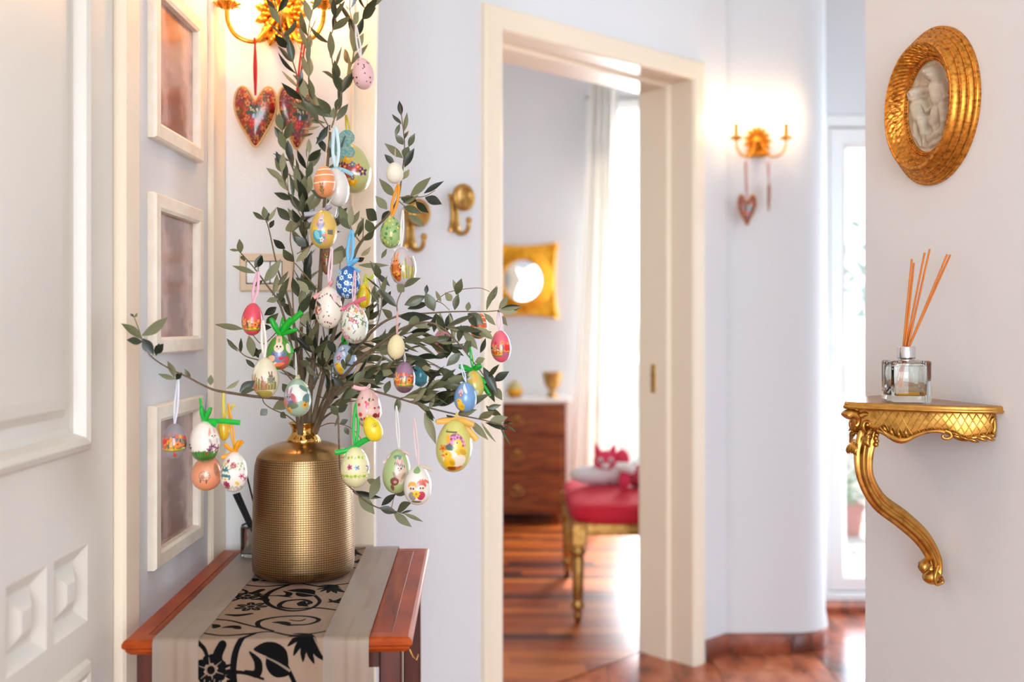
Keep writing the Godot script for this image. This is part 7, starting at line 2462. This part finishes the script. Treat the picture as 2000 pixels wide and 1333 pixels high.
# letters as strokes in a running hand, on a grid 0..1 wide
func script_line(img: Image, asp: float, word: String, from: Vector2, size: float, col: Color) -> void:
	var shapes := {
		"h": [[0.05, 0.0], [0.1, 1.5], [0.2, 1.4], [0.12, 0.1], [0.3, 0.75], [0.5, 0.6], [0.5, 0.0], [0.75, 0.2]], "e": [[0.0, 0.3], [0.4, 0.5], [0.3, 0.8], [0.1, 0.5], [0.2, 0.05], [0.6, 0.2]], "l": [[0.0, 0.2], [0.3, 1.2], [0.2, 1.5], [0.1, 1.2], [0.15, 0.1], [0.45, 0.15]],
		"o": [[0.4, 0.75], [0.1, 0.6], [0.1, 0.15], [0.4, 0.05], [0.5, 0.5], [0.35, 0.75]], "s": [[0.6, 1.3], [0.3, 1.5], [0.1, 1.1], [0.5, 0.6], [0.45, 0.1], [0.0, 0.1]], "p": [[0.1, 0.7], [0.05, -0.7], [0.1, 0.5], [0.35, 0.8], [0.5, 0.4], [0.2, 0.0], [0.7, 0.15]], "r": [[0.0, 0.1], [0.15, 0.8], [0.4, 0.7], [0.35, 0.1], [0.6, 0.15]],
		"i": [[0.0, 0.2], [0.15, 0.75], [0.18, 0.05], [0.4, 0.2]], "n": [[0.0, 0.1], [0.1, 0.75], [0.12, 0.05], [0.35, 0.75], [0.5, 0.5], [0.5, 0.05], [0.7, 0.2]], "g": [[0.45, 0.7], [0.15, 0.65], [0.1, 0.15], [0.4, 0.1], [0.45, 0.7], [0.4, -0.6], [0.1, -0.6], [0.4, -0.1], [0.7, 0.2]],
	}
	var x := from.x
	for ch in word:
		var pts := []
		var right := 0.0
		for q in shapes[ch]:
			pts.append(Vector2(x + q[0] * size, from.y + q[1] * size))
			right = maxf(right, q[0])
		pline(img, asp, pts, 0.024, col)
		x += right * size * 0.95


func egg_shape(asp: float, point: float) -> ArrayMesh:      # half width 1, half height asp
	var key := "%.2f %.2f" % [asp, point]
	if not egg_meshes.has(key):
		var prof := []
		var widest := 0.0
		for i in 25:
			var y := -cos(PI * i / 24.0)
			var r := sqrt(maxf(0.0, 1.0 - y * y)) * (1.0 - point * y)
			widest = maxf(widest, r)
			prof.append(Vector2(maxf(r, 0.0001), y))
		for i in 25:
			prof[i] = Vector2(prof[i].x / widest, prof[i].y * asp)
		egg_meshes[key] = done(lathe(begin(), prof, 36))
	return egg_meshes[key]


# spec: px, py, width px, height px, depth, tilt (degrees, top to the right), print, ground colour, label; hang: pixel the ribbon goes up to; ribbon colour and width px; bow: list of loops and ends [dx, dy, width px] from the egg's top
func egg(px: float, py: float, w: float, h: float, z: float, tilt: float, style: String, ground: Color, label: String, hang: Array, rib: Color, rib_w: float, bow := [], bow_col := Color(1, 1, 1)) -> void:
	var k := z / F
	var asp := h / w
	var turn := Basis(Vector3.BACK, -deg_to_rad(tilt))
	var c := at(px, py, z)
	var t := thing("hanging_egg", label, "easter egg", c - turn.y * h / 2 * k, turn, "painted eggs hung in the olive branches")
	var shell := obj("shell", egg_shape(asp, 0.11 if asp < 1.75 else 0.02), paint_egg(style, ground, asp), t, Transform3D(Basis.from_scale(Vector3.ONE * w / 2 * k), Vector3(0, h / 2 * k, 0)))
	shell.name = "shell"
	var inv := t.transform.affine_inverse()
	var top := Vector3(0, h * k - 0.0004, 0)
	var ribbon := mat(rib, 0.45)
	ribbon.backlight_enabled = true
	ribbon.backlight = Color(0.3, 0.3, 0.3)
	var up: Vector3 = inv * at(hang[0], hang[1], hang[2] if hang.size() > 2 else z + 0.004)
	var s := begin()
	var view := inv.basis * Vector3.RIGHT
	for sd in [-1, 1]:
		var spread: float = maxf(1.2, rib_w * 0.55) * k * sd
		band(s, spline([top, top.lerp(up, 0.4) + Vector3(spread, 0, 0.0015 * sd), top.lerp(up, 0.85) + Vector3(spread * 0.6, 0, 0.002 * sd), up + Vector3(0, 0.0015, 0)], 6), rib_w * k * 0.62, view, 0.0003)
	obj("hanging_ribbon", done(s), ribbon, t)
	if bow.size():
		var bm := mat(bow_col, 0.4)
		bm.backlight_enabled = true
		bm.backlight = Color(0.35, 0.35, 0.35)
		s = begin()
		ball(s, top + Vector3(0, 0.001, 0.0015), Vector3(2.6, 2.4, 2.4) * k, 10)
		for b in bow:
			var e: Vector3 = inv.basis * Vector3(b[0] * k, -b[1] * k, 0.006)
			var side: Vector3 = Vector3(-e.y, e.x, 0).normalized() * b[2] * k * 0.35
			var wide: float = b[2] * k
			if b.size() > 3:      # a loop
				band(s, spline([top, top + e * 0.5 + side, top + e + side * 0.4, top + e - side * 0.6, top + e * 0.5 - side, top], 6), wide * 0.62, Vector3(side.x, side.y, 0.0).normalized() * 0.35 + Vector3(0, 0, 1), 0.0003)
				band(s, spline([top, top + e * 0.55 + side * 0.3 + Vector3(0, 0, 0.003), top + e + Vector3(0, 0, 0.001)], 6), wide * 0.75, side, 0.0003)
			else:
				band(s, spline([top, top + e * 0.5 + side * 0.6, top + e], 6), wide, side, 0.0003)
		obj("bow", done(s), bm, t)


func build_eggs() -> void:
	var white := Color(0.88, 0.86, 0.84)
	var pinkish := Color(0.90, 0.72, 0.74)
	var green := Color(0.06, 0.66, 0.14)
	var clear_blue := Color(0.62, 0.78, 0.86)
	egg(709, 144, 42, 62, 1.80, -8, "brown_dots", Color(0.88, 0.72, 0.72), "pale pink egg with small brown dots hanging highest, right of the upright shoots", [695, 52], white, 6)
	egg(634, 355, 43, 62, 1.70, 0, "stripes", Color(0.90, 0.58, 0.36), "orange egg with white stripes high in the middle, in front of a white egg", [642, 248], Color(0.90, 0.78, 0.58), 1.6)
	egg(659, 366, 46, 76, 1.745, -4, "pearl", Color(0.86, 0.85, 0.82), "plain pearly white egg just behind the orange striped egg", [655, 250], Color(0.80, 0.90, 0.93), 11, [[34, 14, 8], [-14, 4, 7], [12, 6, 8, 1]], Color(0.62, 0.80, 0.84))
	egg(690, 330, 68, 97, 1.865, -8, "flower_basket", Color(0.72, 0.72, 0.46), "large pale green egg with a printed flower basket behind the white egg", [676, 226], Color(0.80, 0.74, 0.22), 6)
	egg(771, 338, 34, 42, 1.715, 0, "eggshell_fine", Color(0.90, 0.88, 0.80), "small plain off-white egg near the tip of the right shoot", [772, 292], Color(0.82, 0.74, 0.66), 1.4)
	egg(632, 448, 53, 77, 1.69, 2, "cup_bunny", Color(0.84, 0.70, 0.32), "yellow egg with a pastel bunny sitting in a blue cup", [650, 385], Color(0.80, 0.80, 0.74), 1.6, [[-38, 10, 9], [-30, 24, 8], [14, -6, 9, 1]], Color(0.66, 0.64, 0.68))
	egg(764, 454, 43, 63, 1.70, 3, "speckle_green", Color(0.58, 0.70, 0.42), "speckled green egg on an orange ribbon beside the coat hooks", [778, 362], Color(0.90, 0.58, 0.06), 9)
	egg(787, 521, 52, 76, 1.68, -5, "glass_bunny", Color(0.84, 0.80, 0.80, 0.62), "milky clear egg with an orange bunny print under the speckled green egg", [787, 412], Color(0.92, 0.90, 0.86), 5, [[-14, 6, 6], [12, 8, 6]], Color(0.88, 0.84, 0.84))
	egg(680, 552, 48, 65, 1.665, 3, "daisies", Color(0.05, 0.38, 0.66), "bright blue egg with small white flowers", [687, 452], Color(0.42, 0.72, 0.88), 10, [[18, -14, 9, 1], [-20, 12, 6], [24, 12, 5]], Color(0.42, 0.72, 0.88))
	egg(711, 578, 29, 48, 1.68, 4, "tulip_stripes", Color(0.93, 0.80, 0.10), "small yellow and green striped egg right of the blue egg", [714, 540], Color(0.82, 0.84, 0.30), 5, [[18, -16, 6], [4, -18, 5]], Color(0.82, 0.84, 0.30))
	egg(642, 601, 53, 83, 1.63, 0, "robin", Color(0.90, 0.86, 0.80), "cream egg with a printed robin, left below the blue egg", [648, 485], Color(0.90, 0.78, 0.80), 6, [[-28, 22, 8], [8, -10, 7, 1]], Color(0.90, 0.62, 0.62))
	egg(692, 633, 54, 78, 1.635, -3, "meadow", Color(0.86, 0.86, 0.80), "white egg printed all over with a flower meadow and a pink bow", [693, 530], Color(0.88, 0.72, 0.76), 5, [[26, -12, 8], [-26, 10, 9], [-12, 5, 9, 1], [12, 4, 9, 1]], Color(0.86, 0.42, 0.50))
	egg(493, 624, 41, 64, 1.60, 3, "garden", Color(0.86, 0.26, 0.34), "red pink egg with a bunny garden print in front of the switch plate", [504, 533], Color(0.92, 0.70, 0.76), 9)
	egg(546, 689, 50, 68, 1.60, 2, "green_rabbit", Color(0.28, 0.56, 0.14), "green egg with a dressed rabbit and a bright green bow", [552, 622], green, 5, [[-16, -32, 11, 1], [24, -32, 12], [44, -46, 11], [34, -12, 9, 1], [26, 34, 8]], green)
	egg(518, 738, 52, 80, 1.585, -2, "hay_rabbits", Color(0.88, 0.84, 0.72), "cream egg with brown rabbits in hay, overlapping the green rabbit egg", [513, 628], Color(0.93, 0.90, 0.84), 8)
	egg(581, 777, 53, 75, 1.60, -3, "mint_rabbit", Color(0.62, 0.72, 0.62), "mint green egg with a rabbit and flowers, low in front of the stems", [577, 690], Color(0.86, 0.86, 0.84), 3, [[8, -4, 8], [24, 16, 4]], Color(0.88, 0.84, 0.68))
	egg(774, 678, 34, 48, 1.565, 3, "eggshell_fine", Color(0.88, 0.82, 0.64), "small plain cream egg on a pink thread right of the middle", [776, 610], Color(0.88, 0.66, 0.62), 3)
	egg(790, 738, 42, 61, 1.575, 2, "garden_small", Color(0.56, 0.42, 0.52), "mauve egg with an orange bunny garden below the small cream egg", [790, 690], Color(0.84, 0.80, 0.84), 3)
	egg(719, 798, 52, 78, 1.60, -3, "berries", Color(0.88, 0.72, 0.68), "pale pink egg with red berries right of the vase neck", [722, 752], Color(0.90, 0.74, 0.74), 5, [[-26, -4, 8], [22, 14, 4]], Color(0.92, 0.72, 0.72))
	egg(728, 838, 36, 52, 1.575, -24, "smile", Color(0.93, 0.82, 0.08), "small tilted bright yellow egg with a smiling face", [726, 770], Color(0.92, 0.82, 0.60), 2, [[26, 24, 8], [20, 8, 6]], Color(0.94, 0.88, 0.50))
	egg(694, 913, 57, 80, 1.585, 0, "dot_rows", Color(0.90, 0.87, 0.66), "cream egg with rows of green dots and a green ribbon, right of the vase", [696, 790], Color(0.16, 0.74, 0.30), 9, [[-38, 10, 10], [24, -16, 10], [40, -22, 10]], Color(0.10, 0.70, 0.24))
	egg(775, 921, 54, 87, 1.58, 6, "sack_rabbit", Color(0.66, 0.74, 0.50), "pale green egg with a rabbit and sack, left of the white mice egg", [774, 795], Color(0.86, 0.86, 0.84), 5, [[-30, 26, 7], [-22, 16, 7, 1], [22, 10, 6, 1]], Color(0.88, 0.74, 0.74))
	egg(816, 949, 55, 76, 1.56, 2, "mice", Color(0.92, 0.90, 0.86), "white egg with two little mice, lowest on the right", [809, 820], Color(0.88, 0.78, 0.78), 6, [[28, 6, 8], [-18, 10, 7]], Color(0.84, 0.78, 0.70))
	egg(887, 871, 71, 104, 1.52, 3, "chicks", Color(0.80, 0.78, 0.42), "largest yellow green egg with printed chicks, at the right before the door casing", [893, 808], Color(0.90, 0.78, 0.40), 4, [[-36, 4, 13, 1], [-24, 34, 11], [36, 10, 15, 1], [42, 40, 12], [30, 8, 12]], Color(0.92, 0.70, 0.34))
	egg(909, 776, 45, 59, 1.535, 2, "blue_chick", Color(0.42, 0.60, 0.78), "light blue egg with a chick above the large yellow egg", [901, 712], Color(0.80, 0.88, 0.90), 4)
	egg(926, 752, 40, 58, 1.57, -4, "leafy", Color(0.76, 0.72, 0.36), "olive yellow egg with green bow ends behind the light blue egg", [918, 680], green, 4, [[-26, -8, 12, 1], [16, -10, 12, 1], [24, 26, 7], [34, 50, 6]], Color(0.04, 0.62, 0.16))
	egg(978, 677, 40, 63, 1.63, -3, "pink_garden", Color(0.88, 0.38, 0.46), "pink egg with flowers hanging from the right branch tip beside the mirror", [975, 610], Color(0.90, 0.80, 0.84), 7)
	egg(936, 638, 34, 50, 1.70, 8, "stripes", Color(0.93, 0.42, 0.14), "orange egg half hidden by dark leaves left of the pink egg at the right tip", [934, 600], white, 2)
	egg(866, 668, 40, 52, 1.68, 0, "berries", Color(0.86, 0.58, 0.62), "dusky pink egg hidden deep among the right leaves", [862, 628], Color(0.88, 0.50, 0.60), 5)
	egg(674, 704, 46, 62, 1.70, 0, "blue_chick", Color(0.66, 0.74, 0.84), "blue and white egg with a green ribbon end, hidden behind the meadow egg", [672, 655], green, 8, [[4, 34, 8]], Color(0.16, 0.62, 0.08))
	egg(821, 732, 32, 48, 1.68, 0, "pearl", Color(0.16, 0.52, 0.60), "teal egg half hidden behind the mauve bunny garden egg", [822, 695], clear_blue, 4)
	egg(341, 862, 47, 69, 1.48, 0, "clear_garden", Color(0.66, 0.64, 0.68, 0.45), "clear greyish egg with a bunny garden, leftmost of all, before the lowest glass frame", [348, 742], Color(0.86, 0.86, 0.90), 7)
	egg(400, 863, 59, 80, 1.49, -1, "grass", Color(0.93, 0.89, 0.84), "white egg with a green grass border and green bow, second from the left", [404, 770], Color(0.45, 0.42, 0.36), 1.4, [[-4, -28, 9, 1], [14, -26, 9, 1], [26, 6, 12], [72, 2, 10], [-6, -46, 5]], Color(0.10, 0.72, 0.22))
	egg(437, 838, 24, 46, 1.52, 0, "tulip_stripes", Color(0.88, 0.72, 0.10), "small yellow striped egg peeping out behind the grass egg", [436, 764], Color(0.90, 0.84, 0.40), 5, [[2, -48, 5], [24, -26, 6]], Color(0.90, 0.82, 0.36))
	egg(404, 924, 58, 70, 1.51, 8, "sheep", Color(0.90, 0.58, 0.42), "peach orange egg with a sheep drawing under the grass egg", [416, 820], Color(0.93, 0.58, 0.10), 4, [[16, -4, 7], [10, 12, 6]], Color(0.94, 0.58, 0.10))
	egg(457, 922, 53, 79, 1.50, 3, "spring", Color(0.92, 0.89, 0.84), "white egg with lettering and magenta flowers left of the vase", [446, 790], Color(0.93, 0.64, 0.10), 6, [[10, -22, 9, 1], [18, -22, 8], [-24, 10, 9], [-18, -16, 8]], Color(0.93, 0.62, 0.08))
	egg(638, 508, 22, 58, 1.80, 0, "brown_flowers", Color(0.52, 0.36, 0.22), "narrow brown flowered egg behind the stem under the cup bunny egg", [640, 468], white, 3)
	# cloth butterfly beside the large pale green egg
	var b := thing("cloth_butterfly", "small blue green cloth butterfly above the large pale green egg", "butterfly ornament", at(668, 284, 1.755))
	var teal := mat(Color(1, 1, 1), 0.8)
	teal.albedo_texture = noise_tex(0.04, [Color(0.20, 0.42, 0.48), Color(0.44, 0.62, 0.60), Color(0.70, 0.62, 0.46)], 90, 128, 3)
	triplanar(teal, Vector3(30, 30, 30))
	for w in [[-0.012, 0.006, 0.020, 0.014, 0.5], [0.006, 0.012, 0.022, 0.016, 0.7], [-0.006, -0.012, 0.018, 0.010, -0.6], [0.010, -0.008, 0.018, 0.012, -0.9]]:
		var outline := []
		for j in 18:
			var a := TAU * j / 18.0
			outline.append(Vector2(w[0], w[1]) + Vector2(cos(a) * w[2] * 0.75, sin(a) * w[3] * 0.8 * (1.0 + 0.2 * cos(a))).rotated(w[4]))
		obj("wing", done(pillow(begin(), outline, 0.004, Transform3D(Basis(Vector3.UP, 0.3 * signf(w[0])), Vector3.ZERO))), teal, b)
	obj("body", done(tube(begin(), [Vector3(-0.008, -0.018, 0.003), Vector3(0, 0, 0.004), Vector3(0.006, 0.016, 0.003)], [0.001, 0.002, 0.001], 8)), mat(Color(0.30, 0.34, 0.30), 0.8), b)
